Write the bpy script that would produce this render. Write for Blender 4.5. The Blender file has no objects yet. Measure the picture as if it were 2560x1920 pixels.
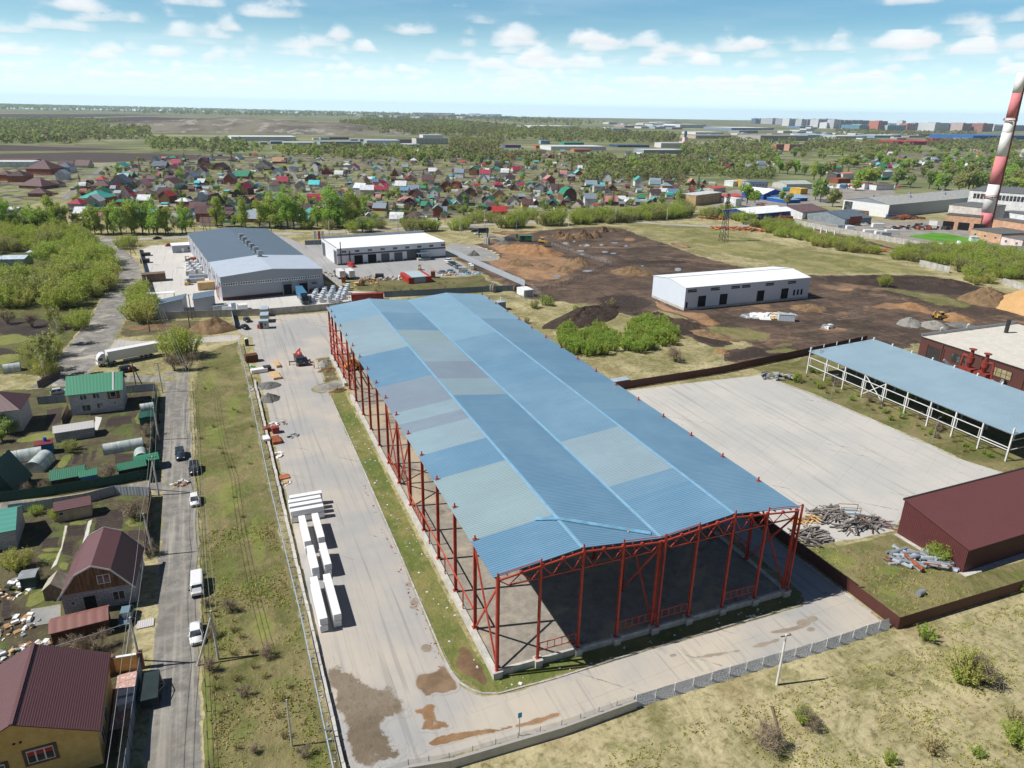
import bpy,bmesh,math,random
from mathutils import Vector,Matrix,noise as mnoise
from mathutils.geometry import delaunay_2d_cdt
from mathutils.kdtree import KDTree
random.seed(7)
RND = random.Random(11)
scene = bpy.context.scene
COL = scene.collection
R = math.radians
sin,cos,pi = math.sin,math.cos,math.pi
CH,CF,CYC,CROLL,CYAW = 69.6,1790.0,277.0,R(1.07),R(22.4)
CX,CY = -27.0,-69.2
CP = math.atan((960 - CYC) / CF)
def _axes():
 fw0 = Vector((sin(CYAW),cos(CYAW),0)); rt0 = Vector((cos(CYAW),-sin(CYAW),0)); up0 = Vector((0,0,1))
 fw = fw0 * cos(CP) - up0 * sin(CP); up = up0 * cos(CP) + fw0 * sin(CP)
 x = rt0 * cos(CROLL) + up * sin(CROLL); y = up * cos(CROLL) - rt0 * sin(CROLL)
 return x,y,fw
AX,AY,AF = _axes()
CAM = Vector((CX,CY,CH))
def at(px,py,z=0.0):
 """ground point (height z) seen at photo pixel (2560 x 1920)"""
 d = AX * (px - 1280) - AY * (py - 960) + AF * CF
 t = (z - CH) / d.z
 return CAM + d * t
def RG(x0,y0,s):
 return lambda x,y,z=0.0: at(x0 + x * s,y0 + y * s,z)
OV = RG(0,0,2560 / 2212); A1 = RG(0,0,1000 / 2212); A2 = RG(900,200,800 / 2212); A3 = RG(1700,150,860 / 2212)
A4 = RG(0,450,500 / 1508); A5 = RG(300,520,560 / 2212); A6 = RG(760,540,600 / 2212)
B1 = RG(0,880,420 / 1742); B2 = RG(0,1250,560 / 2212); B3 = RG(0,1600,560 / 2212); B4 = RG(560,760,340 / 1175)
B5 = RG(640,1180,600 / 2164); B6 = RG(1180,1240,880 / 2212); B7 = RG(1960,780,600 / 1914); B8 = RG(1900,1200,660 / 1521)
B9 = RG(780,1450,620 / 2188); C1 = RG(1160,540,540 / 2133); C2 = RG(1580,620,580 / 2212); C3 = RG(2080,560,480 / 2212)
C4 = RG(2180,420,380 / 2101); C5 = RG(1780,400,460 / 2212); C6 = RG(0,1480,360 / 2133)
def cdist(p): return math.hypot(p[0] - CX,p[1] - CY)
class V:
 def __init__(s,t,k): s.t,s.k = t,k
 def _op(s,o,op,rev=False):
  n = s.t.nodes.new('ShaderNodeMath'); n.operation = op
  for i,x in enumerate((o,s) if rev else (s,o)):
   if isinstance(x,V): s.t.links.new(x.k,n.inputs[i])
   else: n.inputs[i].default_value = x
  return V(s.t,n.outputs[0])
 def __add__(s,o): return s._op(o,'ADD')
 def __radd__(s,o): return s._op(o,'ADD')
 def __sub__(s,o): return s._op(o,'SUBTRACT')
 def __rsub__(s,o): return s._op(o,'SUBTRACT',True)
 def __mul__(s,o): return s._op(o,'MULTIPLY')
 def __rmul__(s,o): return s._op(o,'MULTIPLY')
 def __truediv__(s,o): return s._op(o,'DIVIDE')
 def mx(s,o): return s._op(o,'MAXIMUM')
 def mn(s,o): return s._op(o,'MINIMUM')
 def frac(s): return s._op(0,'FRACT')
 def floor(s): return s._op(0,'FLOOR')
 def sin(s): return s._op(0,'SINE')
 def abs(s): return s._op(0,'ABSOLUTE')
 def gt(s,o): return s._op(o,'GREATER_THAN')
 def sm(s,lo,hi,a=0.0,b=1.0):
  n = s.t.nodes.new('ShaderNodeMapRange'); n.interpolation_type = 'SMOOTHSTEP'
  s.t.links.new(s.k,n.inputs[0])
  for i,x in zip((1,2,3,4),(lo,hi,a,b)): n.inputs[i].default_value = x
  return V(s.t,n.outputs[0])
def newn(T,typ,**kw):
 n = T.nodes.new(typ)
 for k,v in kw.items(): setattr(n,k,v)
 return n
def setin(T,n,i,x):
 if isinstance(x,V): T.links.new(x.k,n.inputs[i])
 elif x is not None:
  if isinstance(x,(tuple,list)) and len(x) == 3 and n.inputs[i].type == 'RGBA': x = (*x,1)
  n.inputs[i].default_value = x
def pos(T): return V(T,newn(T,'ShaderNodeNewGeometry').outputs['Position'])
def objc(T): return V(T,newn(T,'ShaderNodeTexCoord').outputs['Object'])
def orand(T): return V(T,newn(T,'ShaderNodeObjectInfo').outputs['Random'])
def attr(T,name): return V(T,newn(T,'ShaderNodeAttribute',attribute_name=name).outputs['Fac'])
def mapv(T,v,scale=(1,1,1),rot=0.0,loc=(0,0,0)):
 n = newn(T,'ShaderNodeMapping'); setin(T,n,0,v)
 n.inputs['Scale'].default_value = scale; n.inputs['Rotation'].default_value = (0,0,rot); n.inputs['Location'].default_value = loc
 return V(T,n.outputs[0])
def sep(T,v):
 n = newn(T,'ShaderNodeSeparateXYZ'); setin(T,n,0,v); return [V(T,o) for o in n.outputs]
def comb(T,x,y,z):
 n = newn(T,'ShaderNodeCombineXYZ')
 for i,a in enumerate((x,y,z)): setin(T,n,i,a)
 return V(T,n.outputs[0])
def nz(T,v,scale,detail=3.0,rough=0.55,dist=0.0):
 n = newn(T,'ShaderNodeTexNoise'); setin(T,n,'Vector',v)
 for k,x in (('Scale',scale),('Detail',detail),('Roughness',rough),('Distortion',dist)): n.inputs[k].default_value = x
 return V(T,n.outputs[0])
def vor(T,v,scale,feature='F1',out='Distance',rnd=1.0):
 n = newn(T,'ShaderNodeTexVoronoi',feature=feature); setin(T,n,'Vector',v); n.inputs['Scale'].default_value = scale
 n.inputs['Randomness'].default_value = rnd
 return V(T,n.outputs[out])
def mix(T,f,a,b,mode='MIX'):
 n = newn(T,'ShaderNodeMix',data_type='RGBA',blend_type=mode); n.clamp_factor = True
 setin(T,n,0,f); setin(T,n,6,a); setin(T,n,7,b)
 return V(T,n.outputs[2])
def ramp(T,f,stops):
 n = newn(T,'ShaderNodeValToRGB'); setin(T,n,0,f); e = n.color_ramp.elements
 while len(e) < len(stops): e.new(0.5)
 for el,(p,c) in zip(e,stops): el.position = p; el.color = (*c,1)
 return V(T,n.outputs[0])
def bump(T,h,strength=0.5,dist=0.1):
 n = newn(T,'ShaderNodeBump'); n.inputs['Strength'].default_value = strength; n.inputs['Distance'].default_value = dist
 setin(T,n,'Height',h); return V(T,n.outputs[0])
def lin(r,g,b):
 f = lambda c: ((c / 255 + 0.055) / 1.055) ** 2.4 if c > 10 else c / 255 / 12.92
 return (f(r),f(g),f(b))
MATS = {}
def mat(name,fn,rough=0.8,metal=0.0,spec=0.3):
 """fn(T) -> colour, or (colour, height-normal, roughness)"""
 if name in MATS: return MATS[name]
 m = bpy.data.materials.new(name); m.use_nodes = True; T = m.node_tree
 b = T.nodes['Principled BSDF']
 r = fn(T) if callable(fn) else fn
 if not isinstance(r,tuple) or (len(r) == 3 and not isinstance(r[0],V) and not isinstance(r[0],tuple)): r = (r,)
 setin(T,b,'Base Color',r[0])
 if len(r) > 1 and r[1] is not None: setin(T,b,'Normal',r[1])
 b.inputs['Roughness'].default_value = rough
 if len(r) > 2 and r[2] is not None: setin(T,b,'Roughness',r[2])
 b.inputs['Metallic'].default_value = metal; b.inputs['Specular IOR Level'].default_value = spec
 MATS[name] = m
 return m
def scaled(c,k): return tuple(x * k for x in c)
def worn(name,c,rough=0.7,amt=0.25,scale=0.6,metal=0.0,spec=0.3):
 """plain painted / weathered surface with blotchy wear"""
 def f(T):
  p = objc(T); a = nz(T,p,scale,5,0.6); b = nz(T,p,scale * 7,3)
  col = mix(T,a.sm(0.35,0.7),scaled(c,1 - amt),scaled(c,1 + amt * 0.5))
  return mix(T,b.sm(0.55,0.8) * 0.35,col,scaled(c,0.6)),None,nz(T,p,scale * 3).sm(0.3,0.7,rough - 0.1,min(1,rough + 0.1))
 return mat(name,f,rough,metal,spec)
def ribbed(name,c,pitch=0.25,axis=0,amt=0.2,rough=0.55,dirt=0.2):
 """profiled metal sheet: ribs across the given object axis"""
 def f(T):
  p = objc(T); x = sep(T,p)[axis]
  w = ((x * (2 * pi / pitch)).sin() * 0.5 + 0.5)
  big = nz(T,p,0.25,5,0.6); st = nz(T,mapv(T,p,(3 if axis == 0 else .3,3 if axis == 1 else .3,.3)),1.0,4)
  col = mix(T,w.sm(0.15,0.5),scaled(c,1 - amt),c)
  col = mix(T,big.sm(0.4,0.75) * dirt,col,scaled(c,0.62)); col = mix(T,st.sm(0.5,0.8) * dirt,col,scaled((c[0] + .03,c[1] + .02,c[2]),1.15))
  return col,bump(T,w,0.5,0.04)
 return mat(name,f,rough,0.0,0.4)
def blockwork(name,c,mortar,bw=0.6,bh=0.3,rough=0.9):
 def f(T):
  p = objc(T); x,y,z = sep(T,p)
  n = newn(T,'ShaderNodeTexBrick'); setin(T,n,'Vector',comb(T,x + y,z,0.0))
  n.inputs['Scale'].default_value = 1.0; n.inputs['Brick Width'].default_value = bw; n.inputs['Row Height'].default_value = bh
  n.inputs['Mortar Size'].default_value = 0.035; n.inputs['Color1'].default_value = (*scaled(c,0.85),1); n.inputs['Color2'].default_value = (*scaled(c,1.12),1)
  n.inputs['Mortar'].default_value = (*mortar,1)
  col = V(T,n.outputs[0])
  return mix(T,nz(T,p,0.8,5).sm(0.4,0.75) * 0.35,col,scaled(c,0.55))
 return mat(name,f,rough)
class MB:
 def __init__(s): s.v,s.f,s.m = [],[],[]
 def add(s,vs,fs,m=0):
  o = len(s.v); s.v += [tuple(p) for p in vs]
  s.f += [tuple(o + i for i in f) for f in fs]; s.m += [m] * len(fs)
 def poly(s,pts,m=0): s.add(pts,[tuple(range(len(pts)))],m)
 def hexa(s,b,t,m=0):
  s.add(list(b) + list(t),[(3,2,1,0),(4,5,6,7),(0,1,5,4),(1,2,6,5),(2,3,7,6),(3,0,4,7)],m)
 def box(s,x,y,z,sx,sy,sz,m=0,rot=0.0,top=1.0):
  """centre x,y, base z"""
  c,n = cos(rot),sin(rot)
  q = lambda a,b,k,zz: (x + (a * c - b * n) * k,y + (a * n + b * c) * k,zz)
  h = [(-sx / 2,-sy / 2),(sx / 2,-sy / 2),(sx / 2,sy / 2),(-sx / 2,sy / 2)]
  s.hexa([q(a,b,1,z) for a,b in h],[q(a,b,top,z + sz) for a,b in h],m)
 def beam(s,p,q,w,h=None,m=0):
  p,q = Vector(p),Vector(q); d = (q - p).normalized(); h = h or w
  up = Vector((0,0,1)) if abs(d.z) < 0.98 else Vector((0,1,0))
  a = d.cross(up).normalized() * (w / 2); b = a.cross(d).normalized() * (h / 2)
  s.hexa([p - a - b,p + a - b,p + a + b,p - a + b],[q - a - b,q + a - b,q + a + b,q - a + b],m)
 def tube(s,p,q,r,r2=None,n=8,m=0):
  p,q = Vector(p),Vector(q); d = (q - p).normalized(); r2 = r if r2 is None else r2
  up = Vector((0,0,1)) if abs(d.z) < 0.98 else Vector((1,0,0))
  a = d.cross(up).normalized(); b = d.cross(a)
  vs = []
  for c,rr in ((p,r),(q,r2)):
   vs += [c + (a * cos(2 * pi * i / n) + b * sin(2 * pi * i / n)) * rr for i in range(n)]
  fs = [(i,i + n,(i + 1) % n + n,(i + 1) % n) for i in range(n)] + [tuple(range(n)),tuple(range(2 * n - 1,n - 1,-1))]
  s.add(vs,fs,m)
 def prism(s,pts,z0,z1,m=0):
  n = len(pts)
  s.add([(x,y,z0) for x,y in pts] + [(x,y,z1) for x,y in pts],[tuple(range(n - 1,-1,-1)),tuple(range(n,2 * n))] + [(i,(i + 1) % n,n + (i + 1) % n,n + i) for i in range(n)],m)
 def extr(s,prof,a,b,axis='x',m=0,k=1.0,mid=0.0):
  """2-D profile (h, z) swept along an axis from a to b; k scales the far end's h about mid"""
  n = len(prof)
  P = (lambda t,h,z: (t,h,z)) if axis == 'x' else (lambda t,h,z: (h,t,z))
  fs = [tuple(range(n - 1,-1,-1)),tuple(range(n,2 * n))] + [(i,(i + 1) % n,n + (i + 1) % n,n + i) for i in range(n)]
  s.add([P(a,h,z) for h,z in prof] + [P(b,mid + (h - mid) * k,z) for h,z in prof],fs,m)
 def dome(s,c,r,hgt,n=10,k=4,m=0):
  vs,fs = [],[]
  for j in range(k):
   a = pi / 2 * j / k
   vs += [(c[0] + r * cos(a) * cos(2 * pi * i / n),c[1] + r * cos(a) * sin(2 * pi * i / n),c[2] + hgt * sin(a)) for i in range(n)]
  vs.append((c[0],c[1],c[2] + hgt))
  for j in range(k - 1): fs += [(j * n + i,j * n + (i + 1) % n,(j + 1) * n + (i + 1) % n,(j + 1) * n + i) for i in range(n)]
  fs += [((k - 1) * n + i,(k - 1) * n + (i + 1) % n,k * n) for i in range(n)]
  s.add(vs,fs,m)
 def mesh(s,name,mats,smooth=False,recalc=True):
  me = bpy.data.meshes.new(name); me.from_pydata(s.v,[],s.f)
  for m in (mats if isinstance(mats,(list,tuple)) else [mats]): me.materials.append(m)
  if any(s.m): me.polygons.foreach_set('material_index',s.m)
  if recalc and len(s.f) < 6000:
   bm = bmesh.new(); bm.from_mesh(me); bmesh.ops.recalc_face_normals(bm,faces=bm.faces); bm.to_mesh(me); bm.free()
  if smooth: me.polygons.foreach_set('use_smooth',[True] * len(me.polygons))
  me.update(); return me
 def build(s,name,mats,parent=None,smooth=False,recalc=True):
  return link(name,s.mesh(name,mats,smooth,recalc),parent)
def link(name,me,parent=None):
 o = bpy.data.objects.new(name,me); COL.objects.link(o)
 if parent: o.parent = parent
 return o
def tag(o,label,cat,group=None,kind=None):
 o['label'] = label; o['category'] = cat
 if group: o['group'] = group
 if kind: o['kind'] = kind
 return o
def thing(name,label,cat,loc=(0,0,0),rot=0.0,group=None):
 o = bpy.data.objects.new(name,None); COL.objects.link(o); o.empty_display_size = 0.3
 o.location = (loc[0],loc[1],loc[2] if len(loc) > 2 else 0.0); o.rotation_euler = (0,0,rot)
 return tag(o,label,cat,group)
def struct(o): o['kind'] = 'structure'; return o
def copy_tree(o,loc=None,rot=None,label=None,group=None,parent=None,scale=None):
 c = o.copy(); COL.objects.link(c)
 if parent: c.parent = parent
 if loc is not None: c.location = (loc[0],loc[1],loc[2] if len(loc) > 2 else 0.0)
 if rot is not None: c.rotation_euler = (0,0,rot)
 if scale is not None: c.scale = scale if isinstance(scale,(tuple,list)) else (scale,) * 3
 if label: c['label'] = label
 if group: c['group'] = group
 for ch in o.children: copy_tree(ch,parent=c)
 return c
def face_of(a,b): return math.atan2(b[1] - a[1],b[0] - a[0])
def in_poly(x,y,P):
 r = False; j = len(P) - 1
 for i in range(len(P)):
  xi,yi,xj,yj = P[i][0],P[i][1],P[j][0],P[j][1]
  if (yi > y) != (yj > y) and x < (xj - xi) * (y - yi) / (yj - yi) + xi: r = not r
  j = i
 return r
def hgt(b,p0):
 """height of a vertical over base b whose top lies on the sight line through ground point p0"""
 d = Vector((p0[0] - CX,p0[1] - CY)); k = Vector((b[0] - CX,b[1] - CY)).length / d.length
 return CH * (1 - k)
# ================================================================ GROUND
def _ground_group():
 g = bpy.data.node_groups.new('ground_colour','ShaderNodeTree')
 g.interface.new_socket('Color',in_out='OUTPUT',socket_type='NodeSocketColor')
 g.interface.new_socket('Height',in_out='OUTPUT',socket_type='NodeSocketFloat')
 T = g; p = pos(T)
 big = nz(T,p,0.012,4,0.6); mid = nz(T,p,0.07,5,0.65,0.6); fine = nz(T,p,0.9,6,0.75,0.4)
 streak = nz(T,mapv(T,p,(0.5,2.2,1),0.6),0.8,4,0.65,0.8)
 tuft = vor(T,p,0.75)
 near = mix(T,(mid * 0.55 + fine * 0.3 + big * 0.35).sm(0.48,0.72),lin(124,119,78),lin(186,174,136))
 near = mix(T,nz(T,p,0.16,5,0.68,0.8).sm(0.48,0.66) * 0.65,near,lin(112,112,66))
 near = mix(T,streak.sm(0.5,0.75) * 0.55,near,lin(196,185,150))
 near = mix(T,fine.sm(0.5,0.28) * 0.75,near,lin(94,84,56))
 near = mix(T,nz(T,p,0.33,5,0.7,.6).sm(0.58,0.7) * 0.5,near,lin(104,92,66))
 near = mix(T,nz(T,p,0.045,3,0.6).sm(0.58,0.7) * 0.45,near,lin(140,116,84))
 q = mapv(T,p,(1.0,2.6,1),CYAW)
 n1 = nz(T,q,0.0016,5,0.62); n2 = nz(T,q,0.006,4,0.6); n3 = nz(T,p,0.06,3,0.7)
 far = mix(T,n2.sm(0.42,0.6),lin(106,112,78),lin(136,138,98))
 far = mix(T,n1.sm(0.53,0.6) * 0.8,far,lin(164,158,132))
 far = mix(T,nz(T,q,0.0026,2).sm(0.6,0.64) * 0.75,far,lin(110,98,86))
 far = mix(T,n3.sm(0.4,0.7) * 0.4,far,lin(90,100,66))
 x,y,z = sep(T,p)
 fw = (x - CX) * sin(CYAW) + (y - CY) * cos(CYAW)
 col = mix(T,fw.sm(430,800),near,far)
 o = T.nodes.new('NodeGroupOutput'); T.links.new(col.k,o.inputs[0]); T.links.new((fine * 0.6 + streak * 0.6 + mid * 1.5 - tuft * 0.25).k,o.inputs[1])
 return g
GG = _ground_group()
def gcol(T):
 n = newn(T,'ShaderNodeGroup'); n.node_tree = GG
 return V(T,n.outputs[0]),V(T,n.outputs[1])
def _gm(T):
 c,h = gcol(T); return c,bump(T,h,0.9,0.35)
M_ground = mat('ground_grass',_gm,0.95,spec=0.1)
def smat(name,fn,soft=0.9,rough=0.9,spec=0.2,bs=0.5,bd=0.1,edge=True,under=None):
 """material of a ground sheet; its rim frays into the grass around it"""
 def f(T):
  p = pos(T); r = fn(T,p); col,h = r[0],r[1]; rr = r[2] if len(r) > 2 else None
  if edge:
   g = under(T,p)[0] if under else gcol(T)[0]
   m = (attr(T,'edge') + (nz(T,p,1.3,4,0.7) - 0.5) * soft + (nz(T,p,0.25,3) - 0.5) * soft + (nz(T,p,0.07,3) - 0.5) * soft).sm(0.3,0.7)
   col = mix(T,m,g,col)
  return col,(bump(T,h,bs,bd) if h is not None else None),rr
 return mat(name,f,rough,spec=spec)
SHN = [0]
def chaikin(P,k):
 for _ in range(k):
  Q = []
  for i in range(len(P)):
   a,b = P[i],P[(i + 1) % len(P)]
   Q += [(a[0] * .75 + b[0] * .25,a[1] * .75 + b[1] * .25),(a[0] * .25 + b[0] * .75,a[1] * .25 + b[1] * .75)]
  P = Q
 return P
def sheet(name,pts,m,lvl,w=0.8,jit=0.4,res=2.0,sm=0,kind='structure',dz=0.008):
 P = [(p[0],p[1]) for p in pts]
 A = sum(P[i - 1][0] * P[i][1] - P[i][0] * P[i - 1][1] for i in range(len(P)))
 if A < 0: P.reverse()
 P = chaikin(P,sm); per = sum(math.dist(P[i - 1],P[i]) for i in range(len(P)))
 wid = abs(A) / max(per,1e-6); w = min(w,wid * .35); jit = min(jit,wid * .3)
 Q = []
 for i in range(len(P)):
  a,b = Vector(P[i]),Vector(P[(i + 1) % len(P)]); n = max(1,int((b - a).length / res))
  Q += [a.lerp(b,k / n) for k in range(n)]
 N = len(Q); SHN[0] += 1; z = lvl * dz + (SHN[0] % 22) * .0003
 nor = []
 for i in range(N):
  t = (Q[(i + 1) % N] - Q[i - 1])
  t = t.normalized() if t.length > 1e-6 else Vector((1,0)); nor.append(Vector((t.y,-t.x)))
 out = []
 for i,q in enumerate(Q):
  d = (mnoise.noise((q.x * .33 / max(res,1) * 2,q.y * .33 / max(res,1) * 2,lvl * 7.7)) + .5 * mnoise.noise((q.x * 1.1,q.y * 1.1,lvl * 3.1))) * jit
  out.append(q + nor[i] * d)
 kd = KDTree(N)
 for i,q in enumerate(out): kd.insert((q.x,q.y,0),i)
 kd.balance(); P2 = [(q.x,q.y) for q in out]; inn = []
 for i in range(N):
  t = out[(i + 2) % N] - out[i - 2]; t = t.normalized() if t.length > 1e-6 else Vector((1,0)); q = out[i] - Vector((t.y,-t.x)) * w
  if kd.find((q.x,q.y,0))[2] > .8 * w and in_poly(q.x,q.y,P2): inn.append(q)
 if not inn:
  q = sum(out,Vector((0,0))) / N; inn = [q]
 vs,_,fs,vo,_,_ = delaunay_2d_cdt(out + inn,[(i,(i + 1) % N) for i in range(N)],[],1,1e-5)
 ed_ = [min(1.0,kd.find((q.x,q.y,0))[2] / w) for q in vs]
 fs = [tuple(f) if (vs[f[1]] - vs[f[0]]).cross(vs[f[2]] - vs[f[0]]) > 0 else tuple(f)[::-1] for f in fs]
 me = bpy.data.meshes.new(name); me.from_pydata([(q.x,q.y,z) for q in vs],[],fs); me.materials.append(m)
 at_ = me.attributes.new('edge','FLOAT','POINT'); at_.data.foreach_set('value',ed_)
 o = link(name,me); o['kind'] = kind; return o
def strip(name,line,width,m,lvl,w=0.8,jit=0.3,res=2.0,sm=2,dz=0.008):
 """road of the given width along a centre line"""
 L = [Vector((p[0],p[1])) for p in line]
 for _ in range(sm):
  L = [L[0]] + [q for a,b in zip(L,L[1:]) for q in (a * .75 + b * .25,a * .25 + b * .75)] + [L[-1]]
 W = width if isinstance(width,(list,tuple)) else [width] * 2
 lf,rt = [],[]
 for i,q in enumerate(L):
  t = (L[min(i + 1,len(L) - 1)] - L[max(i - 1,0)]).normalized(); n = Vector((-t.y,t.x)); k = i / (len(L) - 1)
  ww = (W[0] * (1 - k) + W[1] * k) / 2
  lf.append(q + n * ww); rt.append(q - n * ww)
 return sheet(name,lf + rt[::-1],m,lvl,w,jit,res,0,dz=dz)
cs = [-9000,-5000,-2500,-1200] + list(range(-700,1500,100)) + [1700,2100,2800,4000,6000,9000]
nn = len(cs); mb = MB()
mb.add([(x,y,0) for y in cs for x in cs],[(j * nn + i,j * nn + i + 1,(j + 1) * nn + i + 1,(j + 1) * nn + i) for j in range(nn - 1) for i in range(nn - 1)])
struct(mb.build('ground',M_ground,recalc=False))
def asph(base,warm,dark,ang=0.0,k=1.0):
 def f(T,p):
  s = nz(T,mapv(T,p,(1.6,0.045,1),ang),0.6,5,0.6); s2 = nz(T,mapv(T,p,(5,0.12,1),ang),1.0,4,0.6)
  b = nz(T,p,0.05,4,0.6); g = nz(T,p,14,2,0.7); c = nz(T,p,0.55,6,0.7)
  col = mix(T,b.sm(0.35,0.68),base,warm)
  col = mix(T,s.sm(0.5,0.78) * 0.55 * k,col,dark); col = mix(T,s2.sm(0.55,0.75) * 0.3 * k,col,dark)
  col = mix(T,c.sm(0.6,0.78) * 0.35,col,scaled(dark,0.8)); col = mix(T,c.sm(0.4,0.25) * 0.3,col,scaled(warm,1.18))
  sx_ = sep(T,mapv(T,p,(1,1,1),ang))[0]; sw = ((sx_ / 4.3).frac() - .5).abs() + (nz(T,p,.8,2) - .5) * .01; col = mix(T,sw.sm(.488,.499) * nz(T,p,.12,3).sm(.35,.6) * .5,col,scaled(dark,.6)); ty = nz(T,mapv(T,p,(.9,.02,1),ang + .12,(3,1,0)),1.3,3,.5,.3); col = mix(T,ty.sm(.58,.66) * .3,col,scaled(dark,.62))
  cr = vor(T,p + 0.0,0.09,'DISTANCE_TO_EDGE') + (nz(T,p,1.2,3) - 0.5) * 0.03
  col = mix(T,cr.sm(0.006,0.0) * nz(T,p,0.1,2).sm(0.5,0.62) * 0.6,col,scaled(dark,0.35))
  col = mix(T,(g - 0.5).abs() * 0.5,col,scaled(dark,0.7))
  return col,g + c
 return f
F_yard = asph(lin(162,161,159),lin(186,177,164),lin(140,139,138))
M_yard = smat('yard_asphalt',F_yard,bs=0.3,bd=0.03,soft=0.6)
M_cyard = smat('yard_concrete',asph(lin(180,178,173),lin(193,189,181),lin(150,148,145),R(62)),bs=0.25,bd=0.03,soft=0.6)
M_lot = smat('lot_asphalt',asph(lin(168,166,162),lin(190,183,172),lin(140,138,135),R(90)),bs=0.3,bd=0.03,soft=0.6)
M_apron = smat('apron_concrete',asph(lin(194,191,186),lin(202,197,188),lin(168,166,162),R(8),.5),bs=0.2,bd=0.02,soft=0.5)
M_greylot = smat('grey_asphalt',asph(lin(156,156,156),lin(165,163,160),lin(118,118,120),R(80)),bs=0.3,bd=0.03,soft=0.5)
def f_lane(T,p):
 s = nz(T,mapv(T,p,(1.5,0.05,1),R(-2)),0.7,4,0.6); c = nz(T,p,0.5,6,0.7); b = nz(T,p,0.06,3)
 col = mix(T,c.sm(0.35,0.7),lin(114,112,108),lin(144,140,132)); col = mix(T,s.sm(0.45,0.7) * 0.55,col,lin(178,172,160))
 col = mix(T,nz(T,p,0.28,5,0.65).sm(0.56,0.66) * 0.6,col,lin(108,102,96)); col = mix(T,b.sm(0.55,0.7) * 0.3,col,lin(120,112,100))
 return col,c + nz(T,p,5,3)
M_lane = smat('gravel_lane',f_lane,bs=0.5,bd=0.06,soft=1.1)
def f_dirtroad(T,p):
 c = nz(T,p,0.22,6,0.7,0.6); d = nz(T,p,0.8,5,0.7)
 col = mix(T,c.sm(0.4,0.62),lin(118,115,110),lin(146,142,135)); col = mix(T,nz(T,p,0.11,4,0.6,1.2).sm(0.57,0.64) * 0.8,col,lin(184,174,160))
 return mix(T,d.sm(0.6,0.8) * 0.4,col,lin(90,84,78)),d
M_droad = smat('worn_road',f_dirtroad,bs=0.5,bd=0.08,soft=1.0)
M_road = smat('main_road_asphalt',asph(lin(158,155,152),lin(175,170,163),lin(138,135,132),R(90)),soft=0.6)
def soil(c1,c2,c3,green=0.0,sc=1.0,rows=None,ruts=0):
 def f(T,p):
  a = nz(T,p,0.09 * sc,5,0.65,0.8); b = nz(T,p,0.7 * sc,6,0.7)
  col = mix(T,a.sm(0.35,0.65),c1,c2); col = mix(T,b.sm(0.5,0.75) * 0.6,col,c3); col = mix(T,b.sm(0.45,0.28) * 0.5,col,scaled(c1,0.5))
  if green: col = mix(T,nz(T,p,0.2 * sc,5,0.65).sm(0.5,0.6) * green,col,lin(96,116,48))
  if ruts:
   q = nz(T,mapv(T,p,(.05,.8,1),.45,(0,0,0)),1.0,4,.7,.6); q2 = nz(T,mapv(T,p,(.7,.06,1),.2),1.0,4,.7,.8); col = mix(T,q.sm(.52,.68) * .6,col,scaled(c3,1.15)); col = mix(T,q2.sm(.54,.68) * .6,col,scaled(c1,.55)); col = mix(T,nz(T,p,.035,5,.7,1).sm(.54,.64) * .65,col,lin(152,124,98)); col = mix(T,nz(T,p,.02,5,.7,1.5).sm(.5,.6) * .6,col,lin(60,52,46))
  if rows is not None:
   x,y,z = sep(T,mapv(T,p,(1,1,1),rows[0]))
   w = ((x + (nz(T,p,0.5,2) - 0.5) * 0.5) * (2 * pi / rows[1])).sin()
   col = mix(T,w.sm(0.1,0.8) * rows[2],col,scaled(c1,0.45))
  return col,b * 2 + a
 return f
F_site = soil(lin(74,62,54),lin(104,86,72),lin(132,112,96),ruts=1)
M_site = smat('site_soil',F_site,bs=0.9,bd=0.35,soft=1.3)
M_tan = smat('tan_clay',soil(lin(126,98,74),lin(164,130,98),lin(178,150,118)),bs=0.9,bd=0.3,soft=1.3,under=F_site)
M_black = smat('black_earth',soil(lin(58,49,44),lin(74,62,54),lin(96,82,70)),bs=1.0,bd=0.5,soft=1.2,under=F_site)
M_gsand = smat('grey_gravel',soil(lin(138,138,136),lin(152,150,146),lin(170,167,160)),bs=0.6,bd=0.1,soft=1.0)
M_field = smat('ploughed_field',soil(lin(76,66,62),lin(88,77,70),lin(96,84,76),rows=(R(30),9.0,.25)),bs=0.3,bd=0.3,soft=0.6)
F_green = soil(lin(92,106,50),lin(136,128,80),lin(156,144,104),.3)
M_green = smat('green_grass',F_green,bs=0.9,bd=0.25,soft=1.3)
F_verge = soil(lin(98,98,56),lin(136,126,88),lin(156,142,106),0.4)
M_verge = smat('verge_grass',F_verge,bs=0.9,bd=0.3,soft=1.2)
F_lush = soil(lin(104,114,56),lin(130,130,74),lin(152,144,96))
M_lush = smat('lush_grass',F_lush,bs=0.8,bd=0.2,soft=1.1,under=F_verge)
F_garden = soil(lin(74,66,54),lin(98,92,66),lin(122,114,84),0.5)
M_garden = smat('garden_ground',F_garden,bs=0.9,bd=0.2,soft=1.0)
M_bed = smat('garden_bed_soil',soil(lin(62,54,50),lin(78,68,60),lin(92,80,70),rows=(R(90),.9,.4)),bs=0.9,bd=0.15,soft=0.9,under=F_garden)
M_lushg = smat('garden_green',F_lush,bs=0.8,bd=0.2,soft=1.1,under=F_garden)
M_siteg = smat('site_grass',F_verge,bs=0.9,bd=0.3,soft=1.5,under=F_site)
M_under = smat('thicket_floor',soil(lin(86,84,52),lin(104,104,62),lin(120,112,76),0.4),bs=0.9,bd=0.3,soft=1.2)
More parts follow.
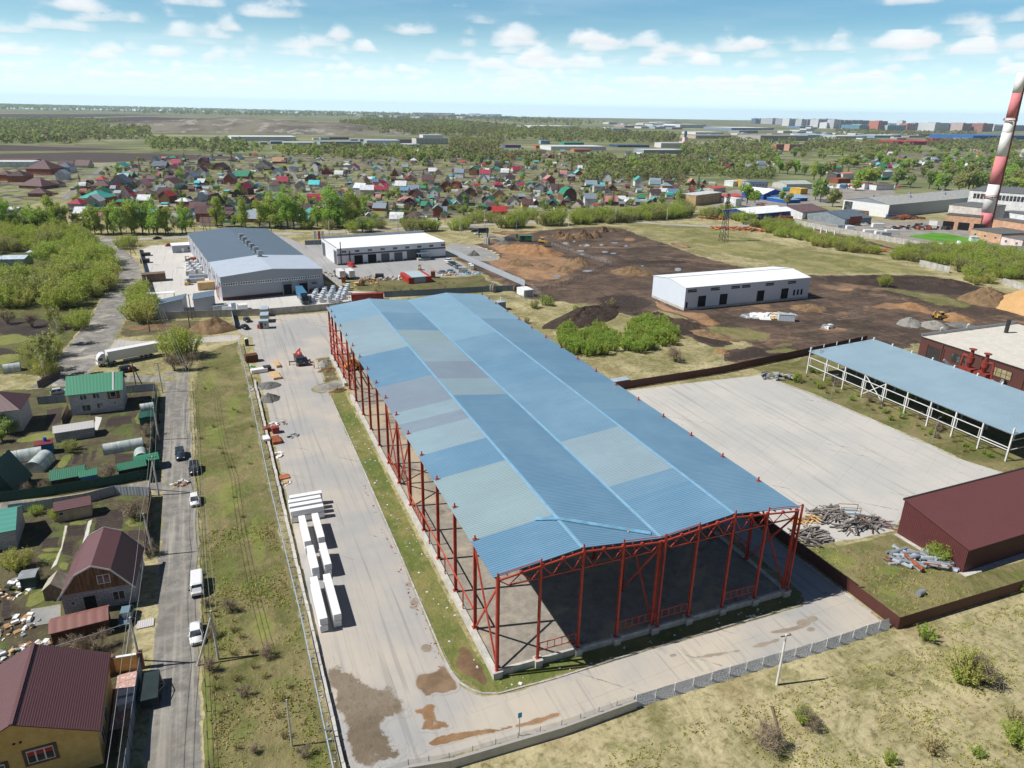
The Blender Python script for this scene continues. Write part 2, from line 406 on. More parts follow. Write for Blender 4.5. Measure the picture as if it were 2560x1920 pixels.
def f_vill(T,p):
 q = mapv(T,p,(1,1,1),CYAW); c = vor(T,q,.055,'F1','Color',.9); a,b,e = sep(T,c); f = vor(T,q,.16,'F1','Color',.9); a2,b2,e2 = sep(T,f); n = nz(T,p,.5,5,.7)
 col = mix(T,a.gt(.55),lin(112,104,82),lin(122,124,76)); col = mix(T,b.gt(.72),col,lin(78,68,62)); col = mix(T,b2.gt(.8) * .8,col,lin(150,144,134)); col = mix(T,e2.gt(.8) * .7,col,lin(70,62,54)); col = mix(T,a2.gt(.8) * .7,col,lin(128,140,80))
 return mix(T,n.sm(.45,.75) * .5,col,lin(150,140,116)),n
M_vill = smat('village_ground',f_vill,bs=0.5,bd=0.3,soft=0.8)
M_mud = smat('mud_crust',soil(lin(112,100,84),lin(134,122,106),lin(96,86,72)),bs=0.9,bd=0.12,soft=1.5,under=F_yard)
M_brownmud = smat('brown_mud',soil(lin(128,100,72),lin(150,120,90),lin(168,138,104)),bs=0.4,bd=0.05,soft=1.5,under=F_yard)
F_ind = soil(lin(134,128,122),lin(156,150,142),lin(110,100,92))
M_ind = smat('industrial_ground',F_ind,bs=0.5,bd=0.2,soft=0.9)
def f_hfloor(T,p):
 a = nz(T,p,0.09,4,0.6,1.0); b = nz(T,p,0.8,5,0.7); g = nz(T,p,9,2)
 col = mix(T,b.sm(0.3,0.7),lin(132,126,116),lin(158,150,138)); col = mix(T,a.sm(0.5,0.62) * 0.75,col,lin(186,166,138))
 col = mix(T,nz(T,p,0.14,5,0.65,.5).sm(0.57,0.68) * 0.7,col,lin(96,78,60))
 return mix(T,(g - .5).abs() * 0.6,col,lin(84,80,74)),g + b
M_hfloor = smat('hall_floor_gravel',f_hfloor,bs=0.5,bd=0.06,edge=False)
M_bank = smat('mud_bank',soil(lin(96,76,58),lin(134,106,82),lin(110,100,62)),soft=1.6,under=F_green)
M_damp = smat('damp_asphalt',soil(lin(138,126,112),lin(152,140,124),lin(164,150,134)),soft=1.6,under=F_yard)
M_puddle = smat('muddy_water',lambda T,p: (mix(T,nz(T,p,0.35,4).sm(0.3,0.7),lin(116,96,76),lin(142,120,96)),None,None),soft=0.5,rough=0.22,spec=0.5,under=F_yard)
M_water = smat('pool_water',lambda T,p: (mix(T,nz(T,p,0.3,3),lin(120,112,106),lin(136,130,126)),None,None),soft=0.5,rough=0.08,spec=0.6,under=F_site)
M_lawn = smat('factory_lawn',soil(lin(76,128,40),lin(96,150,52),lin(120,150,70)),soft=.8,under=F_ind)
M_plat = smat('pale_slab',lambda T,p: (mix(T,nz(T,p,1.5,4),lin(190,188,184),lin(210,208,204)),None,None),soft=0.3)
sheet('yard',[(-21,166),(-21,-3),(-20.5,-9.3),(-14,-9.6),(2,-10.6),(15,-10.3),(30,-10.4),(50,-10.9),(57.4,-10.8),(57.4,-3),(57.3,60),(57.3,86),(52,86),(50.8,60),(50.8,4),(50.6,-1.4),(48.5,-3.0),(34,-2.9),(18,-2.9),(0,-3.2),(-2.7,-2.4),(-4,-1),(-5,1),(-5.4,6),(-5.1,28),(-4.9,62),(-5,108),(-4.6,118),(-4.4,138),(-1,139),(20,139),(20,188),(-2,190),(-12.5,190.5),(-25,188),(-25,176),(-24,171)],M_yard,2,0.5,0.12,2.0)
sheet('front_road',[(-1,-3.4),(18,-3.2),(34,-3.2),(48.5,-3.4),(50.8,-1.6),(57.2,-2),(57.2,-10.6),(45,-10.8),(30,-10.3),(15,-10.2),(2,-10.5),(-6,-9.8),(-8,-6),(-5.5,-2.5)],smat('front_road_asphalt',asph(lin(166,164,160),lin(190,180,164),lin(146,142,136),R(86)),bs=.3,bd=.03,soft=1.2,under=F_yard),3,3.0,0.2,1.5)
sheet('hall_grass_strip',[(-5,1),(-5.2,8),(-4.9,62),(-5,108),(-1,109),(-1,1)],M_green,1,0.3,0.1)
sheet('hall_front_grass',[(-5,3),(-2.7,-2.1),(0,-2.9),(18,-2.6),(34,-2.6),(48,-2.7),(50.4,-1),(50.6,3)],M_green,1,0.3,0.1)
sheet('mud_bank',[(-4.6,4.5),(-3,7.5),(-0.9,7),(-0.7,-0.4),(-2.2,-1.2),(-3.8,1.4)],M_bank,2,0.7,0.4,0.7,1)
sheet('hall_floor',[(0.3,0.3),(47.7,0.3),(47.7,137.7),(0.3,137.7)],M_hfloor,87,0.3,0.0,6)
sheet('gravel_ramp',[B4(800,700),B4(745,740),B4(790,775),B4(900,765),B4(1050,705),B4(1120,690),B4(1060,640),B4(920,665)],M_gsand,4,1.4,0.5,1.0,2)
sheet('mud_crust',[B9(*q) for q in [(80,690),(190,640),(230,720),(310,745),(440,860),(560,950),(700,930),(790,980),(850,1080),(900,1180),(700,1230),(670,1300),(690,1380),(760,1455),(900,1420),(1020,1380),(1120,1330),(1280,1350),(1180,1450),(900,1540),(700,1640),(420,1740),(310,1659),(220,1280)]],M_mud,4,1.3,0.7,0.6,1)
sheet('puddle',[B9(930,805),B9(1090,795),B9(1110,740),B9(1170,690),B9(1215,800),B9(1330,950),B9(1290,1000),B9(1180,1020),B9(1070,1015),B9(1050,1060),B9(1100,1120),B9(1010,1080),B9(970,1020),B9(890,940),B9(905,860)],M_puddle,5,0.9,0.25,0.5,2)
sheet('muddy_streak',[B9(1000,1080),B9(1090,1100),B9(1130,1180),B9(1280,1300),B9(1200,1330),B9(1010,1380),B9(920,1330),B9(960,1240),B9(880,1160)],M_brownmud,5,0.8,0.5,0.5,2)
0 and sheet('wet_patch',[B9(960,1240),B9(1060,1230),B9(1140,1290),B9(1050,1380),B9(940,1350)],M_puddle,6,0.5,0.3,0.5,2)
sheet('tan_verge_mud',[B9(1020,1400),B9(1300,1330),B9(1600,1310),B9(1900,1250),B9(2188,1150),B9(2188,1210),B9(1900,1300),B9(1400,1400),B9(1000,1500)],M_brownmud,5,0.6,0.3,0.6,1)
for k,(x,y) in enumerate([(1120,1250),(1400,1180),(1560,985),(1850,920),(2000,830)]): sheet('damp_stain',[B6(x + a * (1.0 + .4 * (k % 3)),y + b) for a,b in ((-110,28),(-20,0),(60,-22),(90,-16),(30,12),(-60,38))],M_damp,4,0.5,0.3,0.5,2)
for x,y,r in ((2085,797,1.0),(2140,775,0.8),(2130,840,.6),(1262,1002,.5)):
 p = B6(x,y); sheet('damp_stain',[(p.x + r * cos(t) * 1.3,p.y + r * sin(t) * .8) for t in (0,.9,1.8,2.7,3.6,4.5,5.4)],M_damp,4,.2,.1,.4,1)
for x,y,r in ((905,190,1.3),(895,225,1),(855,40,.9),(1010,600,1.2),(0,0,0)):
 if r: p = B9(x,y); sheet('damp_stain',[(p.x + r * cos(t) * .8,p.y + r * sin(t)) for t in (0,.9,1.8,2.7,3.6,4.5,5.4)],M_damp,4,.4,.3,.4,1)
sheet('drive_in',[A4(800,1235),A4(870,1195),A4(1040,1215),A4(1250,1210),A4(1500,1190),(-24,172),(-24,163),A4(1500,1225),A4(1240,1235),A4(1040,1245),A4(830,1290)],M_lot,3,0.5,0.3,1.5,1)
sheet('verge',[(-36,-8),(-36.2,25),(-36.8,66),(-38,120),(-37,150),(-30,160),(-25.2,163),(-24,120),(-23,60),(-21.9,20),(-21,-8)],M_verge,1,1.0,0.6)
for k,(x,y,rx,ry) in enumerate([(-35.3,8,.8,12),(-35.8,35,.8,10),(-31,62,2.0,9),(-33,92,2.5,9),(-36.4,75,.7,9),(-28.5,108,2.5,10),(-27,44,1.4,8),(-27.5,21,1.8,5),(-34,128,2,8)]):
 sheet('green_patch',[(x + rx * cos(t) * RND.uniform(.7,1.2),y + ry * sin(t) * RND.uniform(.7,1.2)) for t in [i * .7 for i in range(9)]],M_lush,2,min(rx * .95,2.4),0.6,1.0,2)
strip('gravel_lane',[(-37.8,-30),(-38.8,0),(-38.9,25),(-39.3,50),(-40.0,70),(-41.0,95),(-41.6,122),(-42.5,140)],6.4,M_lane,3,0.7,0.5,1.2)
strip('gravel_lane',[(-40.6,137),A4(1330,1520),A4(1200,1500),A4(1000,1500),A4(720,1480)],5.5,M_lane,4,0.7,0.5,1.2)
strip('village_road',[A4(420,1560),A4(520,1440),A4(620,1320),A4(720,1190),A4(800,1060),A4(870,950),A4(930,850),A4(975,750),A4(950,650),A4(870,560),A4(800,490),A4(760,455),A4(740,430)],[13,12.5],M_droad,3,1.2,0.9,2.0)
MAINROAD = [A4(-300,470),A4(300,462),A4(720,462),A4(870,452),A4(1050,445),A5(560,296),A5(1100,245),A5(1600,252),A5(1900,262),A6(30,165),A6(300,148),A6(620,132),A6(950,112),A6(1320,95),A6(1600,85),C1(330,78),C1(700,62),C1(960,42),C1(1180,22),OV(1560,493),OV(1660,480),C5(560,590),C5(800,560),C5(1100,540),C5(1560,545)]
strip('main_road',MAINROAD,7.5,M_road,3,0.6,0.3,4.0,dz=0.015)
strip('village_lane',[A4(480,150),A4(560,70),A1(480,1000),A1(560,930),A1(600,905)],6,M_lane,4,0.8,0.3,4,dz=0.02)
strip('village_lane',[A1(1800,1130),A1(1700,1060),A1(1630,985),A1(1590,930)],6,M_lane,4,0.8,0.3,4,dz=0.02)
strip('back_lane',[B1(-300,1640),B1(200,1590),B1(700,1540),B1(1200,1440),B1(1600,1370),(-42,68)],4,M_lane,3,0.6,0.3,1.2)
sheet('thicket_floor',[A4(-400,380),A4(100,340),A4(500,370),A4(720,470),A4(830,620),A4(900,740),A4(840,880),A4(700,1020),A4(580,1240),A4(500,1400),A4(430,1500),A4(200,1480),A4(-400,1480)],M_under,1,3,1.5,3.0,1)
for q in ([(-100,1050),(120,1040),(330,1045),(540,1080),(600,1110),(430,1170),(260,1185),(0,1190)],[(-50,1250),(120,1280),(190,1340),(90,1400),(-50,1390)]):
 sheet('garden_bed',[A4(*a) for a in q],M_bed,3,0.8,0.5,1.2,1)
for q in ([(-50,1185),(120,1150),(260,1190),(160,1230),(-50,1260)],[(-60,1330),(150,1300),(210,1340),(60,1390),(-60,1400)],[(600,1040),(740,1010),(760,1030),(640,1120)]):
 sheet('green_patch',[A4(*a) for a in q],M_lushg,3,0.9,0.6,1.2,2)
M_rough = smat('rough_soil',soil(lin(92,82,60),lin(120,110,82),lin(142,128,100),.4),bs=.9,bd=.3,soft=1.5)
sheet('hall_side_soil',[(-5.2,109),(-5,118),(-4.5,138),(-.4,138.6),(-.4,109)],M_rough,3,.8,.4,1)
sheet('rough_ground',[A5(-60,1110),A5(330,1085),A5(700,1110),A5(1140,1090),A5(1150,1240),A5(760,1262),A5(300,1262),A5(-20,1300)],M_rough,1,2.5,1,1.5,1)
sheet('garden_ground',[(-44.2,-20),(-44.2,60),(-44.6,120),(-48,138),(-70,138),(-110,140),(-110,-20)],M_garden,2,1.0,0.5,2.0)
for q in ([B1(1120,690),B1(1370,660),B1(1380,740),B1(1070,790)],[B1(1180,1050),B1(1400,1050),B1(1380,1170),B1(1180,1200)],[B1(480,600),B1(660,570),B1(640,740),B1(450,780)],[B2(960,120),B2(1240,80),B2(1220,280),B2(920,310)],[B2(1240,300),B2(1420,290),B2(1480,420),B2(1260,390)],[B2(420,380),B2(600,360),B2(580,470),B2(400,490)],[B1(-80,1170),B1(90,1150),B1(60,1280),B1(-80,1330)],[B1(150,1140),B1(320,1120),B1(250,1260),B1(110,1250)],
          [B1(760,1060),B1(840,1050),B1(800,1150),B1(740,1170)],[B1(860,1050),B1(930,1040),B1(890,1140),B1(840,1150)],[B1(950,1030),B1(1010,1020),B1(980,1130),B1(920,1140)],[B2(650,250),B2(860,240),B2(840,350),B2(650,370)],[B2(620,420),B2(740,400),B2(720,560),B2(600,540)],[B2(0,900),B2(100,880),B2(130,1100),B2(20,1300)]):
 sheet('garden_bed',q,M_bed,4,0.35,0.2,0.7)
for q in ([B2(250,950),B2(420,860),B2(500,940),B2(400,1020),B2(240,1080)],[B2(1220,190),B2(1480,150),B2(1400,270),B2(1230,270)],[B2(380,530),B2(600,510),B2(560,590),B2(380,600)],[B1(180,880),B1(590,800),B1(580,900),B1(150,960)],[B1(1380,650),B1(1470,620),B1(1480,740),B1(1390,760)],[B2(130,1500),B2(300,1480),B2(240,1570),B2(120,1570)],[B1(620,1080),B1(760,1050),B1(700,1190),B1(580,1210)],[B2(560,620),B2(700,600),B2(690,700),B2(560,700)],[B2(680,200),B2(870,200),B2(860,250),B2(670,270)],[B2(420,480),B2(600,470),B2(590,510),B2(420,520)]):
 sheet('green_patch',q,M_lushg,5,0.5,0.4,0.7,2)
sheet('garden_path',[B2(640,255),B2(670,255),B2(620,470),B2(560,640),B2(500,690),B2(600,470)],M_plat,6,0.15,0.1,0.7)
sheet('garden_path',[B2(870,210),B2(915,190),B2(850,440),B2(810,450)],M_plat,6,0.15,0.1,0.7)
sheet('garden_path',[B1(990,670),B1(1060,680),B1(1010,830),B1(970,820)],M_plat,6,0.15,0.1,0.7)
sheet('tarpaulin',[B2(310,1080),B2(600,1030),B2(600,1200),B2(250,1260)],M_gsand,7,0.2,0.1,0.7)
sheet('concrete_yard',[(58.4,85.2),(58.4,20),(61,11),(64,8.8),(72,7.8),(79.6,7.6),(86,10.8),(104,11.5),(124,11.5),(121,14.9),(117.6,24),(117.9,31),(117,47),(115.4,67),(113.6,75),(113.6,82.5),(95,83.8)],M_cyard,2,0.5,0.2,2.0)
sheet('shed_grass',[(118,12),(118,30),(117.3,47),(115.8,67),(114,75),(114,88),(150,92),(160,60),(158,12)],M_verge,1,1,0.4)
sheet('garage_lawn',[(58.4,-11.8),(58.4,10),(66,7.6),(79,7.0),(79.5,-5.9),(84,-6.3),(110,-7.6),(110,-13)],M_verge,1,0.6,0.3)
for x,y,rx,ry in ((64,4,3,2.5),(69,-1,3,1.6),(64,-5,2,2)): sheet('green_patch',[(x + rx * cos(t) * RND.uniform(.6,1.2),y + ry * sin(t) * RND.uniform(.6,1.2)) for t in [i * .7 for i in range(9)]],M_lush,2,2.4,0.5,1,2)
sheet('warehouse_apron',[(-51,199),(-65,340),(-60,352),(-40,352),(-26,240),(-27,219),(10,224),(30,215),(34,206),(12,193),(-13,192.4)],M_apron,2,0.6,0.3,3)
sheet('depot_asphalt',[A6(-200,480),A6(160,500),A6(330,610),A6(560,560),A6(900,560),A6(1180,560),A6(1420,560),A6(1640,540),A6(1500,440),A6(1320,350),A6(320,440),A6(190,260),A6(0,260),A5(1650,290),A5(1540,260)],M_greylot,2,0.8,0.4,3)
M_grough = smat('depot_lawn',soil(lin(92,86,58),lin(120,114,76),lin(142,132,96),.35),bs=.9,bd=.3,soft=1.3)
sheet('depot_grass',[A6(330,610),A6(560,580),A6(900,570),A6(1500,560),A6(1650,530),A6(2030,650),A6(1700,690),A6(740,745),A6(500,690)],M_grough,1,1.5,0.6,3)
sheet('site_soil',[OV(*q) for q in [(1085,622),(1020,585),(965,555),(1000,535),(1050,518),(1130,500),(1230,492),(1330,487),(1400,512),(1560,568),(1700,592),(1900,596),(2030,602),(2130,632),(2230,660),(2330,700),(2330,770),(2212,740),(2000,745),(1960,760),(1760,775),(1690,785),(1655,770),(1600,735),(1560,710),(1500,690),(1440,672),(1390,680),(1330,668),(1230,655),(1150,650),(1110,640)]],M_site,2,4,2.0,3.0,1,dz=0.012)
for q in ([C1(160,270),C1(440,265),C1(700,275),C1(960,350),C1(1040,420),C1(1270,480),C1(1090,570),C1(980,640),C1(760,650),C1(560,650),C1(120,450),C1(360,420)],[C1(860,190),C1(1100,160),C1(1250,150),C1(1000,230),C1(900,235)],[C1(250,150),C1(700,150),C1(860,140),C1(700,180),C1(330,190)],[C1(1560,210),C1(1700,215),C1(1710,250),C1(1600,255)],
          [C2(60,455),C2(200,500),C2(480,610),C2(720,620),C2(830,700),C2(660,730),C2(480,650),C2(230,590)],[C3(310,950),C3(720,895),C3(1000,960),C3(1250,1010),C3(1640,1150),C3(1350,1140),C3(1050,1010),C3(620,990)],[C3(0,740),C3(240,735),C3(290,770),C3(0,775)],[C2(1480,540),C2(1900,560),C2(1850,600),C2(1500,610)],[C3(-200,1170),C3(100,1180),C3(260,1230),C3(-100,1260)],[C3(2060,1200),C3(2300,1180),C3(2400,1260),C3(2100,1250)],[C1(2020,265),C1(2133,270),C1(2300,330),C1(2100,300)]):
 sheet('tan_clay',q,M_tan,4,5,3.0,2.0,2,dz=0.012)
sheet('gravel_pad',[C1(0,280),C1(130,285),C1(360,390),C1(340,445),C1(130,445),C1(-40,400),A6(1310,290),A6(1340,240)],M_gsand,5,1.5,0.8,2,1,dz=0.012)
strip('site_track',[C1(60,95),C1(110,130),C1(250,190),C1(420,245)],[9,5],M_lane,5,1.2,0.5,2,dz=0.012)
for q in ([C2(-60,560),C2(100,610),C2(250,640),C2(600,690),C2(940,880),C2(860,960),C2(640,900),C2(400,780),C2(200,680),C2(-60,640)],[C3(-150,610),C3(100,590),C3(860,590),C3(1200,605),C3(1740,720),C3(2120,840),C3(1500,850),C3(1000,790),C3(600,740),C3(250,710),C3(-150,670)],[C1(1260,820),C1(1480,760),C1(1800,780),C1(1940,900),C1(1700,960),C1(1480,950),C1(1440,1000),C1(1300,940)],[C2(960,930),C2(1700,960),C2(1650,1040),C2(950,1090),C2(850,1080)],[C1(1500,440),C1(2200,430),C1(2300,480),C1(1600,480)]):
 sheet('black_earth',q,M_black,5,4,3,2.0,2,dz=0.012)
for q in ([C2(600,740),C2(800,735),C2(1000,745),C2(1300,790),C2(1500,860),C2(1350,880),C2(1100,900),C2(960,890),C2(750,830)],[C2(1340,930),C2(1500,900),C2(1560,940),C2(1400,950)],[C3(320,700),C3(560,725),C3(900,765),C3(1250,805),C3(1500,860),C3(1690,960),C3(1500,990),C3(1100,925),C3(740,805)],[C2(1280,970),C2(1560,960),C2(1600,1000),C2(1300,1010)]):
 sheet('site_grass',q,M_siteg,6,5,3,2,2,dz=0.012)
for x,y,a,b in ((1010,268,42,14),(1080,250,22,8),(1190,290,60,14),(1355,287,24,10),(1490,266,45,7),(1600,298,22,9),(1390,356,38,10),(1475,370,32,8),(1150,346,40,7),(910,597,56,12),(1220,545,60,10),(1385,432,32,5),(1165,380,20,6),(1760,494,18,6),(2110,530,40,18)):
 sheet('puddle',[C1(x + a * cos(t) * RND.uniform(.7,1.1),y + b * sin(t)) for t in [i * .63 for i in range(10)]],M_water,7,0.3,0.3,1.0,1,dz=0.012)
for x,y in ((145,311),(205,327),(255,345),(290,362),(320,382),(240,405),(28,312)):
 sheet('foundation_slab',[C1(x - 30,y - 5),C1(x + 18,y - 7),C1(x + 34,y + 4),C1(x - 16,y + 6)],M_plat,9,0.1,0.0,2,dz=0.012)
M_meadow = smat('meadow_grass',soil(lin(112,110,68),lin(152,144,98),lin(176,164,124),.3,.7),bs=.9,bd=.3,soft=1.6)
sheet('meadow',[C5(-100,740),C5(250,900),C5(560,930),C5(900,1010),C5(1300,1090),C3(250,330),C3(700,440),C3(1000,470),C3(1420,620),C3(860,585),C3(0,585),C2(1700,255),C2(1500,185),C2(1230,140),C2(800,50),C1(1620,110),C1(1500,80)],M_meadow,1,8,3,4,1,dz=.01)
sheet('factory_ground',[C5(900,760),C5(1340,700),C5(2300,740),OV(2212,470),OV(2320,470),OV(2320,560),C4(1600,1120),C4(1100,1060),C4(740,1100),C5(1800,930)],M_ind,2,3,1.5,5,dz=0.015)
sheet('trade_yard',[C5(-100,420),C5(430,330),C5(900,300),C5(1500,320),C5(2200,300),C5(2212,430),C5(1560,480),C5(1500,520),C5(560,570),C5(0,560)],M_ind,2,3,1.5,5,dz=0.015)
sheet('factory_lawn',[C4(420,945),C4(620,915),C4(900,885),C4(1300,950),C4(1660,1030),C4(1600,1130),C4(1100,1050),C4(700,985)],M_lawn,4,2,1,4,1,dz=0.015)
sheet('clearing_soil',[C5(960,800),C5(1300,830),C5(1800,950),C5(2200,1050),C4(700,1190),C4(400,1170),C5(1900,1020),C5(1500,960),C5(1100,890)],M_site,3,3,1.5,4,1,dz=0.015)
VILLP = [(150,470),(420,492),(690,492),(860,486),(1000,470),(1240,455),(1500,440),(1560,405),(1480,372),(1270,335),(1000,330),(700,328),(360,342),(250,352),(170,400)]
VILL = [OV(*q) for q in VILLP]
sheet('village_ground',VILL,M_vill,2,8,4,8,1,dz=0.02)
sheet('village_ground',[OV(*q) for q in [(-60,470),(100,440),(165,405),(200,365),(120,350),(-60,352)]],M_vill,2,6,3,8,1,dz=0.02)
for q in ([A1(-300,855),A1(0,850),A1(420,842),A1(900,850),A1(1450,872),A1(1250,880),A1(900,888),A1(560,900),A1(180,892),A1(-300,885)],[A1(-300,806),A1(0,800),A1(300,812),A1(490,818),A1(800,828),A1(480,834),A1(-300,840)],[A1(-400,632),A1(0,630),A1(600,632),A1(980,636),A1(760,640),A1(200,655),A1(-400,655)],[A1(100,668),A1(800,645),A1(1240,662),A1(900,676),A1(520,680)]):
 sheet('ploughed_field',q,M_field,3,8,3,20,0,dz=0.06)
for q in ([A1(0,845),A1(250,838),A1(640,832),A1(900,845),A1(420,840)],[A1(500,838),A1(800,832),A1(900,842),A1(600,842)],[A1(0,660),A1(420,662),A1(900,685),A1(500,690),A1(0,668)]):
 sheet('dry_meadow',q,M_verge,4,8,3,20,0,dz=0.06)
def heap(name,c,a,b,rot,h,m,seed=0,lump=0.35,rings=14,seg=40,freq=None,flat=1.35,dip=0.12):
 freq = freq or 2.2; vs,fs = [],[]
 for j in range(rings + 1):
  r = j / rings
  for i in range(seg):
   t = 2 * pi * i / seg; ex,ey = r * cos(t),r * sin(t)
   wob = 1 + 0.28 * mnoise.noise((cos(t) * 1.4,sin(t) * 1.4,seed * 3.3)) + .12 * mnoise.noise((cos(t) * 4,sin(t) * 4,seed * 5.3))
   n = mnoise.noise((ex * freq,ey * freq,seed * 1.7)) * .6 + mnoise.noise((ex * freq * 2.7,ey * freq * 2.7,seed + 9.1)) * .3 + mnoise.noise((ex * freq * 7,ey * freq * 7,seed + 4.1)) * .14
   z = h * ((1 - r ** flat) * (1 + lump * n * 1.6) + lump * .5 * n * (1 - r)) - (dip if r > 0.97 else 0)
   x,y = ex * a * wob,ey * b * wob
   vs.append((x * cos(rot) - y * sin(rot),x * sin(rot) + y * cos(rot),max(z,-dip)))
 for j in range(rings):
  fs += [(j * seg + i,(j + 1) * seg + i,(j + 1) * seg + (i + 1) % seg,j * seg + (i + 1) % seg) for i in range(seg)]
 me = bpy.data.meshes.new(name); me.from_pydata(vs,[],fs); me.materials.append(m)
 o = link(name,me); o.location = (c[0],c[1],0); return o
M_tip = mat('tip_rubble',lambda T: (mix(T,nz(T,pos(T),0.02,6,0.7).sm(0.52,0.66),mix(T,nz(T,pos(T),0.006,4).sm(.4,.6),lin(96,90,78),lin(126,120,104)),lin(160,156,148)),),0.95)
p = A1(1390,722); o = heap('hill',p,620,250,-CYAW,36,M_tip,4,0.3,20,64,3.0); struct(o)
def M_heap(name,c1,c2,c3): return mat(name,(lambda T: (lambda p: (mix(T,nz(T,p,1.6,5,.7).sm(.45,.75) * .7,mix(T,nz(T,p,0.35,5,.65).sm(.35,.65),c1,c2),c3),bump(T,nz(T,p,2.2,6,.7),1.0,.25)))(pos(T))),0.95,spec=.1)
H_black = M_heap('heap_black_earth',lin(60,50,45),lin(76,64,56),lin(100,86,74)); H_brown = M_heap('heap_brown_soil',lin(112,92,70),lin(140,116,88),lin(92,74,58))
H_tan = M_heap('heap_tan_clay',lin(140,106,76),lin(166,130,94),lin(114,90,70)); H_sand = M_heap('heap_sand',lin(190,152,104),lin(200,162,114),lin(176,138,96))
H_grey = M_heap('heap_gravel',lin(134,132,126),lin(156,153,146),lin(116,113,108)); H_dark = M_heap('heap_dark_gravel',lin(108,108,104),lin(124,122,116),lin(92,90,86))
def heap2(F,x0,y0,x1,y1,h,m,label,name='soil_heap',cat='earth heap',group=None,**k):
 """heap whose foot spans the two photo points along its long axis"""
 a,b = F(x0,y0),F(x1,y1); c = (a + b) / 2; L = (b - a).length / 2
 o = heap(name,c,L,k.pop('w',L * 0.6),face_of(a,b),h,m,seed=x0 % 17,**k); return tag(o,label,cat,group)
heap2(C1,880,1120,1470,890,3.4,H_black,'long black earth bank running diagonally behind the bright green willow scrub',w=9,lump=.4)
heap2(C2,70,625,400,690,1.6,H_black,'clumpy black earth bank beside the willow scrub, ending by the pale warehouse',w=3.2,lump=.6)
heap2(C2,330,690,640,760,1.7,H_black,'clumpy black earth bank in the middle of the spoil row facing the willow scrub',w=3.4,lump=.6)
heap2(C2,560,790,960,890,1.4,H_brown,'low brown clod bank at the grassy end of the spoil row',w=3,lump=.6)
heap2(C2,780,990,940,1000,1.0,H_tan,'small pale tan clod heap behind the brown sheet fence',w=2,lump=.6)
heap2(C3,60,655,900,640,2.2,H_black,'long black ploughed-up ridge along the meadow beside the small bush',w=8,lump=.35,seg=60)
heap2(C3,850,650,1720,720,2.0,H_black,'long black ridge in front of the leafy scrub and broken concrete wall',w=7,lump=.35,seg=60)
heap2(C3,1480,780,2120,838,1.6,H_black,'flat black ridge tapering out past the dark soil heap',w=5,lump=.35,seg=60)
heap2(C3,1490,900,2060,900,6.5,H_brown,'tall dark brown soil heap next to the big sand heap',lump=.3,w=9)
heap2(C3,1890,975,2600,990,9,H_sand,'big smooth orange sand heap at the edge of the building site',name='sand_heap',cat='sand heap',lump=.15,flat=1.1,w=14)
heap2(C3,735,1130,1060,1180,2.6,H_grey,'pale grey gravel heap with a rounded end below the backhoe',name='gravel_heap',cat='gravel heap',w=5,lump=.3)
heap2(C3,980,1160,1380,1200,2.2,H_grey,'pale grey gravel heap behind the brown hall roof',name='gravel_heap',cat='gravel heap',w=5,lump=.3)
heap2(C3,1300,1150,1700,1190,1.2,H_dark,'thin bluish gravel heap beside the orange clay slope',name='gravel_heap',cat='gravel heap',w=4,lump=.3)
heap2(C3,1180,1060,1660,1130,2.2,H_tan,'orange clay heap at the backhoe bucket',w=6,lump=.3)
heap2(C3,700,930,1150,990,1.8,H_tan,'long orange clay bank below the strip of grass',w=4,lump=.4)
heap2(C2,1490,560,1900,600,1.8,H_brown,'brown soil heap at the far corner of the pale warehouse',w=5,lump=.4)
heap2(C2,640,720,860,720,1.2,H_tan,'small tan heap facing the second black doorway of the pale warehouse',w=3)
for x0,y0,x1,y1,h,m,l in ((440,330,980,400,4.0,H_tan,'long orange clay bank under the yellow bulldozer'),(300,300,700,350,2.6,H_tan,'smooth orange clay slope next to the excavated pit'),(400,460,680,500,2.4,H_brown,'brown lumpy clay heap at the end of the excavated pit'),(980,450,1260,500,3.6,H_brown,'brown clay heap tipped with rubble beside the wire fence'),(880,530,1100,560,2.4,H_brown,'brown heap beside the pale dry puddle'),(700,480,900,510,1.4,H_brown,'low brown bank between two lumpy clay heaps'),(1430,540,1860,590,3.0,H_brown,'wide brown soil heap behind the pale warehouse gable'),
       (860,205,1010,205,3.4,H_brown,'dark soil heap at the tan end of the heap row'),(960,225,1110,225,3.2,H_brown,'soil heap second in the row behind the puddles'),(1080,220,1280,220,4.6,H_brown,'tallest soil heap in the row behind the puddles'),(1225,208,1370,210,3.8,H_brown,'last soil heap in the row behind the puddles'),(1325,158,1430,158,3.6,H_brown,'lone pointed soil heap behind the heap row'),(1440,155,1510,152,1.6,H_brown,'small low soil heap beside the lone pointed heap')):
 heap2(C1,x0,y0,x1,y1,h,m,l,lump=.45)
for x0,y0,x1,y1,h,l in ((290,285,490,280,2.4,'grey gravel heap between the pit and the green generator'),(25,390,165,390,2.6,'grey gravel cone on the gravel pad beside the metal fence')):
 heap2(C1,x0,y0,x1,y1,h,H_dark,l,name='gravel_heap',cat='gravel heap',lump=.2)
heap2(A5,690,1190,1150,1200,3.8,H_brown,'reddish brown soil and bark heap below the grey boundary fence',w=6.0,lump=.25)
heap2(A5,60,1190,640,1160,0.7,H_brown,'low brushy brown bank beside the soil and bark heap',w=4,lump=.6)
heap2(B4,285,705,490,705,1.0,H_dark,'flat dark gravel heap behind the pointed sand heap',name='gravel_heap',cat='gravel heap',lump=.3,w=3)
heap2(B4,290,825,490,825,1.9,H_dark,'pointed grey sand heap in front of the flat gravel heap',name='gravel_heap',cat='gravel heap',lump=.15,flat=1.0,w=2.6)
heap2(B4,800,515,930,515,1.1,H_grey,'grey gravel bank beside the crane truck and steel hall',name='gravel_heap',cat='gravel heap',lump=.3,w=3.5)
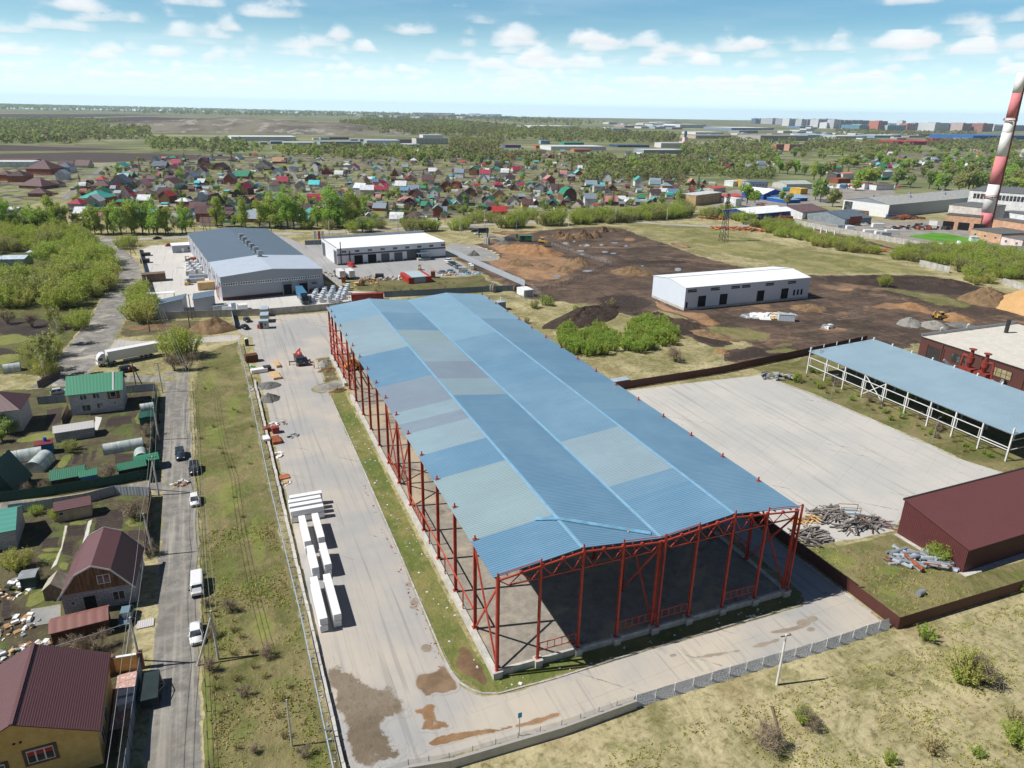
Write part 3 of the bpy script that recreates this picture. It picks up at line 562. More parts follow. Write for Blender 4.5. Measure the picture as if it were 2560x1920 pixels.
heap2(B4,770,740,1030,690,0.8,H_grey,'gravel ramp heap leading up into the steel hall',name='gravel_heap',cat='gravel heap',lump=.2,w=2.6)
0 and heap2(B6,400,600,800,560,.8,H_brown,'low earth mound on the shaded floor of the steel hall',w=5,lump=.5)
heap2(B4,815,590,985,560,.8,H_brown,'brown soil bank with grass beside the hall plinth',w=1.8,lump=.5)
heap2(B4,910,770,1060,740,.8,H_brown,'brown soil bank at the lower side of the gravel ramp',w=1.3,lump=.5)
# ================================================================ COMMON MATERIALS
RED = worn('red_oxide_steel',lin(176,66,52),0.55,0.2,0.8)
RED2 = worn('red_oxide_brace',lin(186,78,60),0.55,0.2,0.8)
WSTEEL = worn('white_steel',lin(224,224,222),0.5,0.12,0.8)
GALV = worn('galvanised_steel',lin(158,164,170),0.4,0.15,1.2,0.3)
DKSTEEL = worn('dark_steel',lin(58,56,56),0.5,0.2)
RUST = worn('rusty_steel',lin(150,84,56),0.8,0.35,1.5)
def _conc(T):
 p = objc(T); a = nz(T,p,0.7,6,0.7); x,y,z = sep(T,p); st = nz(T,mapv(T,p,(1.5,1.5,.15)),1.5,4,.7)
 col = mix(T,a.sm(0.35,0.7),lin(176,172,164),lin(204,200,190)); col = mix(T,st.sm(.5,.75) * .5,col,lin(128,122,112))
 return mix(T,(nz(T,p,3,4) - .3).sm(.3,.6) * .4,col,lin(112,106,96)),bump(T,a,.3,.05)
CONC = mat('weathered_concrete',_conc,0.9)
def _oldc(T):
 p = pos(T); a = nz(T,p,0.5,6,0.7); st = nz(T,mapv(T,p,(1,1,.12)),1.2,5,.7)
 col = mix(T,a.sm(0.35,0.7),lin(164,162,156),lin(196,194,188)); return mix(T,st.sm(.45,.75) * .6,col,lin(110,106,100))
OLDC = mat('old_concrete',lambda T: (_oldc(T),),0.92)
WHITE = worn('white_paint',(.78,.78,.77),0.5,0.08)
GLASS = mat('window_glass',lambda T: (mix(T,nz(T,objc(T),0.7,2).sm(.4,.6),(.02,.025,.03),(.09,.105,.12)),),0.08,0.0,0.7)
DARK = mat('dark_opening',(0.012,0.012,0.013),0.9)
RUBBER = mat('black_rubber',(0.018,0.018,0.019),0.85)
WOOD = worn('grey_timber',lin(122,104,88),0.85,0.35,2)
PWOOD = worn('fresh_timber',lin(204,172,126),0.8,0.2,2)
BWOOD = worn('brown_timber',lin(96,62,44),0.85,0.3,2)
LAMPG = mat('lamp_glass',(.7,.7,.66),.15)
TLAMP = mat('tail_lamp_glass',(.35,.02,.02),.2)
# ================================================================ STEEL HALL
EZ,RZ,VZ = 15.45,16.9,15.6
BAYS = [9.0 * i for i in range(15)] + [132.0,138.0]
def roofz(x):
 if x <= 12: return EZ + (RZ - EZ) * x / 12
 if x <= 24: return RZ + (VZ - RZ) * (x - 12) / 12
 if x <= 36: return VZ + (RZ - VZ) * (x - 24) / 12
 return RZ + (EZ - RZ) * (x - 36) / 12
hall = thing('steel_hall','long open red steel hall under a blue sheet roof with sheen painted in patches','hall',(0,0,0))
def blue(name,c,sheen):
 def f(T):
  p = objc(T); x,y,z = sep(T,p)
  w = (y * (2 * pi / 0.42)).sin() * .5 + .5
  a = nz(T,mapv(T,p,(.25,1.4,1)),0.8,4,.6); b = nz(T,p,.09,4,.6); lap = ((x / 5.7).frac() - .5).abs().sm(.493,.5)
  sid = nz(T,comb(T,(x / 6).floor() * 3.7,(y / 1.1).floor() * 1.9,0.0),1.0,0)
  col = mix(T,w.sm(.2,.6),scaled(c,.62),c)
  col = mix(T,b.sm(.35,.7) * .35,col,sheen); col = mix(T,a.sm(.5,.75) * .25,col,sheen)  # paler blotches painted into the colour to imitate roof sheen
  col = mix(T,(sid - .5).abs() * .6,col,scaled(c,.7))
  col = mix(T,lap * .3,col,scaled(c,.7))
  return col,bump(T,w,.6,.05)
 return mat(name,f,0.42,0.0,0.5)
BL = [blue('roof_blue',lin(106,146,174),lin(126,160,182)),blue('roof_pale_blue',lin(146,168,178),lin(154,178,188)),blue('roof_mid_blue',lin(114,150,175),lin(130,164,185)),
      blue('roof_grey',lin(136,150,164),lin(142,158,172)),blue('roof_sky_blue',lin(130,166,188),lin(144,178,198)),blue('roof_greenish_sheen',lin(148,170,174),lin(154,176,184))]  # paler and greyer tints stand in for sheen on one blue sheet
slopes = [  # (x0, x1, [(bay position, tint)...]), tints painting in the view-angle sheen
 (-0.35,12,[(0,0),(1,5),(3,0),(4,1),(5,3),(5.5,1),(6.1,3),(7,3),(7.7,0),(10,1),(13.3,4),(16,0)]),
 (12,24,[(0,0),(6.3,1),(7.4,3),(8.7,1),(10.2,5),(11.6,2),(13.6,4),(16,0)]),
 (24,36,[(0,0),(1.2,2),(1.7,1),(3.6,2),(6.8,0),(8.6,2),(10.5,4),(16,0)]),
 (36,48.35,[(0,0),(4.5,2),(5.4,2),(6.2,0),(9.5,2),(12.0,4),(16,0)])]
def bayv(b):
 i = int(b); return BAYS[i] + (BAYS[min(i + 1,16)] - BAYS[i]) * (b - i)
for k,(x0,x1,lst) in enumerate(slopes):
 mb = MB(); ze = lambda x: roofz(min(max(x,0),48)) + (x if x < 0 else 48 - x if x > 48 else 0) * .12
 for (b0,t),(b1,_) in zip(lst,lst[1:]):
  y0,y1 = bayv(b0) + (0.35 if b0 == 0 else 0),bayv(b1) + (.4 if b1 == 16 else 0)
  n = max(1,int((y1 - y0) / 4.4));
  for j in range(n):
   a,b = y0 + (y1 - y0) * j / n,y0 + (y1 - y0) * (j + 1) / n
   dz = 0.0
   mb.add([(x0,a,ze(x0) + dz),(x1,a,ze(x1) + dz),(x1,b,ze(x1) + dz),(x0,b,ze(x0) + dz),(x0,a,ze(x0) - .1),(x1,a,ze(x1) - .1),(x1,b,ze(x1) - .1),(x0,b,ze(x0) - .1)],
                   [(0,1,2,3),(7,6,5,4)] + ([(4,5,1,0)] if a == y0 else []),t)
 mb.build('roof_slope',BL,hall,recalc=False)
RIDGE = worn('ridge_flashing',lin(128,170,196),.4,.1)
for x,s in ((12,-1),(24,1),(36,-1)):
 mb = MB(); z = roofz(x) + .05; mb.add([(x - .28,.4,z + s * .03),(x,.4,z),(x + .28,.4,z + s * .03),(x + .28,138.3,z + s * .03),(x,138.3,z),(x - .28,138.3,z + s * .03)],[(0,1,4,5),(1,2,3,4)])
 mb.build('ridge_flashing',RIDGE,hall)
def ibeam(mb,x,y,z0,z1,w=.46,d=.34,rot=False):
 a,b = (w,d) if not rot else (d,w)
 if not rot:
  mb.box(x - w / 2 + .03,y,z0,.06,d,z1 - z0); mb.box(x + w / 2 - .03,y,z0,.06,d,z1 - z0); mb.box(x,y,z0,w - .12,.05,z1 - z0)
 else:
  mb.box(x,y - w / 2 + .03,z0,d,.06,z1 - z0); mb.box(x,y + w / 2 - .03,z0,d,.06,z1 - z0); mb.box(x,y,z0,.05,w - .12,z1 - z0)
protos = {}
for x in (0.25,24,47.75):
 for y in BAYS:
  mb = MB(); yy = y + (.3 if y == 0 else 0)
  ibeam(mb,x,yy,1.0,roofz(x) - .35); mb.box(x,yy,.96,.8,.7,.06); mb.box(x,yy,roofz(x) - .36,.62,.5,.06)
  mb.build('column',RED,hall)
mb0 = MB(); mb0.box(0,0,0,.62,.5,.07); mb0.box(0,0,.07,.18,.18,.6); stub_me = mb0.mesh('roof_stub',RED)
for x in (0.25,47.75):
 for y in BAYS[1:]:
  link('roof_stub',stub_me,hall).location = (x,y,roofz(x) + .03)
for x in (6,12,18,30,36,42):
 mb = MB(); ibeam(mb,x,.1,1.15,roofz(x) - .6,.34,.3,True); mb.box(x,-.02,roofz(x) - 2.4,.2,.12,3.15)
 mb.box(x,.1,roofz(x) - 2.6,.42,.42,.25); mb.box(x,.1,1.1,.6,.6,.06)
 mb.build('gable_post',RED,hall)
for x in (0.1,24.55,48.2):
 mb = MB(); ibeam(mb,x,-.12,1.15,roofz(min(x,48)) + .75,.26,.22,True); mb.box(x,-.12,1.1,.5,.5,.06); mb.build('gable_post',RED,hall)
def truss(y,w=.16):
 for a,b in ((0.3,23.8),(24.2,47.7)):
  mb = MB(); n = 8; xs = [a + (b - a) * i / n for i in range(n + 1)]; mid = xs[n // 2]
  for p,q in ((a,mid),(mid,b)): mb.beam((p,y,roofz(p) - .45),(q,y,roofz(q) - .45),w * 1.2)
  zb = EZ - 1.45; mb.beam((xs[0] + 1.3,y,zb),(xs[-1] - 1.3,y,zb),w)
  bx = [xs[0] + 1.3] + [(xs[i] + xs[i + 1]) / 2 for i in range(1,n - 1)] + [xs[-1] - 1.3]
  for i,q in enumerate(bx):
   mb.beam((xs[i],y,roofz(xs[i]) - .5),(q,y,zb),w * .7); mb.beam((q,y,zb),(xs[i + 1],y,roofz(xs[i + 1]) - .5),w * .7)
  for p in xs[1:-1]: mb.box(p,y,roofz(p) - .42,.34,.3,.3)
  yield mb.mesh('truss',RED)
tm = list(truss(0.0))
for y in BAYS:
 for me in tm: link('truss',me,hall).location = (0,y + (.05 if y == 0 else 0),0)
for x in [1.5 + 3 * i for i in range(16)]:
 mb = MB(); mb.beam((x,0.2,roofz(x) - .22),(x,138,roofz(x) - .22),.12,.2); mb.build('purlin',RED,hall)
for x0,x1 in ((0,6),(18,24),(24,30),(42,48)):
 mb = MB(); mb.beam((x0,-.1,roofz(x0) + .55),(x1,-.1,roofz(x1) + .55),.09); mb.build('eave_rail',RED,hall)
for x0 in (6,18,24,36):
 mb = MB()
 for z in (2.3,3.5): mb.beam((x0 + .15,0.1,z),(x0 + 5.85,0.1,z),.1)
 for i in range(6): mb.beam((x0 + .3 + i * 1.08,0.1,2.3),(x0 + .3 + i * 1.08,0.1,3.5),.08)
 mb.build('wall_rail',RED2,hall)
def xbrace(x,y0,y1,z0=1.1,z1=14.2,w=.22):
 for a,b in (((x,y0,z0),(x,y1,z1)),((x + .12,y1,z0),(x + .12,y0,z1))):
  mb = MB(); mb.beam(a,b,w); mb.build('brace',RED2,hall)
for x in (0.25,24,47.75):
 for y0,y1 in ((0.3,9),(45,54),(54,63),(99,108)): xbrace(x,y0,y1)
for i in range(1,4):                                     # wall rails of the long side, half-bay struts below
 y0,y1 = BAYS[i],BAYS[i + 1]; mb = MB(); mb.beam((-.05,y0,4.4),(-.05,y1,4.4),.16); mb.beam((-.05,(y0 + y1) / 2,1),(-.05,(y0 + y1) / 2,4.4),.16); mb.build('wall_rail',RED2,hall)
y0,y1 = BAYS[4],BAYS[5]
for bays in (4,6):
 y0,y1 = BAYS[bays],BAYS[bays + 1]; mb = MB()
 for z in (2.3,3.6): mb.beam((-.05,y0,z),(-.05,y1,z),.12)
 for i in range(1,8): mb.beam((-.05,y0 + i * (y1 - y0) / 8,2.3),(-.05,y0 + i * (y1 - y0) / 8,3.6),.09)
 mb.build('wall_rail',RED2,hall)
for bays in range(12,16):
 y0,y1 = BAYS[bays],BAYS[bays + 1]
 for z in (3.6,7.0,10.4):
  mb = MB(); mb.beam((-.05,y0,z),(-.05,y1,z),.2); mb.beam((-.05,y0,z + 1.1),(-.05,y1,z + 1.1),.14)
  for i in range(1,5): mb.beam((-.05,y0 + i * (y1 - y0) / 5,z),(-.05,y0 + i * (y1 - y0) / 5,z + 1.1),.12)
  mb.build('wall_rail',RED2,hall)
for x in (6,12,18,24,30,36,42):
 mb = MB(); ibeam(mb,x,138,1,roofz(x) - .4,.34,.3,True); mb.build('gable_post',RED,hall)
for z in (4,8,12):
 mb = MB(); mb.beam((0,138,z),(48,138,z),.2); mb.build('wall_rail',RED2,hall)
for x0 in (48,):
 for i in (1,4):
  y0,y1 = BAYS[i],BAYS[i + 1]; mb = MB()
  for z in (2.3,3.6): mb.beam((x0 - .2,y0,z),(x0 - .2,y1,z),.12)
  for k in range(1,8): mb.beam((x0 - .2,y0 + k * 1.12,2.3),(x0 - .2,y0 + k * 1.12,3.6),.09)
  mb.build('wall_rail',RED2,hall)
for a,b in ((0.3,5.5),(6.5,11.5),(12.5,17.5),(18.5,23.4),(24.9,29.5),(30.5,35.5),(36.5,41.5),(42.5,47.5)):
 mb = MB(); mb.box((a + b) / 2,.1,-.1,b - a,.4,1.1); mb.build('plinth_wall',CONC,hall)
for x in (0.1,6,12,18,24.2,30,36,42,48):
 s = 1.25 if x in (.1,24.2,48) else 1.0
 mb = MB(); mb.box(x,.0,-.1,s,1.1,1.22); mb.box(x,.0,1.08,s + .14,1.24,.06); mb.build('plinth_pier',CONC,hall)
for a,b in ((.6,104),(112.5,138.2)):
 mb = MB(); mb.box(-.1,(a + b) / 2,-.1,.75,b - a,1.05); mb.build('plinth_wall',CONC,hall)
mb = MB(); mb.box(48.1,69.4,-.1,.6,137.4,1.05); mb.build('plinth_wall',CONC,hall)
mb = MB(); mb.box(24,138.1,-.1,47,.5,1.05); mb.build('plinth_wall',CONC,hall)
mb = MB(); a,b = Vector((9.2,9.3,roofz(9.2) + .1)),Vector((23.2,1.6,roofz(23.2) + .12))
mid = Vector((12,7.75,RZ + .14))
for p,q in ((a,mid),(mid,b)): mb.beam(p,q,.75,.05)
tag(mb.build('flashing_strip',worn('loose_flashing',lin(120,168,196),.4)),'long loose blue flashing strip lying across the hall roof near its gable','roof flashing')
for F,x,y,z,l in ((B6,985,212,16.5,'pale batten lying on the blue hall roof above the loose flashing'),):
 p = F(x,y,z); mb = MB(); mb.beam((p.x,p.y,roofz(p.x) + .06),(p.x + .3,p.y + 1.2,roofz(p.x + .3) + .06),.2,.08); tag(mb.build('batten',PWOOD),l,'batten')
# ================================================================ KERBS AND FENCES
def kerb(pts,label,w=.22,h=.14,m=None,gap=3.0):
 L = [Vector((p[0],p[1],0)) for p in pts]; mb = MB()
 for a,b in zip(L,L[1:]):
  n = max(1,int((b - a).length / gap)); d = (b - a) / n
  for i in range(n):
   p,q = a + d * i,a + d * (i + .985); k = RND.uniform(-.02,.02)
   mb.beam((p.x,p.y,h / 2 - .05 + k),(q.x,q.y,h / 2 - .05 + k),w,h + .1)
 return struct(mb.build('kerb',m or OLDC))
kerb([(-5,107),(-4.95,62),(-5.15,28),(-5.35,6),(-5.25,3.3),(-4.75,0.7),(-3.8,-1),(-2.7,-2.1),(-.7,-2.9),(7.9,-3.1),(18,-2.8),(34,-2.8),(48.4,-2.9),(50,-2.3),(50.7,-1)],'kerb')
kerb([(-4.6,119),(-4.4,136)],'kerb')
kerb([(113.7,82),(113.9,75),(115.5,67),(117.1,47),(117.9,31),(117.6,24),(121,15)],'kerb')
kerb([(57.4,-8),(57.0,20),(56.8,60)],'kerb')
def fence(name,label,pts,h,panel,m,pm=None,post=0.06,gap=0.0,th=.05,group=None,cat='fence',z0=.05,partname='panel',topr=False):
 """panelled fence; every panel and post its own part"""
 L = [Vector((p[0],p[1])) for p in pts]; c = L[0]
 f = thing(name,label,cat,(c.x,c.y,0),0,group)
 for a,b in zip(L,L[1:]):
  n = max(1,round((b - a).length / panel)); d = (b - a) / n
  for i in range(n):
   p,q = a + d * i - c,a + d * (i + 1) - c
   j = RND.uniform(-.015,.015)
   mb = MB(); g = d.normalized() * (gap / 2 + post * .6)
   mb.beam((p.x + g.x,p.y + g.y,z0 + h / 2 + j),(q.x - g.x,q.y - g.y,z0 + h / 2 + j),th,h); mb.build(partname,m,f)
   if pm:
    mb = MB(); mb.box(p.x,p.y,0,post,post,h + .12,rot=math.atan2(d.y,d.x)); mb.build('post',pm,f)
 return f
BROWNSH = ribbed('brown_fence_sheet',lin(72,46,42),.3,0,.2)
def ribpos(name,c,pitch=.3,amt=.22,rough=.55):
 """profiled sheet with vertical ribs whatever way the panel runs"""
 def f(T):
  x,y,z = sep(T,pos(T)); w = ((x + y * 1.0) * (2 * pi / pitch)).sin() * .5 + .5; p = pos(T)
  col = mix(T,w.sm(.2,.5),scaled(c,1 - amt),c); return mix(T,nz(T,p,.6,4).sm(.45,.75) * .3,col,scaled(c,.6)),bump(T,w,.5,.04)
 return mat(name,f,rough)
BRF = ribpos('brown_sheet',lin(88,52,46)); GRF = ribpos('grey_sheet',lin(128,138,150)); BGF = ribpos('blue_grey_sheet',lin(112,128,146)); DGF = ribpos('dark_green_sheet',lin(24,74,62)); LGF = ribpos('light_metal_sheet',lin(176,184,192))
fence('sheet_fence','brown sheet fence running along the shaded alley beside the steel hall',[(57.9,-12.2),(58,-4),(58.1,20),(58,85.6)],2.1,3.0,BRF,DKSTEEL)
fence('sheet_fence','brown sheet fence along the dry meadow, meeting the wire fence at its corner',[(57.9,-12.2),(84.6,-12.6),(120,-13.2)],2.1,3.0,BRF,DKSTEEL)
fence('sheet_fence','brown sheet fence between the concrete yard and the dark building site',[(58,85.9),(73.3,85.9),(101.9,87.2),(140,92.5),(168,96.5)],2.2,3.0,BRF,DKSTEEL)
f = thing('block_wall','low wall of pale concrete blocks along the asphalt yard','wall',(-21,-9,0))
y = 0.0
while y < 131:
 L = 2.35 if y < 75 else 2.9; xx = -0.0 - y * .0125 * .9
 mb = MB(); mb.box(xx + RND.uniform(-.06,.06),y + L / 2,-.02,.5,L - .06,.62 + RND.uniform(-.04,.04),rot=RND.uniform(-.015,.015)); mb.build('block',CONC,f); y += L
def meshmat():
 m = bpy.data.materials.new('wire_mesh'); m.use_nodes = True; T = m.node_tree; T.nodes.clear()
 x,y,z = sep(T,pos(T)); a = ((x + y * .3 + z) * 9.0).frac().gt(.86); b = ((x + y * .3 - z) * 9.0).frac().gt(.86)
 d = newn(T,'ShaderNodeBsdfPrincipled'); d.inputs['Base Color'].default_value = (*lin(150,152,156),1); d.inputs['Roughness'].default_value = .5
 t = newn(T,'ShaderNodeBsdfTransparent'); mxs = newn(T,'ShaderNodeMixShader'); setin(T,mxs,0,a.mx(b)); T.links.new(t.outputs[0],mxs.inputs[1]); T.links.new(d.outputs[0],mxs.inputs[2])
 o = newn(T,'ShaderNodeOutputMaterial'); T.links.new(mxs.outputs[0],o.inputs[0]); return m
MESHM = meshmat(); LGALV = worn('pale_galvanised',lin(162,176,190),.5,.1)
def wire_fence(label,pts,h,step,m=MESHM,curb=True,name='wire_fence',pm=GALV,group=None):
 L = [Vector((p[0],p[1])) for p in pts]; c = L[0]; f = thing(name,label,'fence',(c.x,c.y,0),0,group)
 for a,b in zip(L,L[1:]):
  n = max(1,round((b - a).length / step)); d = (b - a) / n
  for i in range(n):
   p,q = a + d * i - c,a + d * (i + 1) - c
   mb = MB(); mb.add([(p.x,p.y,.3),(q.x,q.y,.3),(q.x,q.y,h),(p.x,p.y,h)],[(0,1,2,3)]); mb.build('mesh_panel',m,f)
   mb = MB(); mb.tube((p.x,p.y,0),(p.x,p.y,h + .1),.06,n=6); mb.build('post',pm,f)
 return f
wire_fence('low mesh fence on white posts along the front road, over the gravel bank',[(14.6,-11.0),(28.7,-11.2),(44.8,-11.7),(57.4,-11.5)],1.9,2.6,pm=WSTEEL)
wire_fence('mesh fence on grey posts standing on the low brick wall of the yard corner',[(-20.6,-10.4),(-14.3,-10.1),(-9.8,-10.9),(4.1,-11.3),(14.3,-11)],1.9,2.9)
OLDBRICK = blockwork('pale_brick_base',lin(206,202,196),lin(160,156,150),.5,.16)
w = thing('brick_wall','low pale brick footing wall below the mesh fence at the yard corner','wall',(-20.6,-10.7,0))
for a,b in zip([(-20.6,-10.7),(-14.3,-10.4),(-9.8,-11.2),(4.1,-11.6)],[(-14.3,-10.4),(-9.8,-11.2),(4.1,-11.6),(14.5,-11.2)]):
 mb = MB(); mb.beam((a[0] + 20.6,a[1] + 10.7,.62),(b[0] + 20.6,b[1] + 10.7,.62),.4,1.3); mb.build('wall_section',OLDBRICK,w)
def _gb(T):
 p = pos(T); v = vor(T,p,6.5); a = nz(T,p,.6,4)
 return mix(T,v.sm(.1,.5),lin(240,241,244),lin(204,206,212)),bump(T,v,1,.1)
M_gbank = mat('white_rubble',_gb,.9)
mb = MB(); pts = [(14.6,-10.9),(28.7,-11.1),(44.8,-11.6),(57,-11.4)]
for a,b in zip(pts,pts[1:]):
 n = 12; A,B = Vector(a),Vector(b)
 for i in range(n):
  p,q = A.lerp(B,i / n),A.lerp(B,(i + 1) / n); r = lambda P: 1.5 + .12 * mnoise.noise((P.x * .6,P.y,2))
  z0,z1 = r(p),r(q)
  mb.add([(p.x,p.y + .7,.02),(q.x,q.y + .7,.02),(q.x,q.y + .2,z1),(p.x,p.y + .2,z0),(q.x,q.y - .3,-.02),(p.x,p.y - .3,-.02)],[(0,1,2,3),(3,2,4,5)])
tag(mb.build('gravel_bank',M_gbank,recalc=False),'bank of white rubble under the mesh fence along the front road','gravel bank',kind='stuff')
wf = wire_fence('thin grey mesh fence with a pale top rail beside the concrete block wall',WFP := [(-22.2,-10),(-22.5,20),(-23.5,60),(-24.3,120),(-25.1,160)],1.75,2.9,name='mesh_fence')
for a,b in zip(WFP,WFP[1:]):
 mb = MB(); mb.beam((a[0] + 22.2,a[1] + 10,1.8),(b[0] + 22.2,b[1] + 10,1.8),.13,.1); mb.build('top_rail',LGALV,wf)
f = thing('post_fence','thin old fence of wires on leaning posts along the grass verge','fence',(-35,0,0))
for i in range(31):
 y = -6 + i * 4.4; x = -0.0 - .022 * y + RND.uniform(-.1,.1)
 mb = MB(); mb.beam((x,y,0),(x + RND.uniform(-.08,.08),y,1.35),.09); mb.build('post',WOOD,f)
mb = MB()
for z in (.6,1.15): mb.beam((.13,-6,z),(-2.77,126,z),.03)
mb.build('wire',DKSTEEL,f)
# ================================================================ WHITE WRAPPED PACKS IN THE YARD
def _wrap(T):
 p = objc(T); a = nz(T,p,2.2,4,.6); return mix(T,a.sm(.5,.8) * .35,(.82,.82,.82),(.66,.67,.69)),bump(T,nz(T,p,5,3),.25,.03)
WRAP = mat('white_film',_wrap,.35,spec=.5)
def _wrapend(T):
 p = objc(T); x,y,z = sep(T,p); a = nz(T,p,3,4)
 rows = ((z * 9).frac().gt(.55)) * ((x.abs()).gt(.38) * -1 + 1) * nz(T,mapv(T,p,(14,1,3)),3,1).gt(.5) * ((z - .55).abs().gt(.28) * -1 + 1)
 return mix(T,rows * .55,mix(T,a.sm(.4,.7),(.7,.71,.74),(.8,.81,.82)),(.2,.26,.36))
WRAPE = mat('printed_film_end',_wrapend,.4)
PACKG = 'white wrapped panel packs on the yard'
def pack(x,y,L,z,label,along='y',w=1.12):
 t = thing('panel_pack',label,'wrapped pack',(x,y,z),0 if along == 'y' else -pi / 2,PACKG)
 mb = MB(); mb.box(0,L / 2,.12,w,L,1.08); o = mb.build('wrapping',[WRAP,WRAPE],t)
 for p in o.data.polygons:
  if p.normal.y < -.9: p.material_index = 1
 md = o.modifiers.new('soft','BEVEL'); md.width = .06; md.segments = 2
 for k in range(3):
  mb = MB(); mb.box(0,L * (.12 + .38 * k),0,w * .9,.12,.12); mb.build('skid',PWOOD,t)
NTH = {0: 'lower',1: 'upper'}
for x,y,L,row,side in ((-19.65,16.65,10.4,'front','fence-side'),(-17.7,16.9,10.2,'front','open-side'),(-19.05,29.3,6.6,'middle','fence-side'),(-17.1,29.5,6.4,'middle','open-side'),(-19.2,37.1,8.6,'rear','fence-side'),(-16.9,37.6,8.2,'rear','open-side')):
 for k in range(2): pack(x + RND.uniform(-.05,.05),y + RND.uniform(-.1,.1),L,k * 1.22,f'{NTH[k]} white wrapped pack of the {side} stack in the {row} row of the yard')
for i,y in enumerate((48.2,50.0,51.6,53.2)):
 for k in range(2): pack(-20.9 + (.4 if i == 3 else 0),y,5.8,k * 1.22,f'{NTH[k]} white wrapped pack lying crosswise, {["first", "second", "third", "fourth"][i]} of four going away from the long rows','x')
# ================================================================ VEHICLES
def paint(name,c,rough=.25):
 return mat('paint_' + name,lambda T: (mix(T,nz(T,objc(T),1.5,4).sm(.5,.8) * .3,c,scaled(c,.75)),),rough,0,.5)
PW = paint('white',(.75,.75,.75)); PS = paint('silver',(.5,.52,.54)); PB = paint('black',(.02,.022,.026)); PN = paint('navy',(.03,.04,.06)); PR = paint('red',(.5,.03,.03)); PG = paint('grey',(.16,.17,.19)); PY = paint('yellow',(.72,.42,.04)); PBL = paint('blue',(.04,.1,.2)); PO = paint('orange_red',lin(200,70,56)); PGR = paint('green',lin(26,130,92)); PTE = paint('steel_teal',lin(110,136,148)); PDB = paint('dark_blue',lin(70,110,140))
def loft(mb,secs,m=0,cap=True):
 """closed sections of equal point count joined into a skin"""
 n = len(secs[0]); o = len(mb.v); mb.v += [tuple(p) for s in secs for p in s]
 for j in range(len(secs) - 1):
  for i in range(n): mb.f.append((o + j * n + i,o + j * n + (i + 1) % n,o + (j + 1) * n + (i + 1) % n,o + (j + 1) * n + i)); mb.m.append(m)
 if cap: mb.f += [tuple(o + i for i in range(n)),tuple(o + (len(secs) - 1) * n + i for i in range(n - 1,-1,-1))]; mb.m += [m,m]
def wheel_me(r,w):
 k = f'wheel{r}_{w}'
 if k not in protos:
  mb = MB(); mb.tube((0,-w / 2,0),(0,w / 2,0),r,n=14,m=0); mb.tube((0,-w / 2 - .01,0),(0,w / 2 + .01,0),r * .58,n=10,m=1)
  protos[k] = mb.mesh('wheel',[RUBBER,GALV])
 return protos[k]
def wheels(t,xs,y,r,w=.24):
 for x in xs:
  for s in (-1,1): link('wheel',wheel_me(r,w),t).location = (x,s * (y - w / 2),r)
CARS = {'sedan': dict(L=4.5,W=1.76,h1=.92,H=1.43,a=-.55,b=.55,c=1.2,d=-1.55,e=-.95),'suv': dict(L=4.5,W=1.84,h1=1.1,H=1.72,a=0,b=.45,c=1.15,d=-2.05,e=-1.8),'hatch': dict(L=3.9,W=1.68,h1=.95,H=1.5,a=0,b=.4,c=1.15,d=-1.85,e=-1.35)}
def car(name,label,loc,rot,pm,kind='sedan',group=None,cat='car'):
 """x is forward"""
 k = CARS[kind]; t = thing(name,label,cat,loc,rot,group); L,W = k['L'],k['W']; mb = MB()
 sec = lambda x,w,z0,z1,zi: [(x,-w / 2,z0),(x,-w / 2 - .02,(z0 + z1) / 2),(x,-w / 2 + .1,z1),(x,0,zi),(x,w / 2 - .1,z1),(x,w / 2 + .02,(z0 + z1) / 2),(x,w / 2,z0)]
 h = k['h1']
 loft(mb,[sec(-L / 2,W * .84,.38,h * .8,h * .82),sec(-L / 2 + .12,W * .94,.24,h * .96,h),sec(-L / 2 + .8,W,.2,h,h + .02),sec(0,W,.2,h,h + .02),sec(k['c'] + .05,W,.2,h * .98,h),sec(L / 2 - .35,W * .95,.22,h * .8,h * .84),sec(L / 2 - .06,W * .84,.3,h * .66,h * .68),sec(L / 2,W * .72,.36,h * .55,h * .56)])
 mb.build('body',pm,t,True)
 H = k['H']; w0,w1 = W - .18,W - .46
 bot = [(k['d'],-w0 / 2,h - .01),(k['c'],-w0 / 2,h - .01),(k['c'],w0 / 2,h - .01),(k['d'],w0 / 2,h - .01)]
 top = [(k['e'],-w1 / 2,H),(k['b'],-w1 / 2,H),(k['b'],w1 / 2,H),(k['e'],w1 / 2,H)]
 mb = MB(); mb.hexa(bot,top); mb.build('glazing',GLASS,t)
 mb = MB(); mb.hexa([(x * 1.02,y * 1.03,H - .02) for x,y,z in top],[(x * .95 + (.0),y * .88,H + .05) for x,y,z in top])
 for s in (-1,1):
  for f in (.0,.5,1.0):
   i = lambda A: Vector(A[0 if s < 0 else 3]).lerp(Vector(A[1 if s < 0 else 2]),f)
   p,q = i(bot),i(top); mb.beam(p + Vector((0,s * .015,0)),q + Vector((0,s * .015,0)),.07)
 mb.build('roof',pm,t)
 wheels(t,(L * .3,-L * .29),W / 2,.33 if kind != 'suv' else .38)
 for s in (-1,1):
  mb = MB(); mb.box(L / 2 - .14,s * W * .34,h * .6,.14,.3,.14); mb.build('headlight',LAMPG,t)
  mb = MB(); mb.box(-L / 2 + .04,s * W * .36,h * .66,.1,.24,.18); mb.build('tail_light',TLAMP,t)
  mb = MB(); mb.box(k['c'] - .35,s * (W / 2 + .05),h,.14,.16,.12); mb.build('mirror',pm,t)
 mb = MB(); mb.box(L / 2 - .02,0,.46,.06,W * .5,.14); mb.build('grille',DARK,t)
 return t
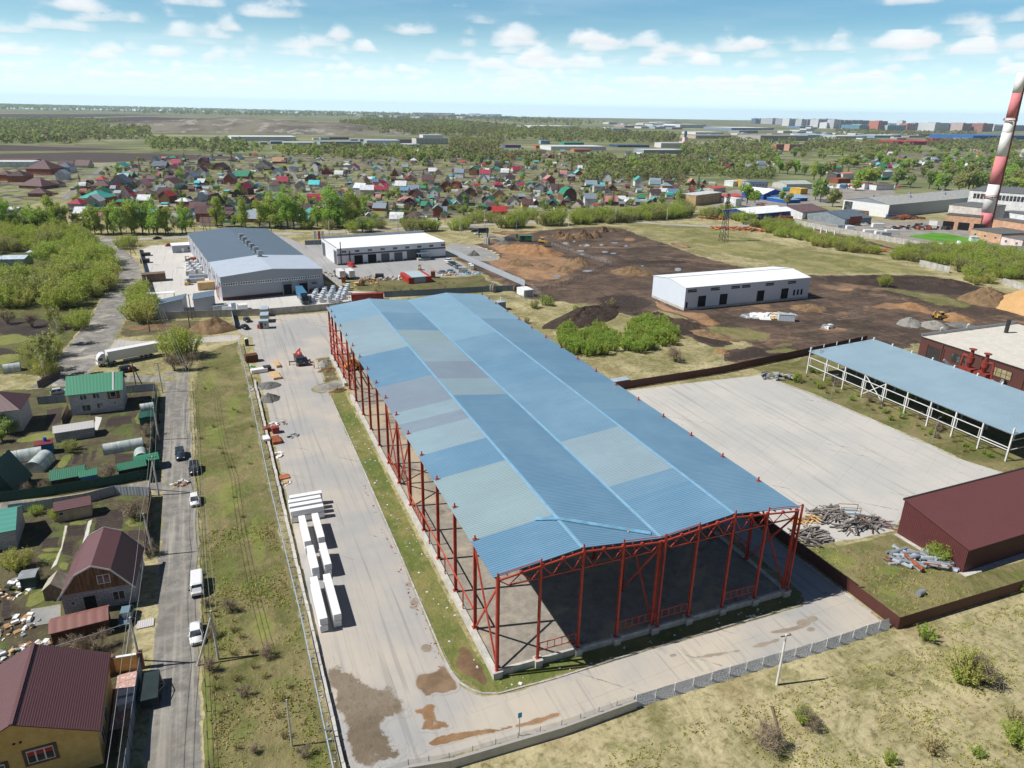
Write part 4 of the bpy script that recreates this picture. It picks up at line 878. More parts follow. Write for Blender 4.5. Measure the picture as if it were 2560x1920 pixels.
def van(name,label,loc,rot,pm,L=4.9,W=1.85,H=2.05,group=None):
 t = thing(name,label,'van',loc,rot,group); mb = MB()
 sec = lambda x,w,z0,z1: [(x,-w / 2,z0),(x,-w / 2,z1 * .55),(x,-w / 2 + .1,z1 - .08),(x,-w / 2 + .3,z1),(x,w / 2 - .3,z1),(x,w / 2 - .1,z1 - .08),(x,w / 2,z1 * .55),(x,w / 2,z0)]
 loft(mb,[sec(-L / 2,W * .93,.35,H - .08),sec(-L / 2 + .15,W,.25,H),sec(L / 2 - 1.15,W,.25,H),sec(L / 2 - .9,W,.25,H - .12),sec(L / 2 - .25,W * .98,.25,1.15),sec(L / 2,W * .9,.32,.95)])
 mb.build('body',pm,t,False)
 mb = MB(); mb.hexa([(L / 2 - .34,-W * .42,1.15),(L / 2 - .28,-W * .42,1.15),(L / 2 - .28,W * .42,1.15),(L / 2 - .34,W * .42,1.15)],[(L / 2 - .9,-W * .38,H - .16),(L / 2 - .84,-W * .38,H - .16),(L / 2 - .84,W * .38,H - .16),(L / 2 - .9,W * .38,H - .16)]); mb.build('windscreen',GLASS,t)
 for s in (-1,1):
  for a,b in ((-L / 2 + .3,-.4),(-.3,.6),(.7,L / 2 - 1.0)):
   mb = MB(); mb.box((a + b) / 2,s * (W / 2 - .01),1.15,b - a,.05,.5); mb.build('side_window',GLASS,t)
  mb = MB(); mb.box(L / 2 - .05,s * W * .36,.72,.1,.24,.18); mb.build('headlight',LAMPG,t)
  mb = MB(); mb.box(L / 2 - .7,s * (W / 2 + .1),1.15,.12,.2,.2); mb.build('mirror',DARK,t)
 mb = MB(); mb.box(L / 2 + .0,0,.3,.12,W * .9,.22); mb.build('bumper',DARK,t)
 wheels(t,(L * .3,-L * .28),W / 2,.33)
 return t
UP = pi / 2; DN = -pi / 2
car('parked_car','white saloon car with dark roof pillars parked at the lane edge beside the leaning pole',(-36.45,22.2),DN + R(2),PW,'sedan')
van('parked_van','white minivan parked on the lane above the white saloon',(-36.3,33.5),DN,PW)
car('parked_car','white hatchback parked on the grass edge of the lane below the rubbish pile',(-36.9,61.4),DN + R(3),PW,'hatch')
car('parked_car','dark suv parked on the lane across from the crossroads of board fences',(-39.9,82.6),DN + R(4),PN,'suv')
car('parked_car','black suv parked at the grass edge above the rubbish pile',(-37.1,74.8),DN,PB,'suv')
p = B2(1275,1230); car('parked_car','pale blue-grey old estate car parked by the brown timber shed',(p.x - .4,p.y + 1.2),DN + R(-4),PTE,'hatch')
p = B1(1330,200); car('parked_car','dark car parked under the white articulated lorry',(p.x,p.y),R(-165) + pi,PB,'suv')
p = B1(612,440); car('parked_car','silver hatchback standing behind the grey fence of the green roofed house',(p.x,p.y + .6),R(10),PS,'hatch')
for x,y,r,l in ((1255,1118,5,'dark estate car parked beside the site cabins, close to the boundary fence'),(1232,1190,12,'black car parked by the gate of the hall yard')):
 p = A5(x,y); car('parked_car',l,(p.x,p.y),R(100 + r),PN if r == 5 else PB,'sedan')
p = A5(368,308); car('parked_car','black car driving along the main road behind the warehouse yard',(p.x,p.y),R(188),PB,'sedan')
p = A5(484,378); car('parked_car','red car parked behind the white gatehouse',(p.x,p.y),R(180),PR,'hatch')
p = A5(675,405); van('parked_van','yellow van standing between gatehouse and long warehouse',(p.x,p.y),R(170),PY,4.6)
p = A6(438,468); van('parked_van','red van parked in front of a dark depot gate',(p.x,p.y),R(-70),PR,4.8)
for x,y,pm,k,l in ((1340,425,PW,'suv','white car first in the parked row at the depot corner'),(1350,440,PS,'sedan','silver car second in the parked row at the depot corner'),(1375,452,PB,'suv','black car in the middle of the parked row by the metal fence'),(1395,463,PN,'sedan','dark blue saloon in the parked row by the metal fence'),(1418,475,PTE,'sedan','grey-green saloon in the parked row by the metal fence'),(1440,490,PN,'suv','dark suv last in the parked row by the metal fence'),(1275,530,PG,'sedan','grey saloon parked crosswise behind the orange pallets'),(1350,520,PTE,'sedan','pale grey-green saloon beside the crosswise parked one')):
 p = A6(x,y); car('parked_car',l,(p.x,p.y),R(-38),pm,k)
p = C1(120,165); car('parked_car','black car by the raised dark cabin on the site track',(p.x,p.y + 3),R(170),PB,'suv')
p = C1(133,185); car('parked_car','white car by the raised dark cabin on the site track',(p.x,p.y),R(170),PW,'sedan')
for x,y,pm,l in ((500,550,PW,'white car on the road by the blue trade sheds'),(605,550,PR,'dark red car on the road by the blue trade sheds'),(1750,790,PB,'black car parked by the flaking grey shed'),(1800,785,PW,'white car parked in front of the flaking grey shed'),(1835,780,PW,'second white car at the corner of the flaking grey shed')):
 p = C5(x,y); car('parked_car',l,(p.x,p.y),R(150),pm,'sedan')
def lorry(name,label,loc,rot,cab,trailer,L=13.4,flat=False,group=None,cabroof=True):
 """x forward, origin at the nose's foot"""
 t = thing(name,label,'lorry',loc,rot,group)
 mb = MB(); mb.extr([(0,.9),(.0,1.6),(-.14,2.35),(-.45,3.05),(-2.1,3.1),(-2.1,.9)],-1.22,1.22,'y'); mb.build('cab',cab,t)
 if cabroof:
  mb = MB(); mb.extr([(-.5,3.05),(-1.2,3.7),(-2.1,3.75),(-2.1,3.05)],-1.1,1.1,'y'); mb.build('roof_fairing',cab,t)
 mb = MB(); mb.add([(.03,-1.08,1.62),(.03,1.08,1.62),(-.4,1.02,2.85),(-.4,-1.02,2.85)],[(0,1,2,3)]); mb.build('windscreen',GLASS,t)
 for s in (-1,1):
  mb = MB(); mb.box(-.85,s * 1.225,1.85,.9,.03,.8); mb.build('side_window',GLASS,t)
  mb = MB(); mb.box(.02,s * .95,1.0,.08,.34,.2); mb.build('headlight',LAMPG,t)
  mb = MB(); mb.box(-.15,s * 1.42,2.0,.14,.22,.7); mb.build('mirror',DARK,t)
  mb = MB(); mb.box(-3.2,s * 1.0,.6,1.3,.5,.6); mb.build('fuel_tank',GALV,t)
 mb = MB(); mb.box(.02,0,.45,.2,2.4,.5); mb.build('bumper',cab,t)
 mb = MB(); mb.box(-(L + 3) / 2,0,.95,L + 2,.9,.2); mb.build('chassis',DKSTEEL,t)
 if not flat:
  mb = MB(); mb.box(-2.75 - L / 2,0,1.2,L,2.5,2.75); mb.build('trailer_box',trailer,t)
  mb = MB(); mb.box(-2.75 - L / 2,0,3.94,L + .03,2.54,.08); mb.build('roof_rail',trailer,t)
  for s in (-1,1):
   mb = MB(); mb.box(-2.75 - L * .45,s * 1.2,.5,L * .35,.05,.6); mb.build('side_guard',GALV,t)
 wheels(t,(-1.2,-4.3),1.2,.5,.34); wheels(t,(-L + .3,-L - 1.0,-L + 1.6) if L > 8 else (-L,),1.2,.5,.34)
 return t
TRB = ribbed('white_trailer_wall',(.76,.76,.77),.55,0,.06,.4,.08)
a,b = A4(738,1418),A4(1242,1322)
lorry('semi_truck','white articulated lorry with box trailer turning off the village road',(a.x - .2,a.y + 1.4),face_of(b,a) + R(1),PW,TRB)
BTR = ribbed('blue_tarpaulin',lin(70,122,156),.6,0,.1,.5)
a = A5(1828,962); lorry('semi_truck','dark lorry with blue tarpaulin trailer backed into the warehouse dock',(a.x + .3,a.y + .5),R(-96 + 8),PB,BTR,12.5)
for x,y,l,m in ((1020,380,'turquoise trailer lorry with red cab in front of the rounded hangar',paint('turquoise',lin(60,178,206))),(1090,370,'blue lorry parked beside the rounded hangar',PBL)):
 p = C5(x,y); lorry('semi_truck',l,(p.x,p.y),R(-20),PR if 'red' in l else PBL,m,12)
for x0,x1,y,l in ((305,392,592,'white box lorry beside the second one on the depot asphalt, nearer the warehouse'),(392,478,590,'white box lorry beside the rubbish heap on the depot asphalt')):
 p = A6((x0 + x1) / 2,y); t = lorry('box_truck',l,(p.x - .6,p.y + 8.6),R(97),PG,TRB,6.2,cabroof=False)
p = B4(668,545); t = thing('crane_truck','dark lorry with folded red loading crane and spread outriggers','crane lorry',(p.x,p.y + 1),R(-90))
mb = MB(); mb.extr([(0.6,.7),(.6,1.5),(.35,2.6),(-1.4,2.65),(-1.4,.7)],-1.2,1.2,'y'); mb.build('cab',PN,t)
mb = MB(); mb.add([(.62,-1.05,1.55),(.62,1.05,1.55),(.4,1,2.45),(.4,-1,2.45)],[(0,1,2,3)]); mb.build('windscreen',GLASS,t)
mb = MB(); mb.box(-4.9,0,.95,6.9,2.4,.2); mb.build('load_bed',PN,t)
for s in (-1,1):
 mb = MB(); mb.box(-4.9,s * 1.2,1.1,6.8,.06,.5); mb.build('side_board',PN,t)
 mb = MB(); mb.beam((-1.9,0,.95),(-1.9,s * 2.9,.95),.25); mb.beam((-1.9,s * 2.9,.05),(-1.9,s * 2.9,1.3),.18); mb.box(-1.9,s * 2.9,0,.45,.45,.08); mb.build('outrigger',DKSTEEL,t)
 mb = MB(); mb.box(.62,s * .9,.95,.06,.35,.2); mb.build('headlight',LAMPG,t)
mb = MB(); mb.box(-1.9,0,1.1,.8,.9,1.7); mb.build('crane_column',PO,t)
mb = MB(); mb.beam((-1.9,.2,2.7),(-3.3,.4,4.2),.4); mb.beam((-3.3,.4,4.2),(-4.4,-.9,2.3),.35); mb.beam((-3.2,.1,3.9),(-4.9,.9,1.9),.3); mb.beam((-2.4,-.3,2.3),(-6.3,.6,1.9),.32); mb.build('crane_boom',PO,t)
mb = MB(); [mb.beam((-3 - .1 * i,-.9 + .35 * i,1.3),(-8 + .2 * i,-.7 + .35 * i,1.35),.2) for i in range(5)]; mb.build('red_beam_load',RED,t)
wheels(t,(-.3,-5.6,-6.9),1.2,.5,.32)
def loader(name,label,loc,rot,kind,cat):
 t = thing(name,label,cat,loc,rot)
 mb = MB(); mb.extr([(-2.2,.8),(-2.2,1.7),(-.6,1.9),(1.6,1.5),(2.0,.8)],-.75,.75,'y'); mb.build('body',PY,t)
 mb = MB(); mb.hexa([(-1,-.7,1.7),(.5,-.7,1.7),(.5,.7,1.7),(-1,.7,1.7)],[(-.9,-.6,2.8),(.3,-.6,2.8),(.3,.6,2.8),(-.9,.6,2.8)]); mb.build('cab',GLASS,t)
 mb = MB(); mb.box(-.3,0,2.78,1.5,1.4,.12); mb.build('cab_roof',PY,t)
 if kind == 'dozer':
  for s in (-1,1):
   mb = MB(); mb.extr([(-2.2,.35),(-1.9,0),(1.6,0),(2.0,.4),(1.6,.9),(-1.9,.9)],s * .75,s * 1.25,'y'); mb.build('track',RUBBER,t)
  mb = MB(); mb.extr([(2.5,.1),(2.75,.1),(2.55,.6),(2.75,1.2),(2.5,1.2)],-1.6,1.6,'y'); mb.build('blade',PY,t)
  for s in (-1,1): mb = MB(); mb.beam((1,s * 1.3,.6),(2.55,s * 1.3,.5),.18); mb.build('push_arm',PY,t)
 else:
  wheels(t,(-1.3,),1.15,.72,.45); wheels(t,(1.5,),1.1,.55,.4)
  mb = MB(); mb.extr([(3.2,.15),(4.1,.1),(4.2,.3),(3.5,.45),(3.3,1.1),(3.1,1.0)],-1.1,1.1,'y'); mb.build('bucket',DKSTEEL if kind == 'fork' else PY,t)
  for s in (-1,1): mb = MB(); mb.beam((.8,s * .6,1.7),(2.4,s * .6,1.5),.2); mb.beam((2.4,s * .6,1.5),(3.3,s * .6,.6),.2); mb.build('lift_arm',PY,t)
  if kind == 'backhoe':
   mb = MB(); mb.beam((-2.2,0,1),(-3.0,0,3.3),.3); mb.beam((-3.0,0,3.3),(-3.7,0,1.7),.26); mb.build('digger_arm',PY,t)
   mb = MB(); mb.extr([(-3.9,1.7),(-3.3,1.6),(-3.3,1.0),(-3.7,.8),(-4.1,1.2)],-.35,.35,'y'); mb.build('digger_bucket',DKSTEEL,t)
 return t
p = C3(1255,1100); loader('backhoe_loader','yellow backhoe loader pushing orange clay at the gravel heaps',(p.x,p.y),R(-14),'backhoe','backhoe')
p = C1(775,303); loader('bulldozer','yellow bulldozer on top of the long orange clay bank',(p.x,p.y),R(-40),'dozer','bulldozer').location.z = 2.0
p = B4(1125,575,.7); t = loader('telehandler','yellow loader standing inside the steel hall behind the red columns',(p.x,p.y + 1),R(10),'wheel','loader'); t.location.z = .7; t.scale = (1.15,1.15,1.15)
def forklift(loc,rot,pm,label,group='forklifts in the warehouse yard'):
 t = thing('forklift',label,'forklift',loc,rot,group)
 mb = MB(); mb.box(-.3,0,.35,2.0,1.15,.75); mb.box(-1.05,0,.6,.6,1.1,.7); mb.build('body',pm,t)
 mb = MB(); [mb.beam((x,y,1.1),(x * .9,y * .95,2.2),.08) for x in (-.9,.5) for y in (-.5,.5)]; mb.box(-.2,0,2.18,1.5,1.1,.08); mb.build('overhead_guard',DKSTEEL,t)
 mb = MB(); [mb.beam((.85,y,.1),(.85,y,2.5),.12) for y in (-.35,.35)]; mb.build('mast',DKSTEEL,t)
 for s in (-1,1): mb = MB(); mb.box(1.5,s * .3,.08,1.2,.12,.05); mb.build('fork',DKSTEEL,t)
 wheels(t,(.5,-1.0),.6,.33,.25)
p = A5(672,760); forklift((p.x,p.y),R(20),PY,'yellow forklift beside the crate stacks of the long warehouse')
p = A5(668,525); forklift((p.x,p.y),R(200),PG,'grey forklift at the far end of the pallet rows')
p = A6(1078,505); forklift((p.x,p.y + 2),R(60),PY,'yellow forklift behind the pair of red containers')
# ================================================================ CONTAINERS, CABINS
def container(name,label,loc,rot,L,m,W=2.44,H=2.6,group=None,z=0,doors=True):
 t = thing(name,label,'container',(loc[0],loc[1],z),rot,group)
 mb = MB(); n = int(L / .28)
 prof = []
 for i in range(n):
  x = -L / 2 + .1 + (L - .2) * i / n; w = (L - .2) / n
  prof += [(x,0),(x + w * .35,0),(x + w * .5,-.04),(x + w * .85,-.04)]
 for s in (-1,1):
  for (xa,da),(xb,db) in zip(prof,prof[1:] + [(L / 2 - .1,0)]):
   ya,yb = s * (W / 2 + da),s * (W / 2 + db); mb.add([(xa,ya,.15),(xb,yb,.15),(xb,yb,H - .1),(xa,ya,H - .1)],[(0,1,2,3)])
 mb.box(0,0,H - .14,L - .1,W - .06,.1); mb.box(-L / 2 + .06,0,.15,.06,W - .1,H - .3); mb.box(0,0,.1,L - .1,W - .1,.08)
 mb.build('shell',m,t)
 mb = MB()
 for x in (-L / 2 + .06,L / 2 - .06):
  for y in (-W / 2 + .06,W / 2 - .06): mb.box(x,y,0,.14,.14,H)
  for z_ in (.05,H - .14): mb.box(x,0,z_,.13,W - .2,.13)
 for y in (-W / 2 + .05,W / 2 - .05):
  for z_ in (.03,H - .12): mb.box(0,y,z_,L - .2,.11,.12)
 mb.build('frame',m,t)
 if doors:
  for s in (-1,1):
   mb = MB(); mb.box(L / 2 - .08,s * W * .24,.2,.06,W * .45,H - .36); mb.tube((L / 2 - .03,s * .35,.2),(L / 2 - .03,s * .35,H - .2),.025,n=6); mb.build('door',m,t)
 return t
CRED = worn('container_red',lin(150,62,52),.6,.3,.7); CRED2 = worn('container_red_bright',lin(184,66,52),.6,.2,.7); CBRN = worn('container_brown',lin(132,66,54),.6,.3,.7)
a,b = A6(443,790),A6(740,775); c = (a + b) / 2
t = container('shipping_container','long rust-red shipping container with white lettering behind the steel hall',(c.x,c.y + 1.25),face_of(a,b),12.19,CRED,H=2.75)
def text(name,s,size,mtl,parent,loc,rot,ext=.01):
 cu = bpy.data.curves.new(name,'FONT'); cu.body = s; cu.size = size; cu.extrude = ext; cu.align_x = 'CENTER'; cu.materials.append(mtl)
 q = bpy.data.objects.new(name,cu); me = bpy.data.meshes.new_from_object(q); o = link(name,me,parent); o.location = loc; o.rotation_euler = rot; return o
text('lettering','ZIM',.8,WHITE,t,(.6,-1.3,.75),(pi / 2,0,0))
a,b = A6(965,628),A6(1180,612); c0 = A6(885,572); d = (b - a); W3 = d.length; ax = face_of(a,c0)
L6 = 12.2; u = Vector((cos(ax),sin(ax),0)); w = Vector((cos(ax - pi / 2),sin(ax - pi / 2),0))
for k,l,m in ((0,'red container on the depot lawn, towards the rubbish heap',CRED2),(1,'red container on the depot lawn, towards the parked cars',CRED2)):
 q = a + u * (L6 / 2) + w * (1.25 if k == 0 else W3 - 1.25); container('shipping_container',l,(q.x,q.y),ax,L6,m,group='pair of red containers on the depot lawn')
q = a + u * (L6 / 2) + w * (W3 / 2); t = thing('container_canopy','pale infill roof and wall between the pair of red containers','canopy',(q.x,q.y,0),ax)
mb = MB(); mb.box(0,0,2.66,L6,W3 - 3.4,.1); mb.build('roof',ribbed('pale_roof_sheet',lin(172,190,196),.4,0,.1),t)
mb = MB(); mb.box(-L6 / 2 + .2,0,0,.12,W3 - 5.1,2.62); mb.build('wall',LGF,t)
def cabin(label,loc,rot,L,W,H,m,roofm,door=True,z=0.0,group=None,name='site_cabin',win=((.2,'-y'),)):
 t = thing(name,label,'cabin',(loc[0],loc[1],z),rot,group)
 mb = MB(); mb.box(0,0,.15,L,W,H - .25); mb.build('wall',m,t)
 mb = MB(); mb.box(0,0,H - .1,L + .16,W + .16,.14); mb.build('roof',roofm,t)
 mb = MB(); [mb.box(x,y,0,.3,.3,.17) for x in (-L / 2 + .2,L / 2 - .2) for y in (-W / 2 + .2,W / 2 - .2)]; mb.build('footing',OLDC,t)
 for f,s in win:
  mb = MB()
  if s == '-y': mb.box(L * f,-W / 2 - .02,1.0,.95,.06,.95); mb.box(L * f,-W / 2 - .04,1.08,.78,.06,.8,1)
  else: mb.box(-L / 2 - .02,W * f,1.0,.06,.95,.95); mb.box(-L / 2 - .04,W * f,1.08,.06,.78,.8,1)
  mb.build('window',[WHITE,GLASS],t)
 if door: mb = MB(); mb.box(-L * .22,-W / 2 - .02,.2,.9,.07,2.0); mb.build('door',BWOOD,t)
 return t
CABM = ribpos('cabin_sheet',lin(168,174,170),.25,.1); CABR = worn('cabin_roof',lin(168,182,190),.5,.15)
p = A5(1427,1195); cabin('site cabin with brown door, first of the row in the hall lot',(p.x,p.y + 1.3),R(-8),3.0,2.6,2.75,CABM,CABR,group='site cabins in the hall lot')
for k,l in enumerate(('long pale cabin behind the one with the brown door','last pale cabin of the row by the boundary fence')):
 p = A5(1440,1145 - 62 * k); cabin(l,(p.x,p.y + 3.6),R(-8),2.6,4.6,2.7,CABM,CABR,False,group='site cabins in the hall lot')
p = A5(1368,1190); mb = MB(); mb.tube((0,0,0),(0,0,1.1),.4,n=10); mb.tube((0,0,1.1),(0,0,1.4),.25,n=8); o = mb.build('barrel',PR); o.location = (p.x,p.y,0); tag(o,'red barrel beside the brown-doored site cabin','barrel')
def toilet(label,loc,m,rm,rot=0):
 t = thing('portable_toilet',label,'toilet cabin',loc,rot)
 mb = MB(); mb.box(0,0,.1,1.1,1.1,2.05); mb.build('wall',m,t)
 mb = MB(); mb.extr([(-.6,2.15),(.6,2.15),(.3,2.4),(-.3,2.4)],-.6,.6,'y'); mb.build('roof',rm,t)
 mb = MB(); mb.box(0,-.57,.2,.8,.05,1.85); mb.build('door',m,t)
p = B4(201,362); toilet('dark green portable toilet with white roof at the yard entrance',(p.x,p.y + .4),paint('dark_green_plastic',lin(22,52,52),.5),WHITE)
p = C1(522,218); toilet('bright green portable toilet by the site track',(p.x,p.y),PGR,PGR,R(-20))
p = C2(1490,705); t = cabin('white store cabin beside the long white material heap on the site',(p.x + .3,p.y + 1.6),R(-42) + R(10),5.6,2.4,2.5,ribpos('white_cabin_sheet',lin(206,214,222),.3,.08),CABR,False,win=())
p = C1(190,210); t = cabin('dark raised cabin on legs beside the site track',(p.x,p.y),R(-10),6,2.6,2.7,worn('dark_cabin',lin(44,54,66),.6),DKSTEEL,False,2.6,win=((.3,'-y'),))
for x in (-2.5,2.5):
 for y in (-1.1,1.1): mb = MB(); mb.box(x,y,-2.6,.25,.25,2.7); mb.build('leg',DKSTEEL,t)
p = C1(605,255); t = thing('generator','bright green generator set on a wheeled frame at the clay bank','generator',(p.x,p.y),R(-18))
mb = MB(); mb.box(0,0,1.0,7,2.4,2.6); mb.build('housing',PGR,t); mb = MB(); mb.box(-1.5,-1.22,1.3,2.2,.06,2.0); mb.build('hatch',DKSTEEL,t); mb = MB(); mb.box(0,0,3.6,7.2,2.6,.15); mb.build('roof',PGR,t); mb = MB(); mb.box(0,0,.6,7.4,1.6,.4); mb.build('frame',DKSTEEL,t); wheels(t,(-2.4,2.4),1.1,.55,.4)
p = C1(448,240); t = thing('waste_skip','grey open waste skip beside the site track','skip',(p.x,p.y),R(-15))
mb = MB();
for s in (-1,1): mb.box(0,s * 1.1,.2,6,.1,1.6); mb.box(s * 2.95,0,.2,.1,2.3,1.6)
mb.box(0,0,.2,6,2.2,.1); [mb.box(x,-1.18,.2,.12,.1,1.6) for x in (-2.4,-1.2,0,1.2,2.4)]; mb.build('body',GALV,t)
for i,(x,y) in enumerate(((207,275),(222,278),(240,280))):
 p = C1(x,y); t = thing('manhole_ring_stack',f'{["first", "middle", "last"][i]} of three pale concrete ring stacks at the pit edge','concrete rings',(p.x,p.y,0),0,'concrete ring stacks at the pit')
 for k in range(4): mb = MB(); mb.tube((0,0,k * .92),(0,0,k * .92 + .88),.85,n=14); mb.build('ring',OLDC,t)
TANKW = ribpos('white_tank_sheet',lin(226,230,234),.6,.05)
a,b = A6(2020,750),A6(2100,740); t = thing('equipment_container','white equipment container outside the corner of the depot fence','container',(a.x + 2.1,a.y + 3.0,0),R(5))
mb = MB(); mb.box(0,0,.2,4.4,6.2,2.6); mb.build('shell',TANKW,t); mb = MB(); mb.box(0,0,2.8,4.5,6.3,.1); mb.build('roof',WHITE,t); mb = MB(); mb.box(0,-3.12,.35,3.6,.05,2.2); mb.build('door',LGF,t); mb = MB(); mb.box(0,0,0,4.2,6,.2); mb.build('frame',OLDC,t)
p = C1(372,930); t = thing('transformer_kiosk','grey transformer kiosk with a white vent beside the far corner of the blue roof','kiosk',(p.x,p.y + 1.2,0),R(3))
mb = MB(); mb.box(0,0,.1,3.2,2.6,2.9); mb.build('wall',GRF,t); mb = MB(); mb.box(0,0,3.0,3.4,2.8,.12); mb.build('roof',CABR,t); mb = MB(); mb.tube((.3,.4,3.1),(.3,.4,4.3),.22,n=8); mb.dome((.3,.4,4.3),.32,.2,8,3); mb.build('vent',WHITE,t); mb = MB(); mb.box(0,-1.32,.3,2.6,.05,2.4); mb.build('door',GRF,t)
p = OV(1340,838); t = thing('kiosk','small white kiosk with teal stripe at the far corner of the concrete yard','kiosk',(p.x,p.y + .6,0),R(3))
mb = MB(); mb.box(0,0,0,5.2,2.4,2.2); mb.build('wall',WHITE,t); mb = MB(); mb.box(0,0,2.2,5.4,2.6,.15); mb.build('roof',CABR,t); mb = MB(); mb.box(0,-1.23,.8,5.0,.05,.35); mb.build('stripe',paint('teal',lin(60,150,150)),t)
# ================================================================ HOUSES: shared builders
def add_windows(t,sx,sy,wins,fm=None,gm=None):
 """wins: (face, offset along the wall, sill height, width, height)"""
 fm = fm or WHITE; gm = gm or GLASS
 for f,o,z,w,h in wins:
  mb = MB(); s = -1 if f[0] == '-' else 1
  for k,(dw,dh,dep,m) in enumerate(((0,0,.05,0),(-.14,-.14,.07,1))):
   a,b = w + dw,h + dh
   if f[1] == 'y': mb.box(o,s * (sy / 2 + dep / 2),z - dh / 2,a,dep,b,m)
   else: mb.box(s * (sx / 2 + dep / 2),o,z - dh / 2,dep,a,b,m)
  n = max(1,round(w / .8))
  for i in range(1,n):
   q = o - w / 2 + w * i / n
   if f[1] == 'y': mb.box(q,s * (sy / 2 + .045),z + .05,.07,.09,h - .1,0)
   else: mb.box(s * (sx / 2 + .045),q,z + .05,.09,.07,h - .1,0)
  mb.build('window',[fm,gm],t)
def roof_gable(mb,sx,sy,e,r,axis,ov,th=.14,m=0):
 a,b = (sx,sy) if axis == 'x' else (sy,sx)
 P = (lambda l,h,z: (l,h,z)) if axis == 'x' else (lambda l,h,z: (h,l,z))
 sl = (r - e) / (b / 2); L = a / 2 + ov
 for s in (-1,1):
  h0,z0 = s * (b / 2 + ov),e - sl * ov
  mb.hexa([P(-L,h0,z0),P(L,h0,z0),P(L,0,r),P(-L,0,r)],[P(-L,h0,z0 + th),P(L,h0,z0 + th),P(L,0,r + th),P(-L,0,r + th)],m)
def wall_gable(mb,sx,sy,e,r,axis,m=0,z0=0.0):
 if axis == 'x': mb.extr([(-sy / 2,z0),(sy / 2,z0),(sy / 2,e),(0,r - .02),(-sy / 2,e)],-sx / 2,sx / 2,'x',m)
 else: mb.extr([(-sx / 2,z0),(sx / 2,z0),(sx / 2,e),(0,r - .02),(-sx / 2,e)],-sy / 2,sy / 2,'y',m)
def roof_hip(mb,sx,sy,e,r,ov,th=.12,m=0):
 X,Y = sx / 2 + ov,sy / 2 + ov; k = max(X - Y,.15) if X >= Y else 0; k2 = 0 if X >= Y else Y - X
 k = k if X >= Y else .0
 A = [(-X,-Y,e),(X,-Y,e),(X,Y,e),(-X,Y,e)]; B = [(-k,-k2,r),(k,-k2,r),(k,k2,r),(-k,k2,r)]
 mb.hexa([(x,y,z - th) for x,y,z in A],A,m)
 mb.add(A + B,[(0,1,5,4),(1,2,6,5),(2,3,7,6),(3,0,4,7)],m)
def gambrel(mb,sx,sy,e,r,axis,ov,th=.12,m=0,kx=.62,kz=.62):
 b,a = (sx,sy) if axis == 'y' else (sy,sx)
 P = (lambda l,h,z: (h,l,z)) if axis == 'y' else (lambda l,h,z: (l,h,z))
 L = a / 2 + ov; H = b / 2; kn = (H * kx,e + (r - e) * kz); eo = (H + ov * .5,e - .45)
 for s in (-1,1):
  for (h0,z0),(h1,z1) in ((eo,kn),(kn,(0,r))):
   mb.hexa([P(-L,s * h0,z0),P(L,s * h0,z0),P(L,s * h1,z1),P(-L,s * h1,z1)],[P(-L,s * h0,z0 + th),P(L,s * h0,z0 + th),P(L,s * h1,z1 + th),P(-L,s * h1,z1 + th)],m)
 return kn
def house(name,label,cat,c,sx,sy,e,r,wm,rm,axis='x',rot=0.0,ov=.45,hip=False,wins=(),doors=(),chim=None,group=None,z0=0.0,gm=None,fm=None):
 t = thing(name,label,cat,(c[0],c[1],0),rot,group)
 mb = MB()
 if hip: mb.box(0,0,z0,sx,sy,e)
 else: wall_gable(mb,sx,sy,e,r,axis,0,z0)
 mb.build('wall',wm,t)
 mb = MB(); roof_hip(mb,sx,sy,e,r,ov) if hip else roof_gable(mb,sx,sy,e,r,axis,ov); ro = mb.build('roof',rm,t)
 add_windows(t,sx,sy,wins,fm)
 for f,o,w,h,m in doors:
  mb = MB(); s = -1 if f[0] == '-' else 1
  mb.box(o,s * (sy / 2 + .03),.1,w,.07,h) if f[1] == 'y' else mb.box(s * (sx / 2 + .03),o,.1,.07,w,h); mb.build('door',m,t)
 if chim: mb = MB(); mb.box(chim[0],chim[1],e,.5,.5,r - e + chim[2]); mb.build('chimney',chim[3],ro)
 return t
BLOCK = blockwork('aerated_block',lin(200,198,198),lin(146,144,144),.62,.32)
BLOCKD = blockwork('dark_block',lin(176,172,176),lin(128,124,126),.9,.45)
BRICK = blockwork('orange_brick',lin(196,118,78),lin(180,140,110),.5,.16); BRICKD = blockwork('dark_red_brick',lin(142,72,56),lin(130,100,86),.5,.16)
def tilem(name,c,row=.35,amt=.2):
 def f(T):
  p = objc(T); x,y,z = sep(T,p); w = ((x * (2 * pi / .22)).sin() * .5 + .5); rr = ((y * .8 + z) / row).frac()
  col = mix(T,w.sm(.1,.5),scaled(c,1 - amt),c); col = mix(T,rr.sm(.12,0) * .35,col,scaled(c,.55)); return mix(T,nz(T,p,.7,4).sm(.5,.75) * .25,col,scaled(c,1.25)),bump(T,w + rr,.5,.05)
 return mat(name,f,.5,0,.4)
MAROON = tilem('maroon_tile',lin(100,68,70)); MAROON2 = ribbed('maroon_sheet',lin(104,70,72),.45,1,.12); GREENR = ribbed('green_roof_sheet',lin(54,140,106),.3,0,.2); TEALR = ribbed('teal_roof_sheet',lin(70,150,136),.9,1,.12)
GREENR2 = ribbed('dark_green_roof_sheet',lin(44,122,92),.3,0,.22); DGREENR = ribbed('pine_roof_sheet',lin(28,78,66),.3,1,.2); PALER = ribbed('pale_corrugated_roof',lin(196,192,190),.28,0,.2)
def _stucco(T):
 p = objc(T); return mix(T,nz(T,p,1.2,6,.7).sm(.35,.7),lin(206,166,98),lin(222,186,120)),bump(T,nz(T,p,9,3),.3,.02)
STUC = mat('ochre_stucco',lambda T: _stucco(T),.9)
